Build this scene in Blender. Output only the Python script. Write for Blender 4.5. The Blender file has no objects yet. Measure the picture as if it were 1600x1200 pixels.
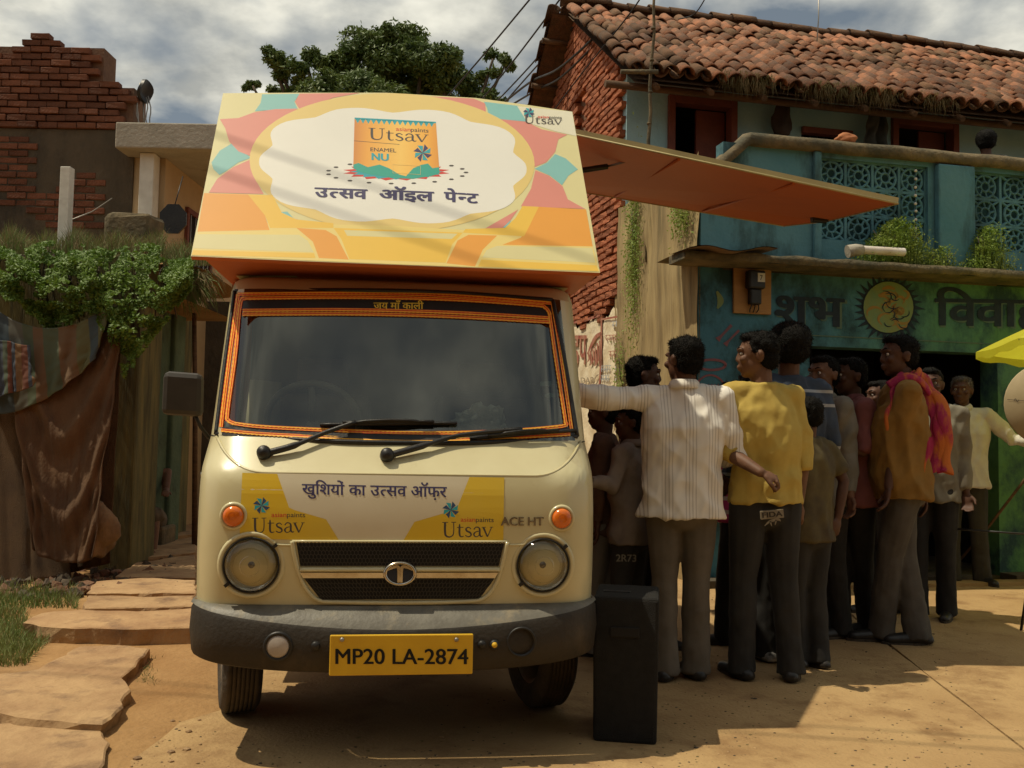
import bpy, bmesh, math, random
import numpy as np
from mathutils import Vector, Matrix, noise as mnoise

random.seed(7)
SC = bpy.context.scene
COL = SC.collection
R = math.radians

# ---------------------------------------------------------------- camera
FPX, CAMH, PITCH, ROLL = 1450.0, 1.2, R(3.16), R(1.0)
_f = np.array([0, math.cos(PITCH), math.sin(PITCH)])
_u0 = np.array([0, -math.sin(PITCH), math.cos(PITCH)])
_r0 = np.array([1.0, 0, 0])
_R = _r0 * math.cos(ROLL) + _u0 * math.sin(ROLL)
_U = -_r0 * math.sin(ROLL) + _u0 * math.cos(ROLL)
_C = np.array([0, 0, CAMH])
cam = bpy.data.cameras.new('camera')
cam.sensor_width = 36.0
cam.lens = 36.0 * FPX / 1600.0
cam.clip_end = 2000
cam.clip_start = 0.05
camo = bpy.data.objects.new('camera', cam)
COL.objects.link(camo)
camo.matrix_world = Matrix(((_R[0], _U[0], -_f[0], 0), (_R[1], _U[1], -_f[1], 0), (_R[2], _U[2], -_f[2], CAMH), (0, 0, 0, 1)))
SC.camera = camo

# ---------------------------------------------------------------- light
SUN_TRAVEL = Vector((0.45, 0.035, -1.0)).normalized()
sun = bpy.data.lights.new('sun', 'SUN')
sun.energy = 5.0
sun.angle = R(0.55)
sun.color = (1.0, 0.89, 0.67)
suno = bpy.data.objects.new('sun', sun)
COL.objects.link(suno)
suno.rotation_euler = SUN_TRAVEL.to_track_quat('-Z', 'Y').to_euler()
elev = math.asin(-SUN_TRAVEL.z)
azim = math.atan2(-SUN_TRAVEL.x, -SUN_TRAVEL.y)      # from +Y towards +X

W = bpy.data.worlds.new('World')
SC.world = W
W.use_nodes = True
nt = W.node_tree
nt.nodes.clear()
def wn(t, **k):
    n = nt.nodes.new(t)
    for a, b in k.items():
        setattr(n, a, b)
    return n
out = wn('ShaderNodeOutputWorld')
bg = wn('ShaderNodeBackground')
bg.inputs['Strength'].default_value = 0.08
sky = wn('ShaderNodeTexSky', sky_type='NISHITA')
sky.sun_disc = False
sky.sun_elevation = elev
sky.sun_rotation = azim
sky.dust_density = 4.0
sky.ozone_density = 0.6
tc = wn('ShaderNodeTexCoord')
sep = wn('ShaderNodeSeparateXYZ')
nt.links.new(tc.outputs['Generated'], sep.inputs[0])
def wmath(op, a, b=None, c=None):
    n = wn('ShaderNodeMath', operation=op)
    for i, x in enumerate((a, b, c)):
        if x is None: continue
        if isinstance(x, (int, float)): n.inputs[i].default_value = x
        else: nt.links.new(x, n.inputs[i])
    return n.outputs[0]
zz = wmath('ADD', wmath('MAXIMUM', sep.outputs[2], 0.0), 0.22)
cx_ = wmath('DIVIDE', sep.outputs[0], zz)
cy_ = wmath('DIVIDE', sep.outputs[1], zz)
cmb = wn('ShaderNodeCombineXYZ')
nt.links.new(cx_, cmb.inputs[0]); nt.links.new(cy_, cmb.inputs[1])
cmb.inputs[2].default_value = 3.1
n1 = wn('ShaderNodeTexNoise'); n1.inputs['Scale'].default_value = 2.9; n1.inputs['Detail'].default_value = 7; n1.inputs['Roughness'].default_value = 0.46; n1.inputs['Distortion'].default_value = 0.25
nt.links.new(cmb.outputs[0], n1.inputs['Vector'])
n2 = wn('ShaderNodeTexNoise'); n2.inputs['Scale'].default_value = 4.5; n2.inputs['Detail'].default_value = 6; n2.inputs['Roughness'].default_value = 0.55
mp = wn('ShaderNodeMapping'); mp.inputs['Location'].default_value = (4.2, 1.7, 0.4)
nt.links.new(cmb.outputs[0], mp.inputs[0]); nt.links.new(mp.outputs[0], n2.inputs['Vector'])
r1 = wn('ShaderNodeValToRGB')
r1.color_ramp.elements[0].position = 0.43; r1.color_ramp.elements[0].color = (0, 0, 0, 1)
r1.color_ramp.elements[1].position = 0.57; r1.color_ramp.elements[1].color = (1, 1, 1, 1)
nt.links.new(n1.outputs['Fac'], r1.inputs[0])
r2 = wn('ShaderNodeValToRGB')      # cloud colour: grey bellies to cream tops (scaled by the strength of 0.1)
r2.color_ramp.elements[0].position = 0.36; r2.color_ramp.elements[0].color = (6.8, 6.9, 6.4, 1)
r2.color_ramp.elements[1].position = 0.66; r2.color_ramp.elements[1].color = (16.0, 15.5, 13.2, 1)
nt.links.new(n2.outputs['Fac'], r2.inputs[0])
tint = wn('ShaderNodeMixRGB', blend_type='MIX'); tint.inputs[0].default_value = 0.4
tint.inputs[2].default_value = (4.8, 5.6, 5.7, 1)
nt.links.new(sky.outputs[0], tint.inputs[1])
mx = wn('ShaderNodeMixRGB', blend_type='MIX')
nt.links.new(r1.outputs[0], mx.inputs[0]); nt.links.new(tint.outputs[0], mx.inputs[1]); nt.links.new(r2.outputs[0], mx.inputs[2])
nt.links.new(mx.outputs[0], bg.inputs['Color'])
nt.links.new(bg.outputs[0], out.inputs[0])
SC.view_settings.view_transform = 'Standard'
SC.view_settings.look = 'None'
SC.view_settings.gamma = 1.0
SC.view_settings.exposure = -0.4
try:
    SC.view_settings.use_curve_mapping = False
    SC.cycles.max_bounces = 6
    SC.cycles.transparent_max_bounces = 12
    SC.cycles.use_denoising = True
except Exception:
    pass

# ---------------------------------------------------------------- measuring helpers (a pixel of the survey photo plus a distance -> a place)
def ray(px, py): return _f * FPX + (px - 800) * _R + (600 - py) * _U
def P(px, py, Y):
    d = ray(px, py); return Vector(_C + d * (Y / d[1]))
def G(px, py, z=0.0):
    d = ray(px, py); return Vector(_C + d * ((z - CAMH) / d[2]))
class Frame:
    def __init__(s, ox, oy, yaw):
        a = R(yaw); s.o = Vector((ox, oy, 0)); s.yaw = a
        s.x = Vector((math.cos(a), math.sin(a), 0)); s.y = Vector((-math.sin(a), math.cos(a), 0))
    def hit(s, px, py, o, n):      # o, n local point and normal
        ow = s.o + s.x * o[0] + s.y * o[1] + Vector((0, 0, o[2])); nw = s.x * n[0] + s.y * n[1] + Vector((0, 0, n[2]))
        d = Vector(ray(px, py)); c = Vector(_C)
        return s.loc(c + d * ((ow - c).dot(nw) / d.dot(nw)))
    def loc(s, w):
        v = Vector(w) - s.o; return Vector((v.dot(s.x), v.dot(s.y), v.z))
    def wl(s, l): return s.o + s.x * l[0] + s.y * l[1] + Vector((0, 0, l[2]))

# ---------------------------------------------------------------- materials
MATS = {}
def mat(name, col, col2=None, rough=0.75, scale=6.0, bump=0.0, bscale=None, metal=0.0, rnd=0.0, stain=None, stscale=1.2, stamt=0.5, stretch=(1, 1, 1), spec=0.4, detail=6, coat=0.0, lo=0.35, hi=0.65, trans=0.0, sstretch=None):
    if name in MATS: return MATS[name]
    m = bpy.data.materials.new(name); m.use_nodes = True
    t = m.node_tree; N = t.nodes; L = t.links
    b = N['Principled BSDF']
    b.inputs['Roughness'].default_value = rough; b.inputs['Metallic'].default_value = metal
    b.inputs['Specular IOR Level'].default_value = spec
    if coat: b.inputs['Coat Weight'].default_value = coat; b.inputs['Coat Roughness'].default_value = 0.08
    tc = N.new('ShaderNodeTexCoord'); mp = N.new('ShaderNodeMapping'); mp.inputs['Scale'].default_value = stretch
    L.new(tc.outputs['Object'], mp.inputs[0])
    cur = None
    if col2 is not None:
        n = N.new('ShaderNodeTexNoise'); n.inputs['Scale'].default_value = scale; n.inputs['Detail'].default_value = detail; n.inputs['Roughness'].default_value = 0.6
        L.new(mp.outputs[0], n.inputs['Vector'])
        r = N.new('ShaderNodeValToRGB'); r.color_ramp.elements[0].position = lo; r.color_ramp.elements[1].position = hi
        r.color_ramp.elements[0].color = (*col, 1); r.color_ramp.elements[1].color = (*col2, 1)
        L.new(n.outputs['Fac'], r.inputs[0]); cur = r.outputs[0]
    else:
        c = N.new('ShaderNodeRGB'); c.outputs[0].default_value = (*col, 1); cur = c.outputs[0]
    if stain is not None:
        mp2 = N.new('ShaderNodeMapping'); mp2.inputs['Scale'].default_value = sstretch or stretch; mp2.inputs['Location'].default_value = (3.3, 7.1, 1.9)
        L.new(tc.outputs['Object'], mp2.inputs[0])
        n = N.new('ShaderNodeTexNoise'); n.inputs['Scale'].default_value = stscale; n.inputs['Detail'].default_value = 8; n.inputs['Roughness'].default_value = 0.65
        L.new(mp2.outputs[0], n.inputs['Vector'])
        r = N.new('ShaderNodeValToRGB'); r.color_ramp.elements[0].position = 1 - stamt - 0.06; r.color_ramp.elements[1].position = 1 - stamt + 0.12
        L.new(n.outputs['Fac'], r.inputs[0])
        x = N.new('ShaderNodeMixRGB'); x.inputs[2].default_value = (*stain, 1)
        L.new(r.outputs[0], x.inputs[0]); L.new(cur, x.inputs[1]); cur = x.outputs[0]
    if rnd:
        oi = N.new('ShaderNodeObjectInfo'); mr = N.new('ShaderNodeMapRange'); mr.inputs['To Min'].default_value = 1 - rnd; mr.inputs['To Max'].default_value = 1 + rnd * 0.7
        L.new(oi.outputs['Random'], mr.inputs['Value'])
        h = N.new('ShaderNodeHueSaturation'); L.new(mr.outputs[0], h.inputs['Value']); L.new(cur, h.inputs['Color']); cur = h.outputs[0]
    L.new(cur, b.inputs['Base Color'])
    if bump:
        n = N.new('ShaderNodeTexNoise'); n.inputs['Scale'].default_value = bscale or scale * 4; n.inputs['Detail'].default_value = 5
        L.new(mp.outputs[0], n.inputs['Vector'])
        bp = N.new('ShaderNodeBump'); bp.inputs['Strength'].default_value = min(1, bump); bp.inputs['Distance'].default_value = 0.02
        L.new(n.outputs['Fac'], bp.inputs['Height']); L.new(bp.outputs[0], b.inputs['Normal'])
    if trans:      # light passing through thin leaves or cloth
        tr = N.new('ShaderNodeBsdfTranslucent'); L.new(cur, tr.inputs[0]); ms = N.new('ShaderNodeMixShader'); ms.inputs[0].default_value = trans
        L.new(b.outputs[0], ms.inputs[1]); L.new(tr.outputs[0], ms.inputs[2]); L.new(ms.outputs[0], N['Material Output'].inputs[0])
    MATS[name] = m
    return m

# ---------------------------------------------------------------- mesh helpers
class MB:
    def __init__(s): s.v = []; s.f = []; s.m = []; s.sm = []
    def add(s, vs, fs, mi=0, sm=False):
        o = len(s.v); s.v.extend([tuple(x) for x in vs])
        for q in fs: s.f.append(tuple(i + o for i in q)); s.m.append(mi); s.sm.append(sm)
        return s
    def box(s, x0, x1, y0, y1, z0, z1, mi=0, jit=0.0, M=None):
        vs = [Vector((x, y, z)) for z in (z0, z1) for y in (y0, y1) for x in (x0, x1)]
        if jit: vs = [v + Vector((random.uniform(-jit, jit), random.uniform(-jit, jit), random.uniform(-jit, jit))) for v in vs]
        if M is not None: vs = [M @ v for v in vs]
        return s.add(vs, [(0, 2, 3, 1), (4, 5, 7, 6), (0, 1, 5, 4), (2, 6, 7, 3), (0, 4, 6, 2), (1, 3, 7, 5)], mi)
    def bbox(s, x0, x1, y0, y1, z0, z1, b=0.01, mi=0, M=None):      # box with chamfered edges
        bm = bmesh.new(); bmesh.ops.create_cube(bm, size=1)
        for v in bm.verts: v.co = Vector(((x0 + x1) / 2 + v.co.x * (x1 - x0), (y0 + y1) / 2 + v.co.y * (y1 - y0), (z0 + z1) / 2 + v.co.z * (z1 - z0)))
        bmesh.ops.bevel(bm, geom=bm.edges[:], offset=b, segments=2, affect='EDGES', profile=0.5)
        return s.bm(bm, mi, M)
    def bm(s, bm, mi=0, M=None, sm=False):
        bm.verts.index_update()
        vs = [(M @ v.co) if M is not None else v.co.copy() for v in bm.verts]
        s.add(vs, [[v.index for v in f.verts] for f in bm.faces], mi, sm); bm.free(); return s
    def tube(s, pts, rad, n=8, mi=0, sm=True, cap=True, flat=1.0):
        pts = [Vector(p) for p in pts]
        rs = rad if isinstance(rad, (list, tuple)) else [rad] * len(pts)
        vs = []; fs = []
        up = None
        for i, p in enumerate(pts):
            d = (pts[min(i + 1, len(pts) - 1)] - pts[max(i - 1, 0)])
            if d.length < 1e-9: d = Vector((0, 0, 1))
            d.normalize()
            if up is None: a = d.orthogonal().normalized()
            else:
                a = up - d * up.dot(d)
                a = a.normalized() if a.length > 1e-6 else d.orthogonal().normalized()
            up = a; b = d.cross(a)
            for k in range(n):
                t = 2 * math.pi * k / n
                vs.append(p + a * (rs[i] * math.cos(t)) + b * (rs[i] * flat * math.sin(t)))
        for i in range(len(pts) - 1):
            for k in range(n):
                k2 = (k + 1) % n
                fs.append((i * n + k, i * n + k2, (i + 1) * n + k2, (i + 1) * n + k))
        s.add(vs, fs, mi, sm)
        if cap:
            o = len(s.v) - len(vs)
            s.f.append(tuple(o + k for k in reversed(range(n)))); s.m.append(mi); s.sm.append(False)
            s.f.append(tuple(o + (len(pts) - 1) * n + k for k in range(n))); s.m.append(mi); s.sm.append(False)
        return s
    def lathe(s, prof, n=24, M=None, mi=0, sm=True):      # prof: (r, z) pairs around local z
        vs = []; fs = []
        for r, z in prof:
            for k in range(n):
                t = 2 * math.pi * k / n; vs.append(Vector((r * math.cos(t), r * math.sin(t), z)))
        for i in range(len(prof) - 1):
            for k in range(n):
                k2 = (k + 1) % n; fs.append((i * n + k, i * n + k2, (i + 1) * n + k2, (i + 1) * n + k))
        if M is not None: vs = [M @ v for v in vs]
        return s.add(vs, fs, mi, sm)
    def prism(s, poly, h0, h1, mi=0, M=None):      # polygon in xy, from z h0 to h1
        n = len(poly)
        vs = [Vector((p[0], p[1], h0)) for p in poly] + [Vector((p[0], p[1], h1)) for p in poly]
        if M is not None: vs = [M @ v for v in vs]
        return s.add(vs, [tuple(reversed(range(n))), tuple(range(n, 2 * n))] + [(i, (i + 1) % n, n + (i + 1) % n, n + i) for i in range(n)], mi)
    def grid(s, fn, nu, nv, mi=0, sm=True, keep=None):
        vs = [fn(i / nu, j / nv) for j in range(nv + 1) for i in range(nu + 1)]
        fs = []
        for j in range(nv):
            for i in range(nu):
                if keep and not keep((i + .5) / nu, (j + .5) / nv): continue
                a = j * (nu + 1) + i; fs.append((a, a + 1, a + nu + 2, a + nu + 1))
        return s.add(vs, fs, mi, sm)
    def mesh(s, name, mats):
        me = bpy.data.meshes.new(name); me.from_pydata([tuple(v) for v in s.v], [], s.f)
        for m in mats: me.materials.append(m)
        me.polygons.foreach_set('material_index', s.m); me.polygons.foreach_set('use_smooth', s.sm)
        me.update(); return me
    def obj(s, name, mats, parent=None, fix=False, **k):
        if not isinstance(mats, (list, tuple)): mats = [mats]
        me = s.mesh(name, mats)
        if fix:
            bm = bmesh.new(); bm.from_mesh(me); bmesh.ops.recalc_face_normals(bm, faces=bm.faces[:]); bm.to_mesh(me); bm.free()
        return link(name, me, parent, **k)
def link(name, me, parent=None, loc=None, rotz=None, **k):
    o = bpy.data.objects.new(name, me); COL.objects.link(o)
    if parent is not None: o.parent = parent
    if loc is not None: o.location = loc
    if rotz is not None: o.rotation_euler = (0, 0, rotz)
    for a, b in k.items():
        o[a] = b
    return o
def thing(name, label, cat, loc=(0, 0, 0), rotz=0.0, group=None):
    o = bpy.data.objects.new(name, None); COL.objects.link(o); o.location = loc; o.rotation_euler = (0, 0, rotz)
    o.empty_display_size = 0.1
    o['label'] = label; o['category'] = cat
    if group: o['group'] = group
    return o
def tag(o, label, cat, group=None):
    o['label'] = label; o['category'] = cat
    if group: o['group'] = group
    return o
def catmull(pts, n=6):
    out = []
    p = [pts[0]] + list(pts) + [pts[-1]]
    for i in range(1, len(p) - 2):
        for k in range(n):
            t = k / n
            out.append(tuple(0.5 * ((2 * p[i][c]) + (-p[i-1][c] + p[i+1][c]) * t + (2*p[i-1][c] - 5*p[i][c] + 4*p[i+1][c] - p[i+2][c]) * t*t + (-p[i-1][c] + 3*p[i][c] - 3*p[i+1][c] + p[i+2][c]) * t**3) for c in range(len(pts[0]))))
    out.append(tuple(pts[-1])); return out
def nz(x, y, z, s=1.0): return mnoise.noise(Vector((x * s, y * s, z * s)))

# ---------------------------------------------------------------- flat print: lettering and shapes in 2D, mapped onto a surface
_tc = {}
def text2d(s, bold=0.0, cut=None):
    key = (s, bold, cut)
    if key in _tc: return _tc[key]
    if bold:      # heavier weight: shifted copies, each lifted a hair above the last
        vs, fs = text2d(s, 0.0, cut); V = []; F_ = []; nb_ = 3 if bold < .03 else 5
        for i in range(nb_):
            a = -1 + 2 * i / (nb_ - 1); o = len(V)
            V += [(v[0] + a * bold, v[1] + (bold * .35 if i % 2 else -bold * .2), i) for v in vs]; F_ += [tuple(q + o for q in f) for f in fs]
        _tc[key] = (V, F_); return V, F_
    c = bpy.data.curves.new('lettering', 'FONT'); c.body = s; c.size = 1.0; c.offset = bold; c.resolution_u = 4
    o = bpy.data.objects.new('lettering', c); COL.objects.link(o)
    dg = bpy.context.evaluated_depsgraph_get()
    me = bpy.data.meshes.new_from_object(o.evaluated_get(dg))
    bpy.data.objects.remove(o); bpy.data.curves.remove(c)
    bm = bmesh.new(); bm.from_mesh(me); bpy.data.meshes.remove(me)
    if cut:
        xm = max(v.co.x for v in bm.verts) - cut
        bmesh.ops.bisect_plane(bm, geom=bm.verts[:] + bm.edges[:] + bm.faces[:], plane_co=(xm, 0, 0), plane_no=(1, 0, 0), clear_outer=True)
    bm.verts.index_update()
    vs = [(v.co.x, v.co.y) for v in bm.verts]; fs = [[v.index for v in f.verts] for f in bm.faces]
    bm.free(); _tc[key] = (vs, fs); return vs, fs
def runs2d(runs, bold=0.0):      # runs: strings, or (string, cut) for half letters
    V = []; Fc = []; x = 0
    for r in runs:
        s, cut = (r, None) if isinstance(r, str) else r
        if s == ' ': x += 0.26; continue
        vs, fs = text2d(s, bold, cut)
        o = len(V); x0 = min(v[0] for v in vs); x1 = max(v[0] for v in vs)
        V += [(v[0] - x0 + x, *v[1:]) for v in vs]; Fc += [tuple(i + o for i in q) for q in fs]
        x += x1 - x0 - 0.004
    return V, Fc
def stroke(pts, ws, n=5):
    if not isinstance(ws, (list, tuple)): ws = [ws] * len(pts)
    q = catmull([(p[0], p[1], w) for p, w in zip(pts, ws)], n) if len(pts) > 2 else [(*pts[0], ws[0]), (*pts[1], ws[1])]
    V = []; Fc = []
    for i, p in enumerate(q):
        a = q[max(i - 1, 0)]; b = q[min(i + 1, len(q) - 1)]
        dx, dy = b[0] - a[0], b[1] - a[1]; l = math.hypot(dx, dy) or 1
        nx, ny = -dy / l * p[2] / 2, dx / l * p[2] / 2
        V += [(p[0] + nx, p[1] + ny), (p[0] - nx, p[1] - ny)]
    for i in range(len(q) - 1): Fc.append((2*i, 2*i + 1, 2*i + 3, 2*i + 2))
    return V, Fc
def merge2d(ls):
    V = []; Fc = []
    for v, f in ls:
        o = len(V); V += v; Fc += [tuple(i + o for i in q) for q in f]
    return V, Fc
def utsav2d():
    S = []
    S += [stroke([(.13, .74), (.13, .30), (.17, .09), (.33, .02), (.48, .10), (.53, .30), (.53, .74)], [.10, .10, .09, .06, .05, .045, .045])]
    S += [stroke([(.0, .745), (.27, .745)], .035), stroke([(.42, .745), (.64, .745)], .035)]
    S += [stroke([(.80, .66), (.80, .50), (.80, .14), (.87, .03), (.99, .06)], [.03, .085, .085, .06, .035]), stroke([(.69, .49), (.98, .49)], .04)]
    S += [stroke([(1.33, .40), (1.22, .49), (1.10, .42), (1.14, .31), (1.29, .22), (1.33, .10), (1.21, .02), (1.06, .10)], [.04, .05, .07, .085, .085, .07, .05, .045])]
    S += [stroke([(1.46, .38), (1.55, .49), (1.68, .47), (1.73, .36), (1.73, .12), (1.80, .03), (1.88, .07)], [.06, .05, .06, .08, .085, .06, .03]), stroke([(1.72, .30), (1.55, .26), (1.46, .15), (1.52, .03), (1.64, .04), (1.73, .14)], [.04, .05, .075, .05, .04, .04])]
    S += [stroke([(1.90, .47), (2.09, .01)], [.09, .07]), stroke([(2.09, .01), (2.27, .47)], [.04, .045]), stroke([(1.82, .485), (2.02, .485)], .03), stroke([(2.19, .485), (2.35, .485)], .03)]
    return merge2d(S)
def pin2d(cx, cy, r, sx=1.0):
    A = []; B = []
    for k in range(8):
        a = 2 * math.pi * k / 8 + .2
        p = lambda rr, t: (cx + rr * math.cos(t) * sx, cy + rr * math.sin(t))
        tri = ([p(0, 0), p(r, a), p(r * .78, a + .62)], [(0, 1, 2)])
        (A if k % 2 else B).append(tri)
    return merge2d(A), merge2d(B)
def decal(name, shape, mp, m, parent, **k):
    V, Fc = shape
    W_ = []; n_ = None
    for v in V:
        p = Vector(mp(v[0], v[1]))
        if len(v) > 2 and v[2]:
            if n_ is None:
                e = .5 if abs(v[0]) > 5 else .002
                n_ = (Vector(mp(v[0] + e, v[1])) - p).cross(Vector(mp(v[0], v[1] + e)) - p).normalized()
                if (n_.y if abs(n_.y) > abs(n_.x) else n_.x) > 0: n_ = -n_
            p += n_ * (.00006 * v[2])
        W_.append(p)
    mb = MB(); mb.add(W_, Fc, 0, len(Fc) > 90 and len(V[0]) == 2)
    return mb.obj(name, m, parent, **k)
def fit(shape, p0, p1, h, W=None, H=1.0, flip=1):
    """scale a 2D shape: x from p0 to p1, heights by h (value that 1.0 em maps to)"""
    V, Fc = shape; x0 = min(v[0] for v in V); x1 = max(v[0] for v in V)
    ux, uy = (p1[0] - p0[0]) / (x1 - x0), (p1[1] - p0[1]) / (x1 - x0)
    return [(p0[0] + (v[0] - x0) * ux, p0[1] + (v[0] - x0) * uy + v[1] * h, *v[2:]) for v in V], Fc
# ================================================================ materials
M = dict(
 soil=mat('dry_soil', (.26, .14, .05), (.34, .20, .08), .95, 2.2, .6, 30, stain=(.22, .135, .07), stscale=.8, stamt=.34),
 concrete=mat('dusty_concrete', (.33, .205, .088), (.41, .27, .122), .9, 1.6, .4, 60, stain=(.25, .145, .06), stscale=4.5, stamt=.44),
 flag=mat('flagstone', (.31, .185, .09), (.43, .28, .14), .9, 3.5, .9, 14, stain=(.20, .12, .065), stscale=5, stamt=.42, rnd=.12),
 brick=mat('brick', (.30, .088, .04), (.40, .14, .06), .9, 14, .6, 60, rnd=.35),
 brickdark=mat('weathered_brick', (.125, .05, .027), (.19, .07, .035), .9, 12, .6, 60, rnd=.35),
 mortar=mat('mortar', (.14, .075, .045), (.20, .11, .065), .95, 8, .5, 40),
 oldplaster=mat('old_cement_render', (.115, .088, .055), (.065, .052, .035), .95, 2.0, .6, 30, stain=(.028, .025, .02), stscale=1.5, stamt=.42, stretch=(1, 1, .6)),
 cement=mat('pale_cement', (.42, .38, .31), (.33, .30, .24), .9, 3, .4, 30, stain=(.18, .16, .12), stscale=2.2, stamt=.36),
 beige=mat('beige_wall_paint', (.52, .38, .22), (.44, .32, .18), .85, 2, .2, 30),
 white=mat('white_paint', (.72, .70, .62), (.62, .60, .52), .6, 8, .1, 30),
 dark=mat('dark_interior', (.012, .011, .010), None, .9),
 tealwall=mat('faded_blue_limewash', (.27, .47, .53), (.36, .55, .58), .9, 1.6, .35, 25, stain=(.10, .13, .12), stscale=2.0, stamt=.30, sstretch=(1, 1, .35)),
 turq=mat('turquoise_paint', (.075, .205, .25), (.11, .25, .29), .85, 2.0, .3, 25, stain=(.022, .045, .042), stscale=1.7, stamt=.46, sstretch=(1.5, 1, .5)),
 cap=mat('lichen_stained_coping', (.19, .145, .08), (.075, .065, .04), .95, 5, .6, 30, stain=(.045, .05, .035), stscale=3, stamt=.42),
 streak=mat('streaked_lime_plaster', (.40, .30, .14), (.22, .16, .075), .95, 3.0, .5, 20, stain=(.10, .085, .035), stscale=2.6, stamt=.40, stretch=(3, 3, .28), sstretch=(3.2, 3.2, .22)),
 wash=mat('whitewash', (.80, .71, .52), (.68, .56, .36), .95, 5, .4, 30, stain=(.42, .27, .14), stscale=3.4, stamt=.33, sstretch=(3, 3, .3)),
 tile=mat('clay_roof_tile', (.31, .125, .06), (.15, .075, .042), .9, 7, .5, 40, stain=(.07, .05, .03), stscale=5, stamt=.42, rnd=.55),
 tiledark=mat('dark_clay_tile', (.09, .055, .03), (.16, .08, .04), .95, 9, .6, 40, rnd=.4),  # darker brown clay for channel, ridge, verge and scattered tiles
 wood=mat('weathered_wood', (.14, .075, .035), (.07, .04, .02), .85, 5, .3, 30, stretch=(1, 1, 6)),
 redwood=mat('red_brown_painted_wood', (.20, .055, .03), (.14, .04, .025), .7, 6, .2, 30),
 plywood=mat('ochre_plywood', (.42, .22, .07), (.34, .17, .05), .7, 3, .2, 20, stretch=(1, 1, 5)),
 black=mat('black_plastic', (.012, .012, .012), (.022, .02, .018), .45, 10, .1, 60),
 pvc=mat('white_pipe_plastic', (.75, .70, .66), (.60, .52, .44), .5, 6),
 leaf=mat('ivy_leaf', (.075, .15, .016), (.16, .25, .035), .55, 3, rnd=0, trans=.25, lo=.3, hi=.7),
 leaf2=mat('dark_tree_leaf', (.055, .10, .02), (.13, .18, .045), .55, 1.2, trans=.2, lo=.35, hi=.65),
 grass=mat('grass_blade', (.09, .16, .03), (.18, .20, .06), .7, 3, trans=.3),
 drygrass=mat('dry_grass_blade', (.24, .17, .075), (.13, .12, .05), .8, 4, trans=.3),
 lime=mat('bright_green_weed', (.17, .27, .035), (.28, .33, .07), .6, 4, trans=.35),
 bark=mat('bark', (.10, .075, .05), (.05, .04, .03), .95, 8, .5, 40),
 navy=mat('navy_print', (.045, .04, .12), None, .6), red=mat('red_print', (.62, .05, .035), None, .6),
 teal=mat('teal_print', (.03, .36, .42), None, .6), grey=mat('charcoal_print', (.07, .06, .055), None, .6),
 metal=mat('galvanised_metal', (.35, .33, .30), (.25, .23, .2), .45, 10, metal=.7),
)

# ================================================================ ground
mb = MB()
def gnd(u, v):
    x = -14 + u * 34; y = -3 + v * 33
    h = -0.022
    if x < -0.9: h += 0.035 * min(1, (-0.9 - x) * 2) + 0.015 * nz(x, y, 0, 3)
    return (x, y, h)
mb.grid(gnd, 130, 120)
o = mb.obj('ground', M['soil']); o['kind'] = 'structure'
mb = MB(); Zf = -0.06
mb.add([(-400, -400, Zf), (400, -400, Zf), (400, 600, Zf), (-400, 600, Zf)], [(0, 1, 2, 3)])
o = mb.obj('terrain', M['soil']); o['kind'] = 'structure'

# concrete road: poured panels with open joints between them
road = bpy.data.objects.new('road', None); COL.objects.link(road); road['kind'] = 'structure'
J0, J1 = G(1290, 930), G(1600, 1172)            # the long oblique joint
jd = (J1 - J0).normalized(); jn = Vector((jd.y, -jd.x, 0))      # jn points right/away
if jn.x < 0: jn = -jn
cr0, cr1 = G(1240, 1022), G(1520, 1030)
def jline(s, off): return J0 + jd * s + jn * off
def edgey(a, b, n, amp):
    return [a.lerp(b, i / n) + Vector((random.uniform(-amp, amp), random.uniform(-amp, amp), 0)) * (0 if i in (0, n) else 1) for i in range(n)]
panels = []
g = 0.006
A = jline(-9, -g); B = jline(6, -g)
# left of the joint, split by one cross joint
cx = G(1290, 1024)
def lpoly(pts):
    out = []
    for a, b in zip(pts, pts[1:] + pts[:1]): out += edgey(Vector(a), Vector(b), 14, .006)
    return [(p.x, p.y) for p in out]
def seg_y(off, y):
    p0 = jline(0, off); t = (y - p0.y) / jd.y; return p0 + jd * t
ysp = [-2.5, 1.9, 5.18, 8.4, 13.0]
for k in range(4):
    ya, yb = ysp[k] + (g if k else 0), ysp[k + 1] - g
    panels.append(lpoly([(-1.32 if k < 2 else -1.6, ya, 0), tuple(seg_y(-g, ya)), tuple(seg_y(-g, yb)), (-1.5 if k < 2 else -1.7, yb, 0)]))
for k in range(3):
    ya, yb = [-2.5, 3.6, 7.3][k] + (g if k else 0), [3.6, 7.3, 13.0][k] - g
    panels.append(lpoly([tuple(seg_y(g, ya)), (14, ya, 0), (14, yb, 0), tuple(seg_y(g, yb))]))
for k, pl in enumerate(panels):
    mb = MB(); mb.prism(pl, -0.05, 0.0 + (0.003 if k % 2 else 0)); mb.obj('concrete_slab', M['concrete'], road, fix=True)

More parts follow.
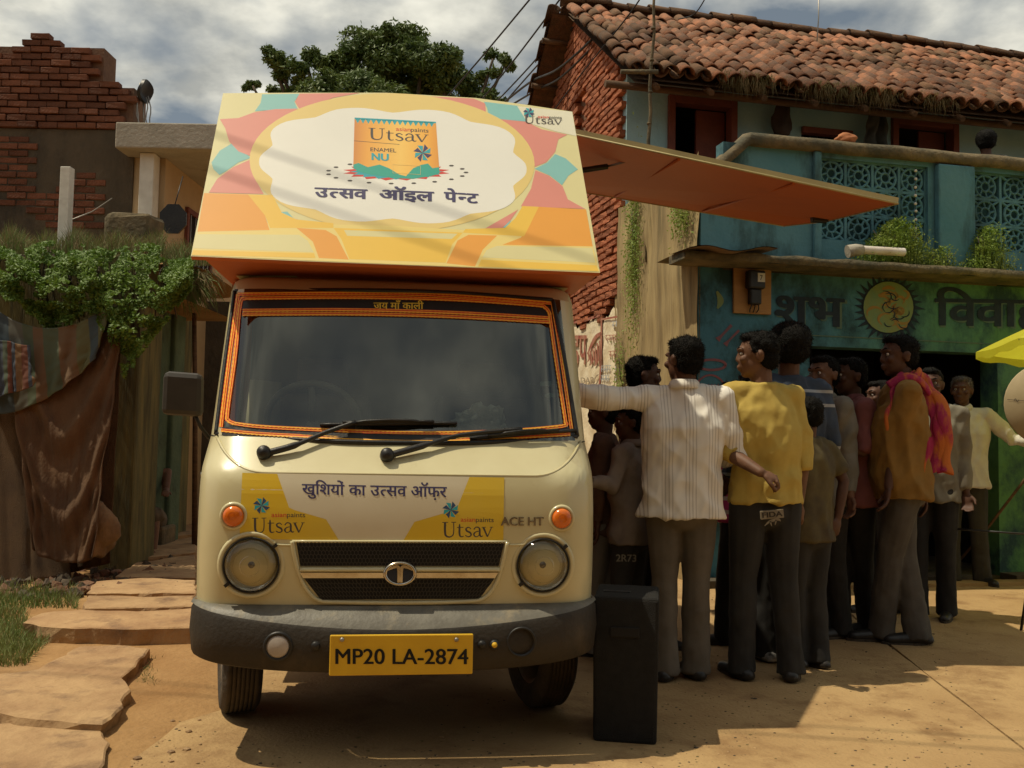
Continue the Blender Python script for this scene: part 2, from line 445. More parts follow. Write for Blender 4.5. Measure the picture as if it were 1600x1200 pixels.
# flagstones at the left
fs = bpy.data.objects.new('flagstone_path', None); COL.objects.link(fs); fs['kind'] = 'structure'
stones = [
 ([(-90, 1120), (-60, 1060), (60, 1045), (128, 1008), (180, 1006), (234, 1012), (212, 1040), (190, 1058), (205, 1078), (182, 1112), (160, 1130), (60, 1122), (0, 1112)], .085),
 ([(36, 972), (62, 958), (130, 952), (215, 955), (303, 950), (304, 980), (215, 982), (98, 980)], .13),
 ([(130, 944), (138, 930), (225, 932), (304, 930), (306, 947), (132, 950)], .10),
 ([(135, 926), (150, 908), (226, 902), (306, 906), (306, 926)], .09),
 ([(180, 900), (215, 878), (306, 866), (306, 902)], .08),
 ([(215, 872), (225, 848), (306, 838), (306, 862)], .10),
 ([(222, 842), (232, 824), (306, 818), (306, 834)], .14),
 ([(-80, 1215), (-80, 1128), (20, 1128), (160, 1142), (172, 1160), (150, 1215), (120, 1240)], .045),
]
for pts, h in stones:
    h *= .8
    pl = []
    w = [G(px, py, h) for px, py in pts]
    for a, b in zip(w, w[1:] + w[:1]):
        n = max(2, int((b - a).length / .07))
        for i in range(n):
            q = a.lerp(b, i / n); s = .012 if i else 0
            pl.append((q.x + random.uniform(-s, s), q.y + random.uniform(-s, s)))
    bm = bmesh.new()
    cxm = sum(p[0] for p in pl) / len(pl); cym = sum(p[1] for p in pl) / len(pl)
    top = [bm.verts.new((p[0], p[1], h - .006 + .004 * nz(p[0], p[1], 0, 6))) for p in pl]
    top2 = [bm.verts.new((cxm + (p[0] - cxm) * .975, cym + (p[1] - cym) * .96, h + .005 * nz(p[0], p[1], 4, 5))) for p in pl]
    low = [bm.verts.new((p[0] * 1 + (cxm - p[0]) * .02 + random.uniform(-.015, .015), p[1] + random.uniform(-.01, .02), -.06)) for p in pl]
    mid = [bm.verts.new((p[0] + (cxm - p[0]) * .01 + random.uniform(-.012, .012), p[1] + random.uniform(-.014, .01), h * random.uniform(.35, .6))) for p in pl]
    bm.faces.new(top2)
    for r0, r1 in ((top2, top), (top, mid), (mid, low)):
        for i in range(len(pl)):
            j = (i + 1) % len(pl); bm.faces.new((r0[i], r1[i], r1[j], r0[j]))
    bmesh.ops.recalc_face_normals(bm, faces=bm.faces[:])
    mb = MB(); mb.bm(bm); mb.obj('flagstone', M['flag'], fs)
# loose stones and pebbles on the soil
mb = MB()
for k in range(420):
    px = random.choice([random.uniform(-50, 330), random.uniform(0, 1600)]); py = random.uniform(900, 1200)
    if px > 330: py = random.uniform(960, 1200); s = random.uniform(.003, .008)
    else: s = random.choice((.3, .5, 1)) * random.uniform(.004, .016)
    q = G(px, py); bm = bmesh.new(); bmesh.ops.create_icosphere(bm, subdivisions=1, radius=s)
    for v in bm.verts: v.co = Vector((v.co.x * random.uniform(.7, 1.4) + q.x, v.co.y + q.y, v.co.z * .6 + (.0 if px > 330 else .005)))
    mb.bm(bm)
mb.obj('pebbles', M['flag'], kind='stuff')

# ================================================================ foliage helpers
def leafmesh(mb, c, nrm, L, Wd, mi=0):
    n = Vector(nrm).normalized(); a = n.orthogonal().normalized(); a = (Matrix.Rotation(random.uniform(0, 6.28), 3, n) @ a); b = n.cross(a)
    mb.add([c - a * L * .5, c + b * Wd * .5 - n * Wd * .12, c + a * L * .5, c - b * Wd * .5 - n * Wd * .12], [(0, 1, 2, 3)], mi)
def rnorm():
    return Vector((random.gauss(0, 1), random.gauss(0, 1), random.gauss(0, 1) + .6)).normalized()
def blade(mb, p, h, lean, w, mi=0):
    d = Vector((random.uniform(-1, 1), random.uniform(-1, 1), 0)) * lean
    s = Vector((random.uniform(-1, 1), random.uniform(-.4, .4), 0)).normalized() * w
    p = Vector(p); m_ = p + Vector((d.x * .35, d.y * .35, h * .6)); t = p + Vector((d.x, d.y, h))
    mb.add([p - s, p + s, m_ + s * .7, m_ - s * .7, t], [(0, 1, 2, 3), (3, 2, 4)], mi)

# ================================================================ brick wall building, far left
BY = 10.0
bb = thing('brick_building', 'unfinished red brick house wall with ragged top above dark cement render', 'building', (-5.0, BY, 0))
def bl(px, py, y=BY): v = P(px, py, y); return Vector((v.x + 5.0, v.y - BY, v.z))
xr = bl(210, 180).x; xs = bl(165, 100).x; z0 = bl(100, 203).z; ztop = bl(100, 62).z; zstep = bl(190, 132).z
mb = MB()
mb.box(-4, xr - .02, .02, .35, z0, zstep - .03); mb.box(-4, xs - .03, .02, .33, zstep - .03, ztop - .08)
mb.obj('wall_core', M['mortar'], bb)
mb = MB(); mb.box(-4, xr + .02, -.02, 4.5, -.05, z0); mb.obj('rendered_wall', M['oldplaster'], bb)
def brickmesh(L, Wd, H, nm, m, j=.004):
    k = MB(); k.bbox(-L / 2, L / 2, -Wd / 2, Wd / 2, -H / 2, H / 2, .006); me = k.mesh(nm, [m])
    for v in me.vertices: v.co += Vector((random.uniform(-j, j), random.uniform(-j, j), random.uniform(-j, j)))
    return me
bms = [brickmesh(.205, .11, .062, 'brick', M['brickdark']) for _ in range(5)]
zc = z0 + .04; row = 0; nb = 0
while zc < ztop + .05:
    x = -1.62 + (.105 if row % 2 else 0) + random.uniform(-.02, .02)
    while x < xr - .06:
        lim = zstep if x > xs - .08 else ztop + .06 * nz(x, 0, 3, 3) + (.05 if -.35 < x - xs + .5 < 0 else 0)
        if x < bl(20, 100).x: lim = ztop - .1
        if zc < lim:
            prob = 1.0 if zc < lim - .12 else .75
            if random.random() < prob:
                o = link('brick', random.choice(bms), bb, (x + random.uniform(-.006, .006), .0 + random.uniform(-.008, .008), zc + random.uniform(-.004, .004)), random.uniform(-.03, .03)); nb += 1
        x += .215
    zc += .076; row += 1
# exposed bricks in the render below
zc = z0 - .12; row = 0
while zc > z0 - 1.15 and nb < 290:
    x = -1.5 + (.1 if row % 2 else 0)
    while x < xr - .3:
        if nz(x, 0, zc, 1.3) > .12:
            link('brick', random.choice(bms), bb, (x, .022 + random.uniform(-.008, .01), zc), random.uniform(-.02, .02)); nb += 1
        x += .215
    zc -= .078; row += 1
# porch block at its right: roof slab, wall with windows running back, corner post
mb = MB()
pz1, pz0 = bl(260, 208).z, bl(260, 247).z
mb.bbox(xr - .05, xr + 1.25, -.35, 5.2, pz0, pz1, .015); mb.obj('roof_slab', M['cement'], bb)
mb = MB()
xw = bl(243, 300).x
mb.box(xw - .05, xw + .1, .0, 5.0, -.05, pz0 - .003); mb.box(xr + .021, xw - .052, -.001, .1, -.05, pz0 - .003)
mb.obj('porch_wall', M['beige'], bb)
mb = MB(); mb.bbox(bl(228, 300).x, bl(250, 300).x, -.2, -.03, 1.8, pz0 - .004, .008); mb.obj('corner_post', M['white'], bb)
for y0_, y1_ in ((.7, 1.5), (2.6, 3.3)):
    w = MB(); w.box(xw + .08, xw + .14, y0_ - .06, y1_ + .06, 3.0, 3.06); w.box(xw + .08, xw + .14, y0_ - .06, y1_ + .06, 3.72, 3.78)
    w.box(xw + .08, xw + .139, y0_ - .06, y0_, 3.061, 3.719); w.box(xw + .08, xw + .139, y1_, y1_ + .06, 3.061, 3.719)
    wo = w.obj('window', M['redwood'], bb)
    w = MB(); w.box(xw + .101, xw + .11, y0_, y1_, 3.061, 3.719); w.obj('pane', M['dark'], wo)
    w = MB()
    for k in range(5):
        yy = y0_ + (k + .5) * (y1_ - y0_) / 5; w.box(xw + .115, xw + .127, yy - .008, yy + .008, 3.061, 3.719)
    w.obj('window_bars', M['metal'], wo)
# stone lying on the roof slab
mb = MB(); bm = bmesh.new(); bmesh.ops.create_icosphere(bm, subdivisions=2, radius=.09)
for v in bm.verts: v.co = Vector((v.co.x * 1.2, v.co.y, v.co.z * .8)) * (1 + .25 * nz(*v.co, 9))
mb.bm(bm, sm=True); q = P(318, 204, BY + .1); o = mb.obj('stone', M['cement'], loc=q)
tag(o, 'small rounded stone lying on the pale porch roof slab', 'stone')
# rebar and dish
q = P(218, 203, BY)
for k, (xa, ya, xb, yb) in enumerate([(214, 203, 217, 130), (219, 203, 211, 155), (230, 203, 229, 152), (236, 203, 233, 150)]):
    a = P(xa, ya, BY + .02 * k); b = P(xb, yb, BY + .02 * k)
    mb = MB(); pts = [a.lerp(b, t / 6) + Vector((.012 * math.sin(t * 1.3 + k), 0, 0)) - a for t in range(7)]
    mb.tube(pts, .007, 5); o = mb.obj('steel_rod', M['metal'], loc=a)
    tag(o, ['leftmost thin steel rod, upright beside the brick building edge', 'steel rod leaning left across the first rod', 'steel rod just right of the small dish mast', 'rightmost bent steel rod on the porch roof'][k], 'rod', 'rods standing on the porch roof')
q = P(225, 203, BY + .05)
t = thing('satellite_dish', 'small dark kidney-shaped dish seen edge on above the porch roof', 'satellite dish', q)
mb = MB(); top = P(224, 160, BY + .05) - q; mb.tube([(0, 0, 0), tuple(top)], .009, 6); mb.obj('mast', M['metal'], t)
mb = MB(); c = P(224, 143, BY + .05) - q
def dishf(u, v):
    a = u * 2 * math.pi; r = v * .13
    bend = .03 * math.cos(a * 1.0) * (r / .13)
    return Vector((c.x + .04 * (r / .13) ** 2 + .3 * r * math.cos(a) * .3 + bend * .0 + .02 * math.sin(r * math.sin(a) * 22), c.y + r * math.cos(a), c.z + r * math.sin(a)))
mb.grid(dishf, 24, 6); mb.grid(lambda u, v: dishf(u, v) - Vector((.035, 0, 0)), 24, 6)
mb.grid(lambda u, v: dishf(u, 1) - Vector((.035 * v, 0, 0)), 24, 1); mb.obj('reflector', M['black'], t, fix=True)

# ================================================================ left compound wall with piers
WY = 7.9
q0 = G(110, 905)
wl = thing('compound_wall', 'old rendered compound wall, dirty yellow and moss stained, behind the hung cloths', 'wall', (-4.5, WY, 0))
def wlp(px, py, y=WY): v = P(px, py, y); return v - Vector((-4.5, WY, 0))
M['mossy'] = mat('mossy_yellow_render', (.18, .155, .055), (.085, .085, .04), .95, 3, .6, 25, stain=(.055, .05, .025), stscale=2.4, stamt=.45, stretch=(4, 4, .5), sstretch=(4, 4, .5))
M['mossgreen'] = mat('green_damp_render', (.10, .15, .09), (.06, .10, .065), .95, 3, .5, 25, stain=(.03, .035, .02), stscale=2.4, stamt=.40)
ztw = wlp(100, 402).z
mb = MB(); mb.bbox(-9, wlp(200, 500).x, 0, .4, -.05, ztw, .02); mb.obj('wall_panel', M['mossy'], wl)
for (a, b, y, tz, m) in ((160, 214, -.08, 400, 'mossy'),):
    mb = MB(); mb.bbox(wlp(a, 600, WY + y).x, wlp(b, 600, WY + y).x, y, .46, -.05, ztw + .02, .025); mb.obj('pier', M[m], wl)
x1 = wlp(212, 600, WY + 1.4).x; x2 = wlp(256, 600, WY + 1.4).x
mb = MB(); mb.bbox(x1 - .6, x2 + .1, 1.4, 1.7, -.05, wlp(240, 425, WY + 1.4).z, .02); mb.obj('wall_panel', M['mossgreen'], wl)
mb = MB(); mb.bbox(wlp(200, 600, WY + .4).x - .3, wlp(200, 600, WY + .4).x, .461, 1.399, -.05, ztw - .1, .01); mb.obj('wall_panel', M['mossgreen'], wl)
mb = MB(); mb.bbox(wlp(254, 600, WY + 2).x, wlp(290, 600, WY + 2).x, 1.71, 2.2, -.05, wlp(270, 425, WY + 2).z, .025); mb.obj('pier', M['mossy'], wl)
mb = MB(); mb.bbox(wlp(240, 600, WY + 3.6).x, wlp(420, 600, WY + 3.6).x, 3.6, 3.9, -.05, wlp(300, 470, WY + 3.6).z, .02); mb.obj('wall_panel', M['oldplaster'], wl)
a = P(305, 830, 9.2); a.z = 0; b = P(303, 430, 9.2)
mb = MB(); mb.tube([(0, 0, 0), (b - a) * .5 + Vector((.01, 0, 0)), b - a], [.028, .025, .022], 8); o = mb.obj('wooden_post', M['wood'], loc=a)
tag(o, 'thin upright wooden post in the alley just left of the truck', 'post')
# earth on top of the wall
mb = MB()
mb.grid(lambda u, v: (-9.5 + u * (9.5 + wlp(330, 420, WY + 1).x), .05 + v * 1.9, ztw - .03 + .09 * math.sin(v * 3.14) + .05 * nz(u * 20, v * 4, 1)), 60, 10)
mb.grid(lambda u, v: (-9.5 + u * (9.5 + wlp(330, 420, WY + 1).x), .05 + 1.9 * v, ztw - .3), 2, 1)
mb.obj('earth_top', M['soil'], wl)
# white post and concrete block
a = P(100, 392, WY + .35); b = P(102, 262, WY + .35); w = .045
o = MB().bbox(-w, w, -w, w, 0, (b - a).z, .006).obj('white_post', M['white'], loc=a)
tag(o, 'square white concrete post standing on the overgrown wall', 'post')
a = P(208, 392, WY + .7)
mb = MB(); mb.bbox(-.23, .21, -.16, .2, -.05, .34, .05)
mb.v = [(x + .05 * nz(x, y, z, 7) + (.03 * z), y, z + .03 * nz(x, y, z, 6)) for x, y, z in mb.v]
o = mb.obj('concrete_block', M['cap'], loc=a); tag(o, 'weathered brown concrete block on top of the overgrown wall', 'block')
# dark octagonal panel hung by the porch
a = P(272, 343, 9.3)
pts = [(.135 * math.cos(R(22.5 + 45 * k)), .15 * math.sin(R(22.5 + 45 * k))) for k in range(8)]
t = thing('octagonal_panel', 'dark octagonal panel hanging by the beige porch wall', 'panel', a)
MB().prism(pts, -.02, .02, M=Matrix.Rotation(R(90), 4, 'X')).obj('board', M['wood'], t, fix=True)
MB().prism([(x * 1.08, y * 1.08) for x, y in pts], .021, .035, M=Matrix.Rotation(R(90), 4, 'X')).obj('rim', M['black'], t, fix=True)
mb = MB(); mb.tube([(0, .0, .14), (0, .2, .5)], .006, 5); mb.obj('hanging_wire', M['black'], t)
# loose wire from block to building
a = P(108, 345, 8.4); b = P(175, 310, 9.9)
o = MB().tube([(0, 0, 0), (b - a) * .5 - Vector((0, 0, .03)), b - a], .006, 5).obj('wire', M['metal'], loc=a); tag(o, 'pale wire running from the white post to the brick building', 'wire')

# ivy
t = thing('creeper', 'dense leafy green creeper spilling over the top of the wall above the cloths', 'plant', P(120, 480, 7.6))
t0 = Vector(t.location)
mb = MB()
def ivytop(px): return 384 + 14 * nz(px, 0, 0, .02) + (18 if px > 250 else 0)
def ivybot(px):
    if px < 95: return 455 + px * .75 + 12 * nz(px, 1, 0, .05)
    if px < 150: return 520 - (px - 95) * .6
    if px < 215: return 500 + 90 * math.sin((px - 150) / 65 * 1.9) * (0.55 + .45 * abs(nz(px, 2, 0, .08)) * 2)
    return max(440, 560 - (px - 215) * 1.3)
n = 0
while n < 30000:
    px = random.uniform(-120, 300); v = random.random() ** .9
    tp, bt = ivytop(px), ivybot(px)
    py = tp + v * (bt - tp)
    if nz(px * .035, py * .04, 0) + .5 * nz(px * .1, py * .1, 2) < -.22: continue
    front = 7.45 - .35 * math.sin(min(1, v * 1.2) * 2.2) + .16 * nz(px * .03, py * .03, 5)
    d = front + random.random() ** 2 * .45
    c = P(px, py, d) - t0
    leafmesh(mb, c, rnorm() + Vector((0, -.6, .3)), random.choice((1, 1, .7, 1.3)) * random.uniform(.026, .046), random.uniform(.014, .026)); n += 1
mb.obj('foliage', M['leaf'], t)
mb = MB()
for k in range(26):
    px = random.uniform(-50, 260); a = P(px, ivytop(px) + 10, 7.9) - t0; b = P(px + random.uniform(-25, 25), ivybot(px) - 8, 7.35) - t0
    mb.tube(catmull([tuple(a), tuple(a.lerp(b, .4) + Vector((.05, -.2, .05))), tuple(b)], 5), .006, 4)
mb.obj('stem', M['bark'], t)
# grasses on the wall and at the foot
mb = MB()
for k in range(5200):
    px = random.uniform(-60, 335); u = random.random()
    py = 398 - 12 * u + (px > 255) * 18
    dens = nz(px, 0, 0, .03)
    c = P(px, py, 7.7 + 1.0 * u)
    blade(mb, c, random.uniform(.05, .17) * (1.2 + dens), .09, .003, 1 if random.random() < .55 else 0)
for k in range(900):      # tufts drooping at the right end
    c = P(random.gauss(290, 16), random.uniform(420, 455), 8.4 + random.random() * .4); d = Vector((random.uniform(-.1, .22), random.uniform(-.2, .05), -random.uniform(.05, .30)))
    s = Vector((.004, 0, .002)); mb.add([c - s, c + s, c + d * .5 + Vector((0, 0, .05)) + s, c + d * .5 + Vector((0, 0, .05)) - s, c + d], [(0, 1, 2, 3), (3, 2, 4)], random.choice((0, 1)))
mb.obj('wall_top_grass', [M['grass'], M['drygrass']], kind='stuff')
mb = MB()
for k in range(9000):
    px = random.uniform(-140, 130); py = random.uniform(925, 1045)
    if px > 122 - max(0, py - 960) * 1.0: continue
    if 955 < py < 985 and px > 40: continue
    if nz(px, py, 0, .02) < -.3: continue
    c = G(px, py); blade(mb, c, random.uniform(.03, .11) * (1 if py > 950 else 1.2), .06, .0028, 1 if random.random() < .12 else 0)
for k in range(260):
    c = G(random.gauss(228, 8), random.uniform(1030, 1075)); blade(mb, c, random.uniform(.01, .04), .03, .002, random.choice((0, 1)))
mb.obj('ground_grass', [M['grass'], M['drygrass']], kind='stuff')
# rubble, leaf litter at the wall's foot
mb = MB()
for k in range(700):
    px = random.uniform(-80, 290); py = random.uniform(845, 935)
    c = G(px, py, .02); s = random.uniform(.01, .05); bm = bmesh.new(); bmesh.ops.create_icosphere(bm, subdivisions=1, radius=s)
    for v in bm.verts: v.co = Vector((v.co.x * random.uniform(.6, 1.5) + c.x, v.co.y * random.uniform(.6, 1.4) + c.y, v.co.z * random.uniform(.4, 1) + random.uniform(0, .06)))
    mb.bm(bm, random.choice((0, 0, 1)))
mb.obj('rubble', [M['bark'], M['mortar']], kind='stuff')

# ================================================================ cloths hung on the wall
def cloth(name, label, corners, folds, m, depth=7.35, nu=60, nv=50, sag=0.0, group=None, seed=0, cat='cloth', thick=.006, swag=0):
    """corners: (top-left, top-right, bottom-right, bottom-left), a sheet hanging in front of the wall"""
    tl, tr, br, bl_ = [P(c[0], c[1], c[2] if len(c) > 2 else depth) for c in corners]
    o0 = tl.copy(); mb = MB()
    def fn(u, v):
        p = tl.lerp(tr, u).lerp(bl_.lerp(br, u), v)
        z = -sag * 4 * u * (1 - u) * (1 - v * .4)
        ph = u * folds[1] * 1.7 + 1.3 * nz(u * 4, v * 1.1, seed) + v * folds[2] * .6
        f = folds[0] * .42 * (abs(math.sin(ph)) * 2 - 1) * (.35 + .65 * v) + folds[0] * .30 * math.sin(ph * 2.3 + seed) * (.3 + .7 * v) + folds[0] * .3 * nz(u * 14, v * 9, seed + 3)
        if swag:
            w = v * swag - 4 * u * (1 - u) * 6.5 + 1.2 * nz(u * 3, v * 3, seed)
            f = f * .45 + .030 * (1 - abs(math.sin(w * .5)) * 2) * math.sin(u * 3.14) ** .7 + .008 * math.sin(w * 2.1)
        edge = .03 * nz(u * 4, v * 4, seed + 9)
        return Vector((p.x + edge, p.y - f, p.z + z + edge * .6)) - o0
    mb.grid(fn, nu, nv)
    o = mb.obj(name, m, loc=o0)
    sm = o.modifiers.new('thickness', 'SOLIDIFY'); sm.thickness = thick
    return tag(o, label, cat, group)
M['jute'] = mat('brown_sacking', (.135, .08, .036), (.09, .052, .025), .9, 6, .8, 220, stain=(.06, .03, .015), stscale=5, stamt=.36, stretch=(1, 1, .6))
M['jute2'] = mat('red_brown_cloth', (.125, .066, .030), (.08, .042, .020), .9, 5, .4, 80, stain=(.07, .035, .02), stscale=9, stamt=.34, stretch=(1, 1, .5))
def patchmat(nm, cols, sx=2.2, sz=.9):
    m = mat(nm, cols[0], None, .85); t = m.node_tree; N = t.nodes; L = t.links
    tc = N.new('ShaderNodeTexCoord'); mp = N.new('ShaderNodeMapping'); mp.inputs['Scale'].default_value = (sx, 0, sz); mp.inputs['Rotation'].default_value = (0, .25, 0)
    v = N.new('ShaderNodeTexWave'); v.wave_profile = 'SAW'; v.inputs['Scale'].default_value = .16 * sx; v.inputs['Distortion'].default_value = .5; v.inputs['Detail'].default_value = 1
    r = N.new('ShaderNodeValToRGB'); e = r.color_ramp.elements
    r.color_ramp.interpolation = 'CONSTANT'; seq = [cols[(i * 3 + i // 4) % len(cols)] for i in range(14)]
    while len(e) < len(seq): e.new(.5)
    for i, c in enumerate(seq): e[i].position = .0 + i / len(seq) + .02 * math.sin(i * 5); e[i].color = (*c, 1)
    L.new(tc.outputs['Object'], mp.inputs[0]); L.new(mp.outputs[0], v.inputs['Vector']); L.new(v.outputs['Fac'], r.inputs[0]); L.new(r.outputs[0], N['Principled BSDF'].inputs['Base Color'])
    return m
M['patch'] = patchmat('multicolour_cotton', [(.05, .07, .08), (.08, .10, .06), (.11, .11, .05), (.10, .10, .08), (.14, .085, .045), (.05, .07, .08)], 1.2, .8)
M['patch2'] = patchmat('faded_striped_cotton', [(.16, .09, .04), (.07, .09, .06), (.05, .06, .08), (.12, .12, .09), (.13, .05, .03)], 2, 1.2)
cloth('hanging_sheet', 'wide brown sacking sheet reaching the ground at the left edge', [(-70, 570, 7.3), (60, 580, 7.3), (112, 905, 7.2), (-70, 915, 7.2)], (.009, 11, 1), M['jute'], seed=1)
cloth('hanging_sheet', 'reddish brown cloth hanging in deep swags from the creeper', [(10, 530, 7.2), (192, 500, 7.25), (146, 872, 7.0), (52, 858, 7.05)], (.030, 15, 2), M['jute2'], sag=.12, seed=4, swag=16, nu=90, nv=80)
cloth('hanging_sheet', 'plain dark brown cloth panel hanging straight beside the yellow pier', [(70, 520, 7.45), (192, 485, 7.5), (172, 880, 7.4), (90, 900, 7.4)], (.009, 9, 1), M['jute'], seed=8)
cloth('hanging_sheet', 'patchwork blue green and yellow cloth hung across the top', [(-60, 430, 7.15), (178, 472, 7.2), (150, 560, 7.15), (-60, 640, 7.1)], (.03, 12, 1), M['patch'], sag=.30, seed=12)
cloth('hanging_sheet', 'faded printed cloth with orange and blue patches at the left edge', [(-60, 520, 7.05), (48, 540, 7.08), (52, 604, 7.05), (-60, 640, 7.0)], (.025, 10, 1), M['patch2'], seed=15)
# bulging sack on the ground
def lump(name, label, cat, c, r, m, seed=0, amp=.35, sq=(1, 1, 1)):
    bm = bmesh.new(); bmesh.ops.create_icosphere(bm, subdivisions=4, radius=1)
    for v in bm.verts:
        d = 1 + amp * nz(v.co.x, v.co.y, v.co.z + seed, 1.4) + amp * .3 * abs(nz(v.co.x, v.co.y, v.co.z + seed, 5))
        v.co = Vector((v.co.x * sq[0], v.co.y * sq[1], max(v.co.z * sq[2], -.75 * sq[2]))) * d * r
    o = MB().bm(bm, sm=True).obj(name, m, loc=c); return tag(o, label, cat)
lump('sack', 'crumpled pale brown sack lying at the foot of the yellow pier', 'sack', P(146, 828, 7.2), .20, mat('pale_sacking', (.26, .17, .09), (.16, .10, .055), .9, 7, .5, 40), 3, .5, (.8, .7, 1.15))
# ================================================================ tiled house at the right
HF = Frame(1.56, 7.70, 12.5)
def hx(px, py, y=0.0): return HF.hit(px, py, (0, y, 0), (0, 1, 0))
def hs(px, py, x=0.0): return HF.hit(px, py, (x, 0, 0), (1, 0, 0))
hz = thing('tiled_house', 'two-storey blue painted house with clay tile roof and bare brick side wall', 'house', HF.o, HF.yaw)

def gradmat(nm, c1, c2, x0, x1, c3, **k):      # paint that runs from one colour to another along the facade
    m = mat(nm, c1, None, .88, bump=.3, scale=6, stain=c3, stscale=3.0, stamt=.50, sstretch=(1.2, 1, .8))
    t = m.node_tree; N = t.nodes; L = t.links
    rgb = [n for n in N if n.type == 'RGB'][0]; tc = N.new('ShaderNodeTexCoord'); sp = N.new('ShaderNodeSeparateXYZ'); L.new(tc.outputs['Object'], sp.inputs[0])
    no = N.new('ShaderNodeTexNoise'); no.inputs['Scale'].default_value = 2.5; no.inputs['Detail'].default_value = 5; L.new(tc.outputs['Object'], no.inputs['Vector'])
    a = N.new('ShaderNodeMath'); a.operation = 'MULTIPLY_ADD'; a.inputs[1].default_value = 1.6; L.new(no.outputs['Fac'], a.inputs[0]); L.new(sp.outputs[0], a.inputs[2])
    mr = N.new('ShaderNodeMapRange'); mr.inputs['From Min'].default_value = x0 + .8; mr.inputs['From Max'].default_value = x1 + .8; L.new(a.outputs[0], mr.inputs['Value'])
    mx = N.new('ShaderNodeMixRGB'); mx.inputs[1].default_value = (*c1, 1); mx.inputs[2].default_value = (*c2, 1); L.new(mr.outputs[0], mx.inputs[0])
    for l in list(L):
        if l.from_node == rgb: to = l.to_socket; L.remove(l); L.new(mx.outputs[0], to)
    return m
M['facade'] = gradmat('blue_to_green_wall_paint', (.06, .185, .25), (.095, .23, .08), .9, 3.0, (.022, .06, .065))

# ground floor
xo0, xo1 = hx(1265, 600).x, hx(1560, 700).x
zo = hx(1400, 546).z
mb = MB()
mb.box(-.02, xo0, 0, .22, -.05, 2.70); mb.box(xo1, 6.5, 0, .22, -.05, 2.70); mb.box(xo0, xo1, .001, .22, zo, 2.70)
mb.obj('front_wall', M['facade'], hz)
mb = MB(); mb.box(.0, .2, .2201, 2.2, -.05, 3.55); mb.box(-.012, .0, .0, .22, -.05, 2.7)
o = mb.obj('streaked_side_wall', M['streak'], hz)
mb = MB(); mb.grid(lambda u, v: (-.035 + .03 * nz(u * 4, v * 5, 2, 1.5) + .012 * nz(u * 18, v * 12, 3), -.02 + u * 2.05, -.05 + v * (3.66 - .1 * nz(u * 6, 0, 0))), 50, 80); mb.obj('plaster_face', M['streak'], hz)
# dark shop behind the opening
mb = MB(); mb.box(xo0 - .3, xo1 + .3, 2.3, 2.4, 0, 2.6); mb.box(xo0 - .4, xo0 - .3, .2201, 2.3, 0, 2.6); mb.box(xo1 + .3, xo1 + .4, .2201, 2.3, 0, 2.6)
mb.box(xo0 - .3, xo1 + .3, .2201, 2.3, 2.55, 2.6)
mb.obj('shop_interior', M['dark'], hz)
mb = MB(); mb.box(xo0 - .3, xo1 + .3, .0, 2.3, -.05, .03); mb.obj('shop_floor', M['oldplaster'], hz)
mb = MB(); mb.box(-.1, xo0 - .002, -.20, -.002, -.05, .06); mb.obj('plinth', M['oldplaster'], hz); mb = MB(); mb.box(xo1 + .002, 6.5, -.20, -.002, -.05, .06); mb.obj('plinth', M['oldplaster'], hz)
mb = MB(); mb.box(xo0, 6.5, -.35, -.001 - .20, -.05, .03); mb.obj('door_step', M['concrete'], hz)
# slab, parapet
mb = MB()
mb.grid(lambda u, v: (-.28 + u * 6.8, -.34 + .04 * nz(u * 18, 0, 0) + (.0 if 0 < v < 1 else .02), 2.635 + v * .07 + .012 * nz(u * 30, v, 2)), 90, 3)
mb.grid(lambda u, v: (-.28 + u * 6.8, -.32 + .04 * nz(u * 18, 0, 0) + v * .6, 2.705 + .012 * nz(u * 30, 1, 2)), 90, 3)
mb.grid(lambda u, v: (-.28 + u * 6.8, -.32 + .04 * nz(u * 18, 0, 0) + v * .32, 2.635), 90, 1)
mb.box(-.28, -.279, -.32, 0, 2.635, 2.705)
mb.obj('sunshade_slab', M['cap'], hz)
mb = MB(); mb.box(.2, 6.5, .0, 2.0, 2.62, 2.70); mb.obj('balcony_floor', M['oldplaster'], hz)
a, b = hx(1282, 300).x, hx(1450, 300).x; c, d = hx(1522, 300).x, hx(1700, 300).x
zp0, zp1 = hx(1350, 378).z, hx(1350, 252).z; ztp = hx(1250, 232).z
mb = MB()
mb.box(.2, a, .0, .14, 2.70, ztp); mb.box(a, b, .0, .14, 2.70, zp0); mb.box(a, b, 0, .14, zp1, ztp)
mb.box(b, c, -.0, .14, 2.70, ztp); mb.box(c, d, .0, .14, 2.70, zp0); mb.box(c, d, 0, .14, zp1, ztp); mb.box(d, 6.5, 0, .14, 2.70, ztp)
mb.box(.2, .34, .141, 1.99, 2.70, 3.2)
mb.obj('parapet', M['turq'], hz)
mb = MB(); mb.bbox(b + .06, c - .04, -.07, -.001, 2.705, ztp - .04, .015); mb.obj('pilaster', M['turq'], hz)
mb = MB(); mb.bbox(a - .08, a - .01, -.045, -.001, 2.705, ztp - .02, .012); mb.obj('pilaster', M['turq'], hz)
mb = MB()
def capf(x): return ztp + (.0 if x > .42 else -(.42 - x) * .95)
xs_ = [0.02, .1, .2, .3, .42] + [.42 + .2 * k for k in range(1, 31)]
for x in xs_:
    for (yy, dz) in ((-.07, -.02), (-.075, .05), (-.05, .085), (.08, .11), (.2, .09), (.22, -.02)):
        mb.v.append((x + .01 * nz(x, yy, 0, 9), yy + .012 * nz(x, 1, dz, 7), capf(x) + dz + .01 * nz(x, yy, 3, 8)))
for i in range(len(xs_) - 1):
    for k in range(6):
        k2 = (k + 1) % 6; mb.f.append((i * 6 + k, i * 6 + k2, i * 6 + 6 + k2, i * 6 + 6 + k)); mb.m.append(0); mb.sm.append(True)
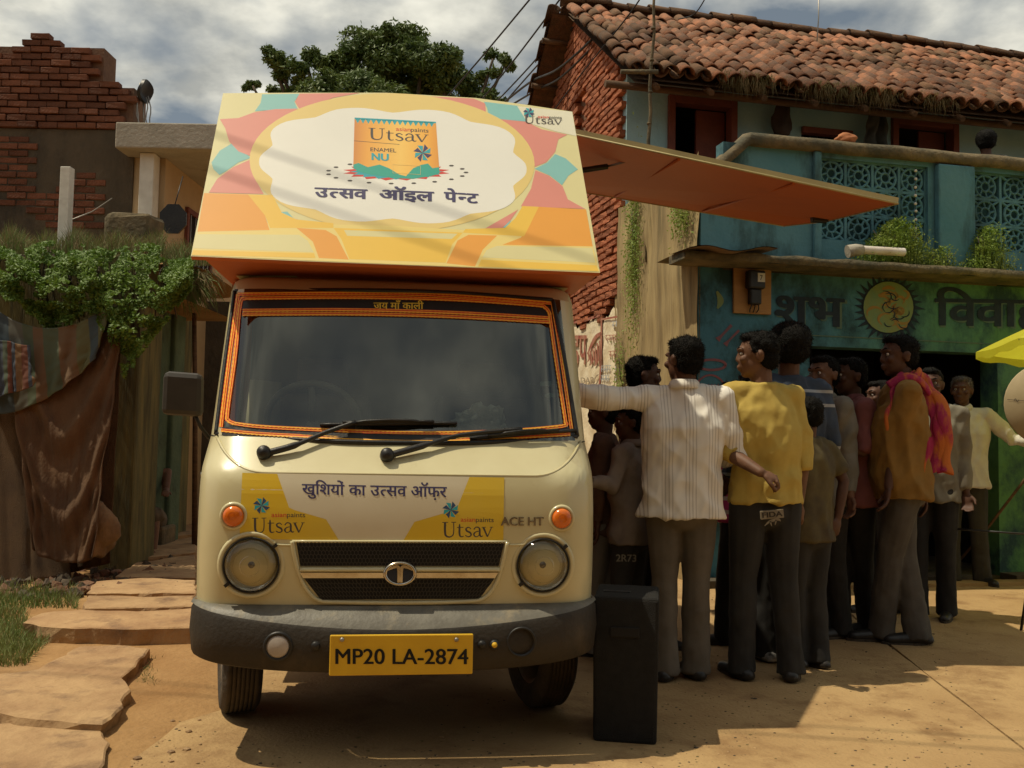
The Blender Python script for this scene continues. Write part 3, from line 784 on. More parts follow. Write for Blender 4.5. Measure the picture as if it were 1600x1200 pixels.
mb.f.append((0, 1, 2, 3, 4, 5)); mb.m.append(0); mb.sm.append(False)
mb.obj('coping', M['cap'], hz, fix=True)
mb = MB(); mb.box(-.0, .1999, .0, .14, 2.70, 3.35); mb.obj('parapet_end', M['turq'], hz)
def lattice(x0, x1, z0, z1, nx, nzz, y=.05):
    mb = MB(); w = (x1 - x0) / nx; h = (z1 - z0) / nzz
    for i in range(nx):
        for j in range(nzz):
            cx, cz = x0 + (i + .5) * w, z0 + (j + .5) * h; r = min(w, h) * .44
            for rr, tr in ((r, .014), (r * .42, .012)):
                mb.tube([(cx + rr * math.cos(t * math.pi / 8), y, cz + rr * math.sin(t * math.pi / 8)) for t in range(17)], tr, 6, cap=False)
            for k in range(8):
                t = k * math.pi / 4; mb.tube([(cx + r * .42 * math.cos(t), y, cz + r * .42 * math.sin(t)), (cx + r * math.cos(t + .2), y, cz + r * math.sin(t + .2))], .011, 5, cap=False)
            for sx in (-1, 1):
                for sz in (-1, 1): mb.tube([(cx + sx * r * .7, y, cz + sz * r * .7), (cx + sx * w * .5, y, cz + sz * h * .5)], .014, 5, cap=False)
    for i in range(nx + 1): mb.box(x0 + i * w - .012, x0 + i * w + .012, y - .015, y + .03, z0, z1)
    for j in range(nzz + 1): mb.box(x0, x1, y - .014, y + .029, z0 + j * h - .012, z0 + j * h + .012)
    return mb.obj('lattice_panel', M['turq'], hz)
lattice(a, b, zp0, zp1, 4, 3); lattice(c, d, zp0, zp1, 4, 3)
mb = MB(); mb.box(a, b - .001, .10, .11, zp0, zp1); mb.box(c + .001, d, .10, .11, zp0, zp1); mb.obj('lattice_backing', mat('shaded_teal_backing', (.06, .17, .20), (.03, .09, .10), .9, 4), hz)  # backing added behind the holes; their shade is set by its teal colour
# string of small pale bulbs or beads beside the pilaster
t = thing('bead_string', 'vertical string of small pale beads hanging beside the balcony pilaster', 'decoration', HF.wl(hx(1430, 262, -.03)), HF.yaw)
mb = MB(); mb.tube([(0, 0, 0), (0, 0, -.72)], .003, 4); mb.obj('string', M['black'], t)
bm = bmesh.new(); bmesh.ops.create_icosphere(bm, subdivisions=2, radius=.014); bme = MB().bm(bm, sm=True).mesh('bead', [M['white']])
for k in range(10): link('bead', bme, t, (random.uniform(-.006, .006), 0, -.03 - k * .073 + random.uniform(-.006, .006)))

# upper storey
d0, d1 = hx(1043, 200, 2.0), hx(1150, 200, 2.0); dz1 = hx(1100, 155, 2.0).z
e0, e1 = hx(1392, 200, 2.0).x, hx(1495, 200, 2.0).x; ez = hx(1440, 188, 2.0).z
w0, w1 = hx(1252, 210, 2.0).x, hx(1330, 210, 2.0).x; wz = hx(1290, 202, 2.0).z
UW = M['tealwall']
mb = MB()
Xs = [.04, d0.x, d1.x, w0, w1, e0, e1, 7.0]; zt = 5.18
mb.box(Xs[0], Xs[1], 2.0, 2.2, 2.79, zt); mb.box(Xs[1], Xs[2], 2.001, 2.2, dz1, zt); mb.box(Xs[2], Xs[3], 2.0, 2.2, 2.79, zt)
mb.box(Xs[3], Xs[4], 2.001, 2.2, wz, zt); mb.box(Xs[3], Xs[4], 2.001, 2.2, 2.79, wz - .9); mb.box(Xs[4], Xs[5], 2.0, 2.2, 2.79, zt); mb.box(Xs[5], Xs[6], 2.001, 2.2, ez, zt); mb.box(Xs[6], Xs[7], 2.0, 2.2, 2.79, zt)
mb.obj('upper_wall', UW, hz)
for (p, q, zz_) in ((Xs[1], Xs[2], dz1), (Xs[5], Xs[6], ez)):
    mb = MB(); mb.bbox(p, p + .075, 1.955, 2.1, 2.79, zz_, .006); mb.bbox(q - .075, q, 1.955, 2.1, 2.79, zz_, .006); mb.bbox(p + .076, q - .076, 1.957, 2.1, zz_ - .08, zz_, .006)
    fr = mb.obj('door_frame', M['redwood'], hz)
    mb = MB(); mb.bbox(q - .42, q - .08, 2.11, 2.15, 2.79, zz_ - .085, .006); mb.obj('door_leaf', M['redwood'], fr)
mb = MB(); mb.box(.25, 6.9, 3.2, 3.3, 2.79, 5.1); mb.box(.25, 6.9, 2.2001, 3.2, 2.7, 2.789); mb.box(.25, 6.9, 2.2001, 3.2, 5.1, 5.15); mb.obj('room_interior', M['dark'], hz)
wf = MB(); wf.bbox(w0, w1, 1.96, 2.05, wz - .07, wz, .006); wo = wf.obj('window', M['redwood'], hz)
mb = MB()
for k in range(7): mb.tube([(w0 + (k + .5) * (w1 - w0) / 7, 2.05, wz - .9), (w0 + (k + .5) * (w1 - w0) / 7, 2.05, wz - .07)], .008, 5)
mb.obj('window_bars', M['black'], wo)

# gable wall of bricks
RY, RZ, EY, EZ, BYY, BZ = 3.85, 6.62, 1.35, 4.84, 6.5, 4.75
def roofz(y): return EZ + (RZ - EZ) * (y - EY) / (RY - EY) if y < RY else RZ + (BZ - RZ) * (y - RY) / (BYY - RY)
zwash = hs(930, 500).z
mb = MB()
gp = [(2.2, -.05), (6.3, -.05), (6.3, roofz(6.3) - .14), (RY, RZ - .16), (2.2, roofz(2.2) - .14)]
vs = [(.06, y, z) for y, z in gp] + [(.3, y, z) for y, z in gp]
mb.add(vs, [(0, 1, 2, 3, 4), (9, 8, 7, 6, 5), (0, 5, 6, 1), (1, 6, 7, 2), (2, 7, 8, 3), (3, 8, 9, 4), (4, 9, 5, 0)])
mb.box(.06, .3, 2.014, 2.1999, -.05, roofz(2.0) - .16)
mb.obj('wall_core', M['mortar'], hz, fix=True)
bms = [brickmesh(.205, .11, .060, 'brick', M['brick'], .007) for _ in range(6)]
cand = []
z = hs(930, 520).z - .3; row = 0
while z < 6.5:
    y = 2.125 + (.11 if row % 2 else 0)
    while y < 6.2:
        bow = .05 * math.sin((y - 2) * 1.1 + .8)      # old courses dip and rise
        zz_ = z + bow + .012 * nz(y * 3, z * 3, 4)
        yy = y + random.uniform(-.012, .012)
        if zz_ < roofz(yy) - .17: cand.append((yy, zz_))
        y += .218
    z += .077; row += 1
hole = lambda y, z: 2.85 < y < 3.2 and 4.9 < z < 5.6
cand = [c for c in cand if not (3.35 < c[0] < 3.75 and 4.75 < c[1] < 5.35)]
def washed(y, z): return z < zwash + .28 * nz(y * 2.5, z, 7) + .02
vis = sorted([c for c in cand if not washed(*c)], key=lambda c: (c[0] - 2.0) * 1.0 + (0 if c[1] < 5.9 else 1))
stuffb = MB()
for k, (y, z) in enumerate(vis):
    me = random.choice(bms)
    loc = (.035 + random.uniform(-.008, .006), y, z + random.uniform(-.004, .004)); rot = R(90) + random.uniform(-.04, .04)
    if k < 290 and y < 5:
        link('brick', me, hz, loc, rot)
    else:
        Mx = Matrix.Translation(loc) @ Matrix.Rotation(rot, 4, 'Z')
        stuffb.box(-.1, .1, -.055, .055, -.03, .03, M=Mx)
stuffb.obj('distant_bricks', M['brick'], hz, kind='stuff')
# whitewashed lower part of the side wall
mb = MB()
def washf(u, v):
    y = 2.0 + u * 4.2; zt_ = zwash + .12 * nz(y * 2.5, 1, 7) + .10 * nz(y * 9, 2, 1)
    return (.0 + .012 * nz(y * 6, v * 20, 0), y, -.05 + v * (zt_ + .05))
mb.grid(washf, 80, 60); mb.obj('whitewashed_plaster', M['wash'], hz)
# hanging weed tufts and small plants on the wall
for (px, py, nn, sp, hh, xx, lab) in ((992, 395, 1500, (.10, .42), .10, -.05, 'pale green hanging weeds on the streaked wall beside the bricks'), (1068, 338, 420, (.10, .10), .10, -.06, 'small leafy plant growing from the streaked wall under the flap'), (972, 590, 300, (.05, .2), .05, -.04, 'small tuft of moss and weed low on the streaked wall')):
    q = hs(px, py, xx); t = thing('wall_weed', lab, 'plant', HF.wl(q), HF.yaw)
    mb = MB()
    for k in range(nn):
        c = Vector((-abs(random.gauss(0, .04)), random.gauss(0, sp[0]), random.gauss(0, sp[1])))
        leafmesh(mb, c, rnorm() + Vector((-.6, -.3, 0)), random.uniform(.015, .045), random.uniform(.008, .02))
    for k in range(nn // 3):
        blade(mb, (-.01, random.gauss(0, sp[0]), random.gauss(0, sp[1])), random.uniform(.03, hh), .04, .002)
    mb.obj('foliage', M['lime'], t)
    mb = MB(); mb.tube([(.05, 0, -sp[1]), (-.02, 0, 0), (-.03, .02, sp[1])], .006, 5); mb.obj('stem', M['bark'], t)

# roof
mb = MB()
mb.add([(-.1, EY + .02, EZ - .09), (7.1, EY + .02, EZ - .09), (7.1, RY, RZ - .09), (-.1, RY, RZ - .09), (7.1, BYY, BZ - .09), (-.1, BYY, BZ - .09)], [(0, 1, 2, 3), (3, 2, 4, 5)])
mb.add([(-.1, EY + .02, EZ - .13), (7.1, EY + .02, EZ - .13), (7.1, RY, RZ - .13), (-.1, RY, RZ - .13), (7.1, BYY, BZ - .13), (-.1, BYY, BZ - .13)], [(3, 2, 1, 0), (5, 4, 2, 3)])
mb.obj('roof_boards', M['wood'], hz)
for k in range(12):
    x = .12 + k * .58; s = Vector((0, EY - .02, EZ - .17)); e = Vector((0, 2.6, roofz(2.6) - .19))
    mb = MB(); mb.tube([(x, s.y, s.z), (x, e.y, e.z)], .032, 7); mb.obj('rafter', M['wood'], hz)
for y in (1.55,):
    mb = MB(); mb.tube([(-.35, y, roofz(y) - .24), (3, y, roofz(y) - .25), (7, y, roofz(y) - .235)], .04, 8); mb.obj('eave_beam', M['wood'], hz)
for k, y in enumerate((4.15, 4.7, 5.25, 5.8, 6.3)):
    mb = MB(); mb.tube([(-.36, y, roofz(y) - .13), (.1, y, roofz(y) - .14)], .035, 7); mb.obj('purlin_end', M['wood'], hz)
def tilemesh(r0, r1, L, up=True, nm='roof_tile', m=None):
    mb = MB(); n = 7; th = .013; vs = []
    for e, r in ((0, r0), (1, r1)):
        for rr in (r, r - th):
            for k in range(n + 1):
                t = math.pi * k / n; vs.append((rr * math.cos(t), e * L, (rr * math.sin(t)) * (1 if up else -1)))
    n1 = n + 1; fs = []; 
    for k in range(n):
        fs.append((k, k + 1, 2 * n1 + k + 1, 2 * n1 + k)); fs.append((n1 + k, 3 * n1 + k, 3 * n1 + k + 1, n1 + k + 1))
        fs.append((k, n1 + k, n1 + k + 1, k + 1)); fs.append((2 * n1 + k, 2 * n1 + k + 1, 3 * n1 + k + 1, 3 * n1 + k))
    fs.append((0, 2 * n1, 3 * n1, n1)); fs.append((n, n1 + n, 3 * n1 + n, 2 * n1 + n))
    mb.add(vs, fs, 0, True); me = mb.mesh(nm, [m or M['tile']])
    return me
tms = [tilemesh(.088 + random.uniform(-.008, .008), .068, .31) for _ in range(6)]
tmd = [tilemesh(.088, .068, .31, m=M['tiledark']) for _ in range(3)]
th = math.atan2(RZ - EZ, RY - EY); cw = .172; rh = .235; nrow = 12; ncol = 42
allt = []
for i in range(ncol):
    sag = .02 * nz(i * .3, 0, 0)
    for j in range(nrow):
        x = -.10 + i * cw + random.uniform(-.014, .014) + .03 * nz(i, j, 5, .3); s = j * rh + random.uniform(-.02, .02) + (.05 * nz(i, 7, 0) if j == 0 else 0)
        y = EY - .06 + s * math.cos(th); z_ = EZ - .02 + s * math.sin(th) - .035 + sag + .05 * nz(i * .22, j * .35, 2)
        allt.append((x, y, z_, j, i))
allt.sort(key=lambda t: (0 if t[0] < 6.1 else 10) + t[3] * .35 + t[0] * .12)
stuffm = MB()
for k, (x, y, z_, j, i) in enumerate(allt):
    rot = (th + random.uniform(-.05, .05) + .05, random.uniform(-.06, .06), random.uniform(-.07, .07))
    dark = random.random() < (.55 - .07 * i if i < 6 else .12) + (.3 if j > 9 else 0)
    me = random.choice(tmd if dark else tms)
    if k < 298:
        o = link('roof_tile', me, hz, (x, y, z_ + .02)); o.rotation_euler = rot
    else:
        Mx = Matrix.Translation((x, y, z_ + .02)) @ Matrix.Rotation(rot[0], 4, 'X') @ Matrix.Rotation(rot[2], 4, 'Z')
        stuffm.add([Mx @ v.co for v in me.vertices], [tuple(p.vertices) for p in me.polygons], random.choice((0, 0, 1)), True)
stuffm.obj('upper_roof_tiles', [M['tile'], M['tiledark']], hz, kind='stuff')
pan = tilemesh(.085, .07, .31, up=False); stuffm = MB()
for i in range(ncol - 1):
    for j in range(nrow):
        s = j * rh + random.uniform(-.02, .02)
        Mx = Matrix.Translation((-.10 + (i + .5) * cw, EY - .03 + s * math.cos(th), EZ + s * math.sin(th) + .02 + .05 * nz(i * .22, j * .35, 2))) @ Matrix.Rotation(th + .05, 4, 'X')
        stuffm.add([Mx @ v.co for v in pan.vertices], [tuple(p.vertices) for p in pan.polygons], 0, True)
stuffm.obj('channel_tiles', M['tiledark'], hz, kind='stuff')
rme = [tilemesh(.115, .10, .34, m=M['tiledark'], nm='ridge_tile') for _ in range(3)]
for k in range(26):
    o = link('ridge_tile', random.choice(rme), hz, (-.18 + k * .285, RY + random.uniform(-.02, .02), RZ + .03 + .05 * nz(k * .22, 0, 2) + random.uniform(-.01, .01))); o.rotation_euler = (random.uniform(-.05, .05) , random.uniform(-.1, .1), R(-90))
# verge of the far slope: tile rows seen end on from below
th2 = math.atan2(BZ - RZ, BYY - RY); L2 = math.hypot(BYY - RY, RZ - BZ)
stuffm = MB()
for i in range(3):
    for j in range(12):
        s = j * .25; Mx = Matrix.Translation((-.27 + i * .17 + .04 * (j % 2) + .03 * nz(j, i, 1), RY + .05 + s * math.cos(th2), RZ + s * math.sin(th2) - .02)) @ Matrix.Rotation(th2 + .06, 4, 'X') @ Matrix.Rotation(random.uniform(-.08, .08), 4, 'Z')
        me = tmd[0]
        if i == 0:
            o = link('roof_tile', me, hz); o.matrix_local = Mx; o.name = 'verge_tile'
        else: stuffm.add([Mx @ v.co for v in me.vertices], [tuple(p.vertices) for p in me.polygons], 0, True)
stuffm.obj('far_slope_tiles', M['tiledark'], hz, kind='stuff')
mb = MB(); mb.box(-.5, .1, -.001, .0, 0, 1)
mb = MB(); mb.add([(-.30, RY, RZ - .10), (.1, RY, RZ - .10), (.1, BYY, BZ - .1), (-.32, BYY, BZ - .1)], [(0, 1, 2, 3)]); mb.add([(-.30, RY, RZ - .12), (.1, RY, RZ - .12), (.1, BYY, BZ - .12), (-.32, BYY, BZ - .12)], [(3, 2, 1, 0)])
mb.obj('verge_boards', M['tiledark'], hz)
# dry grass on the eave
mb = MB()
for k in range(1500):
    x = random.choice([1.0, 1.2, 1.9, 2.2, 2.6, 3.3]) + random.gauss(0, .10); y = EY + random.uniform(-.08, .15)
    c = Vector((x, y, EZ - .02)); d = Vector((random.gauss(0, .05), random.uniform(-.09, 0), random.uniform(-.18, .07)))
    s = Vector((.003, 0, 0)); mb.add([c - s, c + s, c + d * .5 + Vector((0, -.02, .05)) + s, c + d * .5 + Vector((0, -.02, .05)) - s, c + d], [(0, 1, 2, 3), (3, 2, 4)])
mb.obj('eave_grass', M['drygrass'], hz, kind='stuff')

# painted lettering and pictures on the front wall (flat print, a few mm proud)
def wm(px, py): v = hx(px, py, -.004); return v
M['signink'] = mat('dark_sign_paint', (.010, .018, .03), (.02, .035, .045), .8, 8)
M['signhi'] = mat('sign_outline_paint', (.13, .17, .10), (.07, .14, .12), .85, 8)
M['sigil'] = mat('yellow_green_sign_paint', (.24, .25, .07), (.16, .26, .13), .85, 7)
M['orangepaint'] = mat('orange_sign_paint', (.36, .18, .04), (.27, .20, .06), .85, 9)
def fwall(shape, m, name='painted_lettering', off=0.0):
    def mp(x, y): v = wm(x, y); return (v.x, -.004 - off, v.z)
    return decal(name, shape, mp, m, hz)
T1 = runs2d(['शुभ'], .012)
fwall(fit(T1, (1212, 509), (1324, 514), -72), M['signhi'], off=0.0); fwall(fit(runs2d(['शुभ'], .03), (1210, 506), (1320, 511), -70), M['signink'], off=.002)
T2 = ['ि', 'व', 'वा', 'ह']
fwall(fit(runs2d(['िववाह'], .012), (1462, 511), (1638, 514), -68), M['signhi']); fwall(fit(runs2d(['िववाह'], .03), (1460, 508), (1634, 511), -66), M['signink'], off=.002)
C0 = (1388, 480)
rays = []
for k in range(30):
    a = 2 * math.pi * k / 30; r0, r1 = 40, random.uniform(50, 60)
    rays.append(([(C0[0] + r0 * math.cos(a - .09), C0[1] + r0 * math.sin(a - .09)), (C0[0] + r0 * math.cos(a + .09), C0[1] + r0 * math.sin(a + .09)), (C0[0] + r1 * math.cos(a + .06), C0[1] + r1 * math.sin(a + .06))], [(0, 1, 2)]))
rays.append(([(C0[0] + 42 * math.cos(k * .2094), C0[1] + 42 * math.sin(k * .2094)) for k in range(30)], [tuple(range(30))]))
fwall(merge2d(rays), M['signink'], 'painted_sun')
fwall(([(C0[0] + 39 * math.cos(k * .2094), C0[1] + 40 * math.sin(k * .2094)) for k in range(30)], [tuple(range(30))]), M['sigil'], 'painted_roundel', .002)
L_ = []
for k in range(16):
    cx, cy = C0[0] + random.uniform(-24, 24), C0[1] + random.uniform(-22, 26); r = random.uniform(5, 13); a0 = random.uniform(0, 6)
    L_.append(stroke([(cx + r * math.cos(a0 + t), cy + r * .8 * math.sin(a0 + t)) for t in (0, .8, 1.6, 2.4, 3.2)], [1, 3.4, 4.6, 3.2, 1]))
L_.append(stroke([(1378, 452), (1388, 449), (1398, 452)], [3, 6, 3])); L_.append(stroke([(1372, 462), (1388, 458), (1403, 462)], [3, 7, 3]))
fwall(merge2d(L_), M['orangepaint'], 'painted_figure', .004)
L_ = []
for k in range(12):
    cx, cy = C0[0] + random.uniform(-26, 26), C0[1] + random.uniform(-18, 28); r = random.uniform(6, 12); a0 = random.uniform(0, 6)
    L_.append(stroke([(cx + r * math.cos(a0 + t), cy + r * .8 * math.sin(a0 + t)) for t in (0, .8, 1.6, 2.4)], [.6, 1.6, 1.6, .6]))
fwall(merge2d(L_), M['signink'], 'painted_outline', .006)
M['pinkpaint'] = mat('faded_pink_wall_paint', (.30, .10, .11), (.20, .10, .12), .9, 6)
fwall(merge2d([stroke([(1121, 531), (1128, 524), (1143, 508)], [9, 4, 5]), stroke([(1133, 539), (1140, 531), (1155, 516)], [8, 3, 4])]), M['pinkpaint'], 'painted_spoons')
pot = [stroke([(1110 + 30 * math.cos(t), 632 + 46 * math.sin(t)) for t in [x * .5 for x in range(14)]], 3), stroke([(1112 + 22 * math.cos(t), 570 + 8 * math.sin(t)) for t in [x * .55 for x in range(13)]], 4)]
for k in range(9): pot.append(stroke([(1092 + k * 5, 600), (1096 + k * 5, 620 + 6 * (k % 2)), (1090 + k * 5, 645)], 1.5))
fwall(merge2d(pot), M['pinkpaint'], 'painted_pot')
fwall(stroke([(1120, 455), (1126, 470), (1121, 482)], [3, 10, 3]), M['sigil'], 'painted_flower')
fwall(merge2d([stroke([(1268, 524), (1400, 530), (1600, 540)], 1.6)]), M['signhi'], 'painted_line')

# lettering on the whitewashed side wall
def sw(px, py): v = hs(px, py, -.014); return (-.016, v.y, v.z)
M['wallred'] = mat('faded_dark_red_lettering', (.30, .07, .05), (.44, .22, .14), .9, 12)
M['wallblue'] = mat('faded_blue_lettering', (.30, .34, .40), (.48, .46, .40), .9, 12)
M['wallgrey'] = mat('faded_grey_lettering', (.22, .17, .12), (.42, .32, .2), .9, 12)
def side(shape, m, name='painted_lettering'): return decal(name, shape, sw, m, hz)
side(merge2d([stroke([(872, 510), (890, 505), (915, 500), (940, 491)], 4), stroke([(940, 490), (939, 560), (936, 614)], 2.4), stroke([(941, 499), (958, 496), (975, 493)], 3)]), M['wallred'], 'painted_border')
side(fit(runs2d(['म', ('ण', .1), 'डप'], .02), (866, 570), (917, 569), -72), M['wallred'])
side(merge2d([stroke([(918, 553), (930, 528), (940, 521)], [2, 5, 6])] + [stroke([(919 + k * 3.6, 552 - k * 4), (921 + k * 3.5, 560 + (k % 2) * 6), (918 + k * 3.6, 566 + (k * 5) % 9)], [2, 2.6, 1]) for k in range(6)]), M['wallred'])
side(fit(runs2d(['SADAR'], .02), (895, 601), (929, 599), -15), M['wallgrey'])
for (x0, x1, y, mm, n) in ((946, 974, 528, 'wallred', 6), (951, 968, 553, 'wallred', 3), (939, 955, 576, 'wallblue', 5), (961, 974, 575, 'wallblue', 4), (939, 953, 591, 'wallblue', 5), (961, 972, 592, 'wallblue', 3), (956, 966, 507, 'wallblue', 2)):
    L_ = [stroke([(x0, y - 4), ((x0 + x1) / 2, y - 4.5), (x1, y - 5)], 1)]
    for k in range(n):
        xx = x0 + (k + .5) * (x1 - x0) / n; L_.append(stroke([(xx, y - 4), (xx + random.uniform(-1.5, 1.5), y), (xx + random.uniform(-1, 1), y + 5)], 1.1)); L_.append(stroke([(xx - 1.5, y), (xx - .5, y + 2.5), (xx + 1, y)], .9))
    side(merge2d(L_), M[mm])
side(merge2d([stroke([(928, 596), (932, 588), (936, 585)], [1, 2.4, 1]), stroke([(927, 610), (931, 603), (933, 609)], 1.5)]), M['wallgrey'])

# electricity meter on its board
q = hx(1176, 453, -.03)
t = thing('electricity_meter', 'black electricity meter on an ochre wooden board on the blue wall', 'meter', HF.wl(q), HF.yaw)
w_, h_ = (hx(1205, 450).x - hx(1147, 450).x) / 2, (hx(1176, 416).z - hx(1176, 490).z) / 2
MB().bbox(-w_, w_, -.002, .026, -h_, h_, .004).obj('board', M['plywood'], t)
m_ = MB(); m_.bbox(-.075, .075, -.09, -.003, .0, .155, .015); m_.bbox(-.05, .05, -.07, -.003, -.13, -.001, .012); m_.obj('meter_case', M['black'], t)
wn_ = MB().box(-.0, .065, -.094, -.0905, .055, .13).obj('window', M['white'], t)
decal('digit', fit(runs2d(['7'], .01), (.018, .07), (.042, .07), .06), lambda x, y: (x, -.0955, y), M['black'], wn_)
for k, x in enumerate((-.03, 0, .03)):
    MB().tube([(x, -.05, -.13), (x * 1.3, -.03, -.17), (x, -.01, -h_ + .01)], .005, 5).obj('wire', M['black'], t)
# pipe on the slab, weeds on the slab
a = hx(1342, 392, -.27); b = hx(1412, 396, -.27)
t = thing('drain_pipe', 'short white plastic pipe lying on the slab ledge beside green weeds', 'pipe', HF.wl(a), HF.yaw)
v = b - a
mb = MB(); mb.tube([(0, 0, .01), tuple(v + Vector((0, 0, .01)))], .036, 16, cap=False); mb.tube([tuple(v + Vector((0, 0, .01))), tuple(v * .8 + Vector((0, 0, .01)))], .031, 16, cap=False); mb.obj('pipe_body', M['pvc'], t)
MB().tube([(-.1, .01, -.01), (-.03, 0, .005), (.03, 0, .01)], [.055, .052, .043], 12).obj('cement_collar', M['cement'], t)
for (px, py, rx, rz_, nn, lab) in ((1402, 362, .34, .13, 5200, 'bright green weed bush growing on the slab behind the white pipe'), (1543, 372, .20, .13, 3000, 'bright green weed clump on the slab near the right edge'), (1470, 395, .18, .05, 700, 'low yellowish weeds on the slab between the two green clumps')):
    q = hx(px, 402, -.12); t = thing('weed_bush', lab, 'plant', HF.wl(Vector((q.x, q.y, 2.71))), HF.yaw)
    zc = max(.06, hx(px, py, -.12).z - 2.71); mb = MB()
    for k in range(nn):
        a = random.gauss(0, .5); c = Vector((rx * a, random.gauss(0, .07), max(0, zc * random.uniform(.1, 1.35) * math.exp(-a * a))))
        c += Vector((.04, .0, .03)) * nz(c.x * 14, 0, c.z * 14)
        leafmesh(mb, c, rnorm(), random.uniform(.012, .032), random.uniform(.008, .018))
    for k in range(nn // 12):
        x = random.gauss(0, .5); blade(mb, (rx * x, random.gauss(0, .05), 0), random.uniform(.03, .08) + zc * 1.0 * math.exp(-x * x), .06, .002)
    mb.obj('foliage', M['lime'], t)
    mb = MB()
    for k in range(7): mb.tube([(0, 0, 0), (rx * random.uniform(-.7, .7), random.uniform(-.04, .04), zc)], .003, 4)
    mb.obj('stem', M['bark'], t)
# tin sheet at the slab's left end, orange stone on the coping, hanging things upstairs
t0 = hx(1055, 404, -.5)
mb = MB(); mb.grid(lambda u, v: (-.30 + u * .75, -.48 + v * .42, 2.72 + .02 * math.sin(u * 9) + .02 * v - .03 * (1 - u)), 20, 4); mb.grid(lambda u, v: (-.30 + u * .75, -.48 + v * .42, 2.714 + .02 * math.sin(u * 9) + .02 * v - .03 * (1 - u)), 20, 4)
o = mb.obj('metal_sheet', mat('rusty_tin', (.30, .20, .12), (.14, .08, .05), .6, 6, .3, metal=.4), loc=HF.o, rotz=HF.yaw); tag(o, 'thin rusty tin sheet jutting from the slab corner above the streaked wall', 'metal sheet')
q = hx(1320, 215, .05); lump('stone', 'orange stone resting on the balcony coping', 'stone', HF.wl(Vector((q.x, .03, ztp + .13))), .07, mat('orange_stone', (.42, .17, .07), (.32, .12, .05), .9, 8), 5, .3, (1.3, .8, .7))
# dark niche sack, hanging cloth
q = hx(1222, 188, 1.85); lump('hanging_bag', 'dark bag hanging on the upper blue wall beside the left door', 'bag', HF.wl(q), .17, mat('dark_brown_leather', (.05, .028, .016), (.03, .02, .012), .7, 6), 9, .35, (.6, .4, 1.35))
q = hx(1374, 160, 1.8); q2 = hx(1374, 228, 1.8)
mb = MB(); hh = q.z - q2.z
mb.grid(lambda u, v: (-.16 + .32 * u * (.6 + .4 * v) + .03 * math.sin(v * 5), .04 * math.sin(u * 14 + 2 * nz(u, v, 0, 3)), -v * hh), 24, 20)
o = mb.obj('hanging_cloth', mat('dark_grey_cloth', (.035, .04, .035), (.09, .09, .075), .9, 5), loc=HF.wl(q), rotz=HF.yaw); s_ = o.modifiers.new('thickness', 'SOLIDIFY'); s_.thickness = .006
tag(o, 'dark cloth hanging upstairs between the two dark doorways', 'cloth')
# bamboo pole and roof wire
a = HF.wl(hx(1013, 218, 1.2)); b = HF.wl(hx(1024, -30, 1.1)); mb = MB(); v = b - a
mb.tube([Vector((0, 0, -1.2))] + [v * k / 6 + Vector((.012 * math.sin(k * 2), 0, 0)) for k in range(7)], [.020] + [.019 - .001 * k for k in range(7)], 7)
for k in range(5): mb.tube([v * (k + .5) / 5 - Vector((0, 0, .008)), v * (k + .5) / 5 + Vector((0, 0, .008))], .023, 7)
o = mb.obj('bamboo_pole', M['cap'], loc=a); tag(o, 'tall thin bamboo pole standing in front of the tiled eave', 'pole')
a = HF.wl(hx(970, 112, 1.15)); b = HF.wl(hx(1012, 112, 1.12)); o = MB().tube([(0, 0, 0), b - a + Vector((.1, 0, 0))], .022, 7).obj('bamboo_stick', M['cap'], loc=a); tag(o, 'short horizontal bamboo stick tied under the left end of the eave', 'stick')
a = HF.wl(hx(1274, 75, 3.0)); b = HF.wl(hx(1279, -20, 3.0)); o = MB().tube([(0, 0, -.2), (b - a) * .5 + Vector((.02, 0, 0)), b - a], .008, 5).obj('antenna_rod', M['metal'], loc=a); tag(o, 'thin bent rod rising from the tile roof', 'rod')
# ================================================================ the mini truck
TF = Frame(-.398, 3.425, 7.0)
tk = thing('mini_truck', 'cream mini truck with a large yellow and pink advertising hoarding over its cab', 'truck', TF.o, TF.yaw)
M['cream'] = mat('cream_vehicle_paint', (.60, .545, .325), (.55, .49, .28), .34, 3, .0, spec=.5, coat=.35, stain=(.40, .32, .17), stscale=5, stamt=.34, detail=4)
M['glass'] = mat('tinted_glass', (.02, .02, .02), None, .03)
m = M['glass']; t_ = m.node_tree; N = t_.nodes; L = t_.links
for n in list(N):
    if n.type != 'OUTPUT_MATERIAL': N.remove(n)
tr = N.new('ShaderNodeBsdfTransparent'); tr.inputs[0].default_value = (.74, .77, .68, 1); gl = N.new('ShaderNodeBsdfGlossy'); gl.inputs['Roughness'].default_value = .015; gl.inputs[0].default_value = (.9, .92, .85, 1)
fr = N.new('ShaderNodeFresnel'); fr.inputs[0].default_value = 2.05; mxs = N.new('ShaderNodeMixShader')
L.new(fr.outputs[0], mxs.inputs[0]); L.new(tr.outputs[0], mxs.inputs[1]); L.new(gl.outputs[0], mxs.inputs[2]); L.new(mxs.outputs[0], [n for n in N if n.type == 'OUTPUT_MATERIAL'][0].inputs[0])
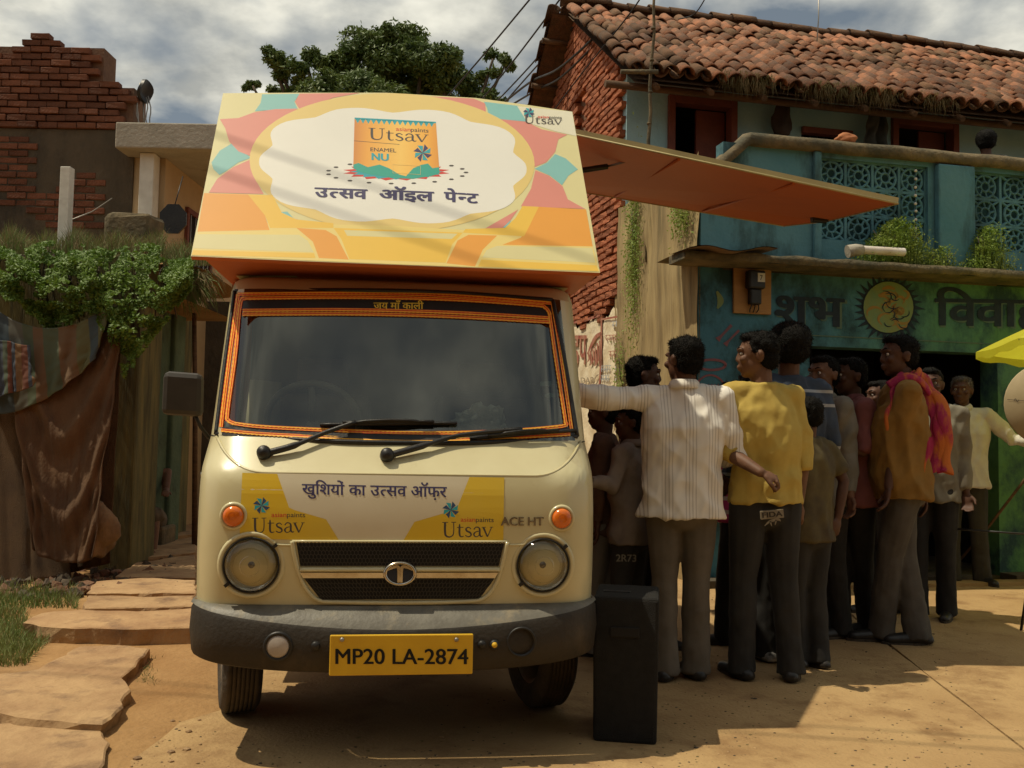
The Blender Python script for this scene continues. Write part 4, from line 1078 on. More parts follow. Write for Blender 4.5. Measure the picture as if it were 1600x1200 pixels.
def glassmat(nm, tint, ior, rough, wave=0):
    m = mat(nm, tint, None, rough); t_ = m.node_tree; N = t_.nodes; L = t_.links
    for n in list(N):
        if n.type != 'OUTPUT_MATERIAL': N.remove(n)
    tr = N.new('ShaderNodeBsdfTransparent'); tr.inputs[0].default_value = (*tint, 1); gl = N.new('ShaderNodeBsdfGlossy'); gl.inputs['Roughness'].default_value = rough
    fr = N.new('ShaderNodeFresnel'); fr.inputs[0].default_value = ior; mxs = N.new('ShaderNodeMixShader')
    if wave:
        tc = N.new('ShaderNodeTexCoord'); wv = N.new('ShaderNodeTexWave'); wv.inputs['Scale'].default_value = wave; wv.bands_direction = 'X'; wv.inputs['Distortion'].default_value = .6; L.new(tc.outputs['Object'], wv.inputs['Vector'])
        bp = N.new('ShaderNodeBump'); bp.inputs['Strength'].default_value = .8; bp.inputs['Distance'].default_value = .004; L.new(wv.outputs['Fac'], bp.inputs['Height']); L.new(bp.outputs[0], gl.inputs['Normal']); L.new(bp.outputs[0], fr.inputs['Normal'])
    L.new(fr.outputs[0], mxs.inputs[0]); L.new(tr.outputs[0], mxs.inputs[1]); L.new(gl.outputs[0], mxs.inputs[2]); L.new(mxs.outputs[0], [n for n in N if n.type == 'OUTPUT_MATERIAL'][0].inputs[0]); return m
M['lens'] = glassmat('headlamp_glass', (.97, .97, .94), 1.55, .05, 0)
M['chrome'] = mat('dull_chrome', (.62, .58, .50), (.42, .36, .27), .22, 12, metal=.95)
M['rubber'] = mat('dusty_tyre_rubber', (.035, .03, .024), (.08, .06, .04), .85, 9, .3, 50)
M['bumper'] = mat('dusty_bumper_plastic', (.034, .026, .018), (.024, .019, .013), .65, 5, .15, 60, stain=(.065, .048, .03), stscale=4, stamt=.38)
M['lip'] = mat('grey_scuffed_plastic', (.17, .16, .13), (.11, .10, .08), .5, 9, .1, 60, stain=(.27, .22, .14), stscale=9, stamt=.4)
M['amber'] = mat('amber_lens', (.72, .17, .012), (.62, .13, .01), .18, 20, coat=.5)
M['orange'] = mat('orange_box_paint', (.50, .135, .04), (.44, .11, .035), .55, 1.2, .1, 30, stain=(.38, .10, .035), stscale=2, stamt=.35)
M['plate'] = mat('yellow_plate', (.70, .43, .02), (.62, .37, .02), .5, 6)
def pr(n, c, c2=None): M[n] = mat(n, c, c2, .5, 2.5, spec=.35); return M[n]
VIN = dict(base=(.70, .64, .33), pink=(.70, .27, .22), teal=(.24, .52, .50), disc=(.76, .58, .21), white=(.80, .79, .72), or1=(.80, .36, .06), ye1=(.82, .53, .08), pale=(.80, .64, .22), cor=(.74, .71, .55))
for k, c in VIN.items(): pr('vinyl_' + k, c, tuple(x * .95 for x in c))

Z0, ZC, ZW0, ZW1, ZR = .555, 1.045, 1.18, 1.80, 1.885
PRO = [(.30, .075), (.555, .062), (.62, .048), (.80, .035), (.95, .040), (1.045, .062), (1.18, .225), (1.80, .52), (1.86, .61), (1.885, .73)]
def prof(z):
    w = .006 + .06 * max(0, min(1, (1.03 - z) / .08))
    return sum(prof0(z + w * k / 4) for k in range(-4, 5)) / 9
def prof0(z):
    for (a, ya), (b, yb) in zip(PRO, PRO[1:]):
        if z <= b: return ya + (yb - ya) * max(0, (z - a)) / (b - a)
    return PRO[-1][1]
def WH(z): return .757 - .010 * max(0, z - 1.1)
def bow(x, z):
    t = min(1, abs(x) / WH(z)); return .028 * t * t + .12 * t ** 16
def S(x, z, off=0.0): return prof(z) + bow(x, z) - off
def zcrease(x):
    t = max(0, (abs(x) - .50) / .225); return min(ZW0 - .002, ZC + (ZW0 - ZC) * min(1, t) ** 2.2)
def xg(z): return .700 - .022 * (z - ZW0) / (ZW1 - ZW0)
def panel(zl, zh, xs, nv, off=0.0, offb=None):
    """front skin between two curves, columns xs; xs may run into the sides"""
    mb = MB(); rows = []
    for j in range(nv + 1):
        v = j / nv
        for x in xs:
            if isinstance(x, tuple): sx, yy = x; a = zl(sx * .75); b = zh(sx * .75); z = a + (b - a) * v; mb.v.append((sx * WH(z), S(WH(z), z) + yy, z))
            else:
                a = zl(x); b = zh(x); z = a + (b - a) * v; X = x / .75 * WH(z)
                o = off if offb is None else off + (offb - off) * (v)
                mb.v.append((X, S(X, z) - o, z))
    n = len(xs)
    for j in range(nv):
        for i in range(n - 1): mb.f.append((j * n + i, j * n + i + 1, j * n + n + i + 1, j * n + n + i)); mb.m.append(0); mb.sm.append(True)
    return mb
side = [.06, .14, .3, .5, .7, .9]
front = [-.75 + 1.5 * i / 70 for i in range(71)]
full = [(-1, s) for s in reversed(side)] + front + [(1, s) for s in side]
mb = panel(lambda x: Z0, zcrease, full, 16)
cab = mb.obj('cab_body', M['cream'], tk)
mb = panel(lambda x: zcrease(x) + .002, lambda x: ZW0, [x for x in front if abs(x) < .725], 10, -.014, .0); mb.obj('cowl_panel', M['cream'], tk)
# rolled edge along the crease
mb = MB(); mb.tube([(x, S(x, zcrease(x)) + .004, zcrease(x) + .001) for x in front if abs(x) < .73], .0055, 6); mb.obj('bonnet_edge', M['cream'], cab)
mb = panel(lambda x: ZW1, lambda x: ZR, full, 6)
mb.grid(lambda u, v: ((u * 2 - 1) * WH(ZR), .73 + .028 * (2 * u - 1) ** 2 + v * .37, ZR + .012 * (1 - (2 * u - 1) ** 2)), 30, 4)
mb.obj('roof', M['cream'], tk)
# pillars
for sg in (-1, 1):
    mb = MB(); n = 12; cols = [0, .25, .5, .75, 1]
    for j in range(n + 1):
        z = ZW0 + (ZW1 - ZW0) * j / n
        pts = []
        for c in cols: X = sg * (xg(z) + (WH(z) - xg(z)) * c); pts.append((X, S(X, z), z))
        for s_ in (.05, .12): pts.append((sg * WH(z), S(WH(z), z) + s_, z))
        mb.v += pts
    k = 7
    for j in range(n):
        for i in range(k - 1): mb.f.append((j * k + i, j * k + i + 1, j * k + k + i + 1, j * k + k + i)); mb.m.append(0); mb.sm.append(True)
    mb.obj('windscreen_pillar', M['cream'], tk)
    mb = MB()
    for z_a, z_b in ((ZW0, 1.24), (1.72, ZW1)):
        mb.add([(sg * .755, S(WH(1.2), z_a) + .12, z_a), (sg * .755, 1.1, z_a), (sg * .752, 1.1, z_b), (sg * .752, S(WH(1.2), z_b) + .12, z_b)], [(0, 1, 2, 3)])
    mb.box(sg * .755 - .02, sg * .755, 1.02, 1.1, ZW0, ZW1)
    dr = mb.obj('door_frame', M['cream'], tk)
    MB().add([(sg * .748, S(WH(1.2), 1.24) + .12, 1.24), (sg * .748, 1.02, 1.24), (sg * .746, 1.02, 1.72), (sg * .746, S(WH(1.2), 1.72) + .12, 1.72)], [(0, 1, 2, 3)]).obj('side_window', M['glass'], dr)
for sg in (-1, 1):      # seam between the door line and the front skin
    MB().tube([(sg * WH(ZW0) * t_, S(WH(ZW0) * t_, ZW0) - .001, ZW0 - .012 * (1 - t_) * 10) for t_ in (.955, .97, .985, 1.0)] + [(sg * (WH(ZW0) + .001), S(WH(ZW0), ZW0) + s_, ZW0) for s_ in (.05, .12)], .0028, 5).obj('panel_seam', M['black'], cab)
    MB().tube([(sg * .7585, S(.757, z) + .13, z) for z in (.56, .7, .85, 1.0, 1.17)], .003, 5).obj('door_seam', M['black'], cab)
# windscreen: glass, rubber gasket, decorative tape, lettering
mb = MB(); mb.grid(lambda u, v: ((2 * u - 1) * xg(ZW0 + (ZW1 - ZW0) * v), S((2 * u - 1) * xg(ZW0 + (ZW1 - ZW0) * v), ZW0 + (ZW1 - ZW0) * v) , ZW0 + (ZW1 - ZW0) * v), 40, 16)
ws = mb.obj('windscreen', M['glass'], tk)
def thit(px, py, off=0.0):
    y = .3
    for _ in range(14):
        v = TF.hit(px, py, (0, y, 0), (0, 1, 0)); yn = S(v.x, v.z, off); y = y * .35 + yn * .65
    return (v.x, y, v.z)
def c2(x, y): return 300 + x / 2.5, 420 + y / 2.5
def c3(x, y): return 290 + x / 2.4615, 720 + y / 2.4615
def ribbon(name, fn, pts, w, m, parent, off, wave=0, wl_=17, n=10, side_=0):
    q = catmull(pts, n) if len(pts) > 2 else pts
    # resample
    seg = []; step = 4.0
    for a, b in zip(q, q[1:]):
        L_ = math.hypot(b[0] - a[0], b[1] - a[1]); k = max(1, int(L_ / step))
        for i in range(k): seg.append((a[0] + (b[0] - a[0]) * i / k, a[1] + (b[1] - a[1]) * i / k))
    seg.append(q[-1]); V = []; Fc = []; s = 0
    for i, p in enumerate(seg):
        a = seg[max(i - 1, 0)]; b = seg[min(i + 1, len(seg) - 1)]; dx, dy = b[0] - a[0], b[1] - a[1]; l = math.hypot(dx, dy) or 1
        if i: s += math.hypot(p[0] - seg[i-1][0], p[1] - seg[i-1][1])
        nx, ny = -dy / l, dx / l; ww = w / 2 * (1 + (wave * math.sin(s / wl_ * 6.283)))
        V += [(p[0] + nx * (ww + side_), p[1] + ny * (ww + side_)), (p[0] + nx * (side_ - (w / 2)), p[1] + ny * (side_ - w / 2))]
    for i in range(len(seg) - 1): Fc.append((2*i, 2*i + 1, 2*i + 3, 2*i + 2))
    def mp(x, y): return thit(*fn(x, y), off)
    return decal(name, (V, Fc), mp, m, parent)
gas = MB()
for (p) in ([(168, 88), (600, 84), (1000, 93), (1408, 122)], [(1408, 122), (1450, 330), (1504, 655)], [(1504, 655), (1150, 678), (850, 680), (500, 672), (94, 645)], [(94, 645), (125, 400), (168, 88)]):
    q = catmull([thit(*c2(*a), .004) for a in p], 10); gas.tube(q, .010, 6)
gas.obj('rubber_gasket', M['black'], ws)
ribbon('black_band', c2, [(180, 102), (600, 100), (1000, 108), (1400, 137)], 14, M['black'], ws, .002)
ribbon('black_band', c2, [(185, 140), (600, 136), (1000, 146), (1402, 172)], 36, M['black'], ws, .0022)
ribbon('black_band', c2, [(118, 634), (330, 640), (850, 660), (1200, 650), (1490, 634)], 34, M['black'], ws, .002)
M['tapered'] = mat('red_decorative_tape', (.85, .09, .03), (.75, .06, .03), .5, 30); M['tapeor'] = mat('orange_decorative_tape', (.95, .50, .05), (.92, .40, .03), .5, 30)
tapes = [
 [(178, 99), (600, 96), (1000, 104), (1404, 134)], [(205, 115), (600, 111), (1000, 119), (1330, 141), (1380, 152), (1400, 180)],
 [(198, 163), (600, 160), (1000, 170), (1398, 192)], [(196, 178), (600, 176), (1000, 186), (1400, 208)],
 [(180, 100), (152, 300), (124, 520), (113, 618)], [(205, 116), (188, 140), (168, 340), (138, 560), (142, 592), (165, 604)],
 [(165, 604), (330, 620), (850, 640), (1200, 634), (1440, 615), (1458, 598)], [(113, 630), (330, 648), (850, 668), (1200, 660), (1478, 646)],
 [(1408, 134), (1440, 330), (1484, 634)], [(1396, 170), (1418, 330), (1460, 600)]]
for i, p in enumerate(tapes):
    ribbon('red_tape', c2, p, 14 if i not in (4, 5) else 16, M['tapered'], ws, .004)
    sgn = 1 if i in (0, 1, 2, 3, 5, 8) else -1
    ribbon('orange_tape', c2, p, 5.2, M['tapeor'], ws, .0055, .55, 17, side_=(3.5 if i in (1, 2, 3, 4, 5, 9, 7) else -3.5))
    ribbon('orange_tape', c2, p, 2.4, M['tapeor'], ws, .0058, .6, 17, side_=(-4.5 if i in (1, 2, 3, 4, 5, 9, 7) else 4.5))
def td(shape, fn, m, parent, off, name='lettering'): return decal(name, shape, lambda x, y: thit(*fn(x, y), off), m, parent)
M['yel'] = mat('yellow_print', (.80, .58, .06), None, .6)
td(fit(runs2d(['जय माँ काली'], .022), (709, 156), (905, 157), -38), c2, M['yel'], ws, .005)
for (x, y, w, h) in ((1382, 450, 22, 9), (1398, 495, 20, 9)):
    td(([(x + w * math.cos(a * .3927), y + h * math.sin(a * .3927)) if y > 480 else (x + w * (1 if a in (0, 1, 2, 3, 12, 13, 14, 15) else -1), y + h * (1 if a < 8 else -1)) for a in range(16)], [tuple(range(16))]) if y > 480 else ([(x - w, y - h), (x + w, y - h - 2), (x + w, y + h - 2), (x - w, y + h)], [(0, 1, 2, 3)]), c2, mat('pale_sticker', (.35, .45, .38), (.28, .4, .38), .6), ws, -.004, 'sticker')
# cab interior
mb = MB(); mb.bbox(-.70, .70, .30, .62, .80, 1.155, .03); mb.obj('dashboard', mat('dark_grey_dashboard', (.05, .048, .04), (.035, .033, .03), .8, 6), tk)
mb = MB(); mb.box(-.73, .73, 1.13, 1.15, .6, 1.86); mb.box(-.73, .73, .2, 1.129, .58, .60); mb.obj('cab_back_wall', mat('grey_cab_lining', (.10, .095, .08), None, .9), tk)
for x in (-.38, .38):
    mb = MB(); mb.bbox(x - .24, x + .24, .62, 1.05, .70, .86, .04); mb.bbox(x - .23, x + .23, .98, 1.10, .861, 1.38, .04); st = mb.obj('seat', mat('seat_vinyl', (.16, .13, .10), (.10, .085, .065), .7, 5), tk)
    MB().bbox(x - .12, x + .12, 1.0, 1.09, 1.40, 1.55, .03).obj('headrest', MATS['seat_vinyl'], st)
stw = MB(); Mx = Matrix.Translation((-.37, .50, 1.235)) @ Matrix.Rotation(R(-58), 4, 'X')
stw.tube([Mx @ Vector((.19 * math.cos(a * math.pi / 16), .19 * math.sin(a * math.pi / 16), 0)) for a in range(33)], .015, 8, cap=False)
for a in (0, 2.1, 4.2): stw.tube([Mx @ Vector((0, 0, -.03)), Mx @ Vector((.19 * math.cos(a + .5), .19 * math.sin(a + .5), 0))], .013, 6)
stw.tube([Mx @ Vector((0, 0, -.02)), Mx @ Vector((0, 0, -.3))], .03, 8); stw.obj('steering_wheel', mat('grey_wheel_rim', (.42, .40, .34), None, .4), tk)
mb = MB(); mb.tube([(-.62, .75, 1.0), (-.60, .74, 1.42)], [.10, .085], 10, flat=.35); mb.obj('seat_belt_trim', mat('pale_trim', (.45, .40, .28), None, .6), tk)
bm = bmesh.new(); bmesh.ops.create_icosphere(bm, subdivisions=4, radius=1)
for v in bm.verts: d = 1 + .5 * nz(*v.co, 1.6) + .35 * abs(nz(*v.co, 6)); v.co = Vector((.33 + v.co.x * .11 * d, .40 + v.co.y * .05 * d, 1.195 + max(-.3, v.co.z) * .11 * d))
MB().bm(bm).obj('crumpled_plastic_bag', mat('clear_plastic', (.75, .78, .68), (.35, .38, .32), .15, 14, coat=.6), tk)
# wipers
for (pv, arm, bl0, bl1) in (((283, 722), [(283, 722), (400, 690), (520, 640), (640, 598)], (500, 609), (1035, 603)), ((762, 731), [(762, 731), (900, 692), (1050, 650), (1290, 626)], (1085, 664), (1500, 630))):
    mb = MB(); a = [Vector(thit(*c2(*p), .035 if i else .02)) for i, p in enumerate(arm)]
    mb.tube(catmull([tuple(x) for x in a], 5), [.013] * 6 + [.009] * 10, 8)
    c = Vector(thit(*c2(*pv), .0)); Mx = Matrix.Translation(c) @ Matrix.Rotation(R(75), 4, 'X')
    mb.lathe([(0.0, .045), (.018, .043), (.026, .03), (.028, .0), (.03, -.02)], 16, Mx); wp = mb.obj('wiper_arm', M['black'], tk)
    n = 12; mb = MB(); b0 = [Vector(thit(*c2(bl0[0] + (bl1[0] - bl0[0]) * i / n, bl0[1] + (bl1[1] - bl0[1]) * i / n), .012)) for i in range(n + 1)]
    mb.tube(b0, .007, 6); mb.tube([p + Vector((0, -.014, .008)) for p in b0[2:-2]], .006, 6)
    mb.tube([b0[2], b0[4] + Vector((0, -.02, .012)), b0[n // 2] + Vector((0, -.025, .015)), b0[8] + Vector((0, -.02, .012)), b0[10]], .006, 6)
    mb.obj('wiper_blade', M['black'], wp)
# bonnet poster
M['pcream'] = mat('poster_cream', (.68, .62, .46), (.64, .57, .40), .45, 3, coat=.2); M['pyel'] = mat('poster_yellow', (.70, .46, .02), (.68, .48, .05), .45, 2.5, coat=.2)
def quadgrid(corn, fn, off, nu=24, nv=8):
    a, b, c, d = corn; V = []; Fc = []
    for j in range(nv + 1):
        for i in range(nu + 1):
            u, v = i / nu, j / nv; V.append(((a[0] * (1-u) + b[0] * u) * (1-v) + (d[0] * (1-u) + c[0] * u) * v, (a[1] * (1-u) + b[1] * u) * (1-v) + (d[1] * (1-u) + c[1] * u) * v))
    for j in range(nv):
        for i in range(nu): q = j * (nu + 1) + i; Fc.append((q, q + 1, q + nu + 2, q + nu + 1))
    return V, Fc
po = td(quadgrid([(218, 46), (1226, 64), (1222, 310), (207, 300)], c3, 0), c3, M['pcream'], tk, .0010, 'bonnet_poster')
for q in ([(218, 46), (352, 50), (398, 180), (212, 178)], [(212, 178), (398, 180), (420, 190), (207, 300)], [(420, 190), (540, 225), (590, 306), (207, 300)], [(1092, 62), (1226, 64), (1224, 180), (1045, 180)], [(1045, 180), (1224, 180), (1222, 310), (1000, 200)], [(1000, 200), (1222, 310), (838, 306), (880, 235)]):
    td(quadgrid(q, c3, 0, 6, 5), c3, M['pyel'], po, .0013, 'yellow_print')
td(fit(runs2d(['खुिशयों', ' ', 'का', ' ', 'उ', ('त', .235), 'सव', ' ', 'ऑफ़र'], .02), (447, 128), (1005, 140), -62), c3, M['navy'], po, .0016)
def logo(fn, hit, off, parent, pin, asn, uts, hA, hU, flipx=1, pr_=33, psx=1.0):
    A, B = pin2d(*pin, pr_, psx); f = lambda sh, m, o=0: decal('lettering' if m != M['teal'] else 'logo', sh, lambda x, y: hit(*fn(x, y), off + o * .2), m, parent)
    f(A, M['teal']); f(B, mat('dark_blue_print', (.03, .07, .16), None, .6), .0008)
    (x0, y0), (x1, y1) = asn; xm = x0 + (x1 - x0) * .445; ym = y0 + (y1 - y0) * .445
    f(fit(runs2d(['asian'], .006), (x0, y0), (xm, ym), hA), M['red']); f(fit(runs2d(['paints'], .006), (xm + 2, ym), (x1, y1), hA), M['grey'])
    f(fit(utsav2d(), uts[0], uts[1], hU), M['grey'])
logo(c3, thit, .0016, po, (292, 172), ((330, 216), (460, 217)), ((256, 279), (458, 276)), -26, -78)
logo(c3, thit, .0016, po, (1020, 189), ((1058, 234), (1185, 236)), ((987, 295), (1183, 293)), -26, -78)
# faded model badge
td(fit(runs2d(['ACE HT'], .03), (1212, 249), (1378, 249), -46), c3, M['chrome'], cab, .004, 'badge')
# indicators and headlamps
def onbody(x, z, off=0): return Matrix.Translation((x, S(x, z) - off, z)) @ Matrix.Rotation(R(90), 4, 'X')
for sg in (-1, 1):
    mb = MB(); Mx = onbody(sg * .607, .888); mb.lathe([(.052, -.01), (.050, .006), (.042, .010), (.038, .006)], 28, Mx); i_ = mb.obj('indicator_bezel', M['cream'], tk)
    mb = MB(); mb.lathe([(.038, .004), (.036, .016), (.026, .024), (.012, .027), (0.0005, .028)], 28, Mx); mb.lathe([(.020, .029), (.016, .031), (.012, .029)], 20, Mx); mb.obj('indicator_lens', M['amber'], i_)
    Mx = onbody(sg * .537, .712, .004)
    mb = MB(); mb.lathe([(.124, -.012), (.120, .004), (.112, .007), (.1025, .002), (.101, -.05)], 44, Mx); hb = mb.obj('headlamp_surround', M['cream'], tk)
    mb = MB(); mb.lathe([(.1005, -.03), (.1015, .006), (.099, .011), (.095, .009), (.094, -.03)], 44, Mx)
    for a in (40, 220): mb.box(.098, .118, -.006, .006, .0, .014, M=Mx @ Matrix.Rotation(R(a), 4, 'Z'))
    mb.obj('headlamp_rim', M['black'], hb)
    mb = MB(); mb.lathe([(.094, .004), (.085, -.008), (.06, -.022), (.03, -.031), (.0005, -.033)], 36, Mx); mb.obj('reflector', mat('silvered_reflector', (.85, .83, .74), None, .22, metal=1.0), hb)
    mb = MB(); mb.lathe([(.0005, -.03), (.013, -.026), (.014, -.008), (.010, .004), (.0005, .006)], 16, Mx); mb.obj('bulb', M['metal'], hb)
    mb = MB(); prf = [(.094, .006), (.085, .020), (.06, .031), (.03, .037), (.0005, .039)]; mb.lathe(prf, 40, Mx)
    for k in range(0):
        x = k * .019; h = math.sqrt(max(0, .085 ** 2 - x * x)); zf = lambda r: .039 - .033 * (r / .094) ** 2
        mb.tube([Mx @ Vector((x, y_ * h, zf(math.hypot(x, y_ * h)) + .0008)) for y_ in (-1, -.6, -.2, .2, .6, 1)], .0011, 4)
    for r_ in (.035, .062): mb.lathe([(r_ - .0015, .040 - .033 * (r_ / .094) ** 2), (r_, .042 - .033 * (r_ / .094) ** 2), (r_ + .0015, .040 - .033 * (r_ / .094) ** 2)], 32, Mx)
    mb.obj('headlamp_lens', M['lens'], hb)
# grille
def poly2(corn, off, name, m, parent, nu=30, nv=6): return td(quadgrid(corn, c3, 0, nu, nv), c3, m, parent, off, name)
up = [(426, 313), (1226, 313), (1204, 404), (441, 404)]; lo = [(456, 453), (1188, 453), (1130, 530), (520, 534)]
gr = poly2(up, .004, 'grille_panel', M['dark'], tk); gr2 = poly2(lo, .004, 'grille_panel', M['dark'], tk)
for q, par, nc, nr in ((up, gr, 56, 6), (lo, gr2, 50, 5)):
    def bil(u, v): a, b, c, d = q; return ((a[0] * (1-u) + b[0] * u) * (1-v) + (d[0] * (1-u) + c[0] * u) * v, (a[1] * (1-u) + b[1] * u) * (1-v) + (d[1] * (1-u) + c[1] * u) * v)
    Ls = []
    for j in range(nr + 1):
        for i in range(nc):
            o_ = .5 * (j % 2); a = bil(min(1, (i + o_) / nc), j / nr); b = bil(min(1, (i + .5 + o_) / nc), min(1, (j + .35) / nr)); c = bil(min(1, (i + 1 + o_) / nc), j / nr)
            Ls += [stroke([a, b], 2.0), stroke([b, c], 2.0)]
            if j < nr: Ls.append(stroke([b, bil(min(1, (i + .5 + o_) / nc), (j + 1) / nr)], 2.0))
    td(merge2d(Ls), c3, mat('dark_grey_grille_plastic', (.035, .032, .027), None, .5), par, .012, 'grille_mesh')
mb = MB()
def tpath(pts, off, r, n=5, closed=False): mb.tube([thit(*c3(*p), off) for p in catmull(pts, n)], r, 7)
tpath([(410, 309), (418, 360), (436, 430), (462, 490), (510, 536), (600, 544), (850, 546), (1060, 542), (1145, 530), (1190, 480), (1215, 410), (1238, 312)], .004, .0085)
tpath([(410, 310), (820, 311), (1238, 312)], .003, .0055)
tpath([(343, 312), (350, 322), (410, 324)], .0, .004); tpath([(1238, 324), (1300, 322), (1308, 312)], .0, .004)
mb.obj('grille_surround', M['cream'], tk)
mb = MB(); mb.tube([thit(*c3(x, 417), .006) for x in range(440, 1211, 22)], .0105, 8, flat=.6); gb = mb.obj('grille_bar', M['cream'], tk)
poly2([(440, 431), (1202, 431), (1190, 451), (452, 451)], .016, 'chrome_strip', M['chrome'], gb, 30, 1)
ce = Vector(thit(*c3(825, 434), .02)); Mx = Matrix.Translation(ce) @ Matrix.Rotation(R(90), 4, 'X') @ Matrix.Scale(.72, 4, (0, 1, 0))
mb = MB(); mb.lathe([(.062, -.018), (.063, .0), (.058, .009), (.050, .009), (.047, .002)], 40, Mx); em = mb.obj('emblem_ring', M['chrome'], tk)
MB().lathe([(.049, .001), (.0005, .003)], 36, Mx).obj('emblem_back', mat('dark_blue_enamel', (.012, .02, .04), None, .4), em)
T_ = merge2d([stroke([(-.045, .012), (-.022, .028), (-.006, .024), (-.005, -.05)], [.004, .013, .012, .009], 6), stroke([(.045, .012), (.022, .028), (.006, .024), (.005, -.05)], [.004, .013, .012, .009], 6)])
decal('emblem_letter', T_, lambda x, y: tuple(Mx @ Vector((x, y + .006, .007))), M['chrome'], em)
# bumper
def by(x, z): t = abs(x) / .77; return -.045 + .075 * t * t + .13 * t ** 12 + .02 * (z - .5)
xs = [-.77 + 1.54 * i / 60 for i in range(61)]
ptsb = [(-.77, by(.77, 0) + s) for s in (.5, .35, .2, .08)] + [(x, None) for x in xs] + [(.77, by(.77, 0) + s) for s in (.08, .2, .35, .5)]
zlo = lambda x: .335 + .04 * (abs(x) / .77) ** 3
zmid = lambda x: .492 + .068 * (abs(x) / .77) ** 1.9
mb = MB(); rows = [0, .06, .5, .92, 1.0]; offs = [.035, .008, 0, .004, .012]
for r, of in zip(rows, offs):
    for (x, y) in ptsb: z = zlo(x) + (zmid(x) - zlo(x)) * r; mb.v.append((x - (of if x > .769 else -of if x < -.769 else 0), (by(x, z) if y is None else y) + (of if y is None else 0), z))
n = len(ptsb)
for j in range(4):
    for i in range(n - 1): mb.f.append((j * n + i, j * n + i + 1, j * n + n + i + 1, j * n + n + i)); mb.m.append(0); mb.sm.append(True)
bu = mb.obj('bumper', M['bumper'], tk)
mb = MB(); NR = 4
for r in range(NR + 1):
    f = r / NR
    for (x, y) in ptsb:
        z = zmid(x) + (.566 - zmid(x)) * f + .006 * math.sin(f * 3.14); yy = (by(x, z) if y is None else y) + .012
        yb = (S(max(-.75, min(.75, x)), .56) - .002) if y is None else yy
        mb.v.append((x * (1 - .012 * f), yy + (max(yb, yy) - yy) * f ** 1.3, z))
for j in range(NR):
    for i in range(n - 1): mb.f.append((j * n + i, j * n + i + 1, j * n + n + i + 1, j * n + n + i)); mb.m.append(0); mb.sm.append(True)
mb.obj('bumper_top', M['lip'], bu)
def bhit(px, py, off=0):
    y = 0
    for _ in range(8):
        v = TF.hit(px, py, (0, y, 0), (0, 1, 0)); y = by(v.x, v.z) - off
    return Vector((v.x, y, v.z))
def disc(name, cx, cy, r, m, off=.004, prof_=None, parent=bu):
    c = bhit(*c3(cx, cy), off); Mx = Matrix.Translation(c) @ Matrix.Rotation(R(90), 4, 'X')
    return MB().lathe(prof_ or [(r, -.01), (r, .004), (r * .8, .009), (.0005, .011)], 28, Mx).obj(name, m, parent)
disc('fog_lamp_ring', 355, 714, .05, M['black'], .004, [(.052, -.01), (.052, .006), (.042, .008), (.040, .0)]); disc('fog_lamp', 355, 714, .040, mat('pale_round_reflector', (.45, .40, .36), (.36, .32, .28), .35, 9))
disc('fog_lamp_hole', 1292, 697, .05, M['black'], .002, [(.055, -.005), (.055, .005), (.048, .006), (.046, -.01), (.0005, -.01)])
disc('bolt', 500, 712, .016, M['black']); disc('bolt', 1140, 707, .015, M['black']); disc('bolt_ring', 1188, 708, .018, M['black']); disc('bolt', 1188, 708, .010, M['plate'], .012)
# number plate
cs = [bhit(*c3(*p), .03) for p in ((556, 667), (1106, 667), (1101, 820), (556, 826))]
yb = min(c.y for c in cs)
x0, x1 = cs[0].x, cs[1].x; zb, zt_ = (cs[2].z + cs[3].z) / 2, (cs[0].z + cs[1].z) / 2
npl = MB().bbox(x0, x1, yb - .004, yb + .008, zb, zt_, .004).obj('number_plate', M['plate'], tk)
MB().box(-.18, -.14, yb + .009, .03, zb + .04, zt_ - .03).box(.14, .18, yb + .009, .03, zb + .04, zt_ - .03).obj('plate_bracket', M['black'], npl)
def ph(px, py): v = TF.hit(px, py, (0, yb - .0055, 0), (0, 1, 0)); return (v.x, yb - .0055, v.z)
decal('plate_characters', fit(runs2d(['MP20 LA-2874'], .02), (576, 781), (1088, 782), -84), lambda x, y: ph(*c3(x, y)), M['dark'], npl)
for sx in (602, 1042): v = ph(*c3(sx, 688)); MB().lathe([(.008, 0), (.007, .004), (.0005, .005)], 10, Matrix.Translation(v) @ Matrix.Rotation(R(90), 4, 'X')).obj('screw', M['metal'], npl)
# wheels
def wheel(x, y, steer, out_):
    Mx = Matrix.Translation((x, y, .27)) @ Matrix.Rotation(steer, 4, 'Z') @ Matrix.Rotation(R(90) * out_, 4, 'Y')
    mb = MB(); w = .08
    prof_ = [(.165, -w * .8), (.20, -w * 1.02), (.245, -w * .98), (.262, -w * .8)]
    for k in range(-3, 4): c = k * .0175; prof_ += [(.268, c - .0065), (.269, c + .0065), (.261, c + .0075), (.261, c + .0098)] if k < 3 else [(.268, c - .0065), (.268, c + .0065)]
    prof_ += [(.262, w * .8), (.245, w * .98), (.20, w * 1.02), (.165, w * .8)]
    mb.lathe(prof_, 56, Mx); ty = mb.obj('tyre', M['rubber'], tk)
    mb = MB(); mb.lathe([(.166, -.06), (.150, -.05), (.146, .0), (.150, .058), (.168, .066), (.166, .07), (.145, .062), (.120, .03), (.07, .028), (.05, .045), (.0005, .047)], 32, Mx)
    for k in range(4): a = k * math.pi / 2; mb.lathe([(.009, .028), (.009, .042), (.0005, .043)], 8, Mx @ Matrix.Translation((.085 * math.cos(a), .085 * math.sin(a), 0)))
    mb.obj('rim', mat('silver_wheel_rim', (.42, .40, .36), (.30, .27, .22), .4, 8, metal=.7), ty)
wheel(-.672, .72, R(13), -1); wheel(.635, .72, R(13), 1); wheel(-.64, 2.75, 0, -1); wheel(.64, 2.75, 0, 1)
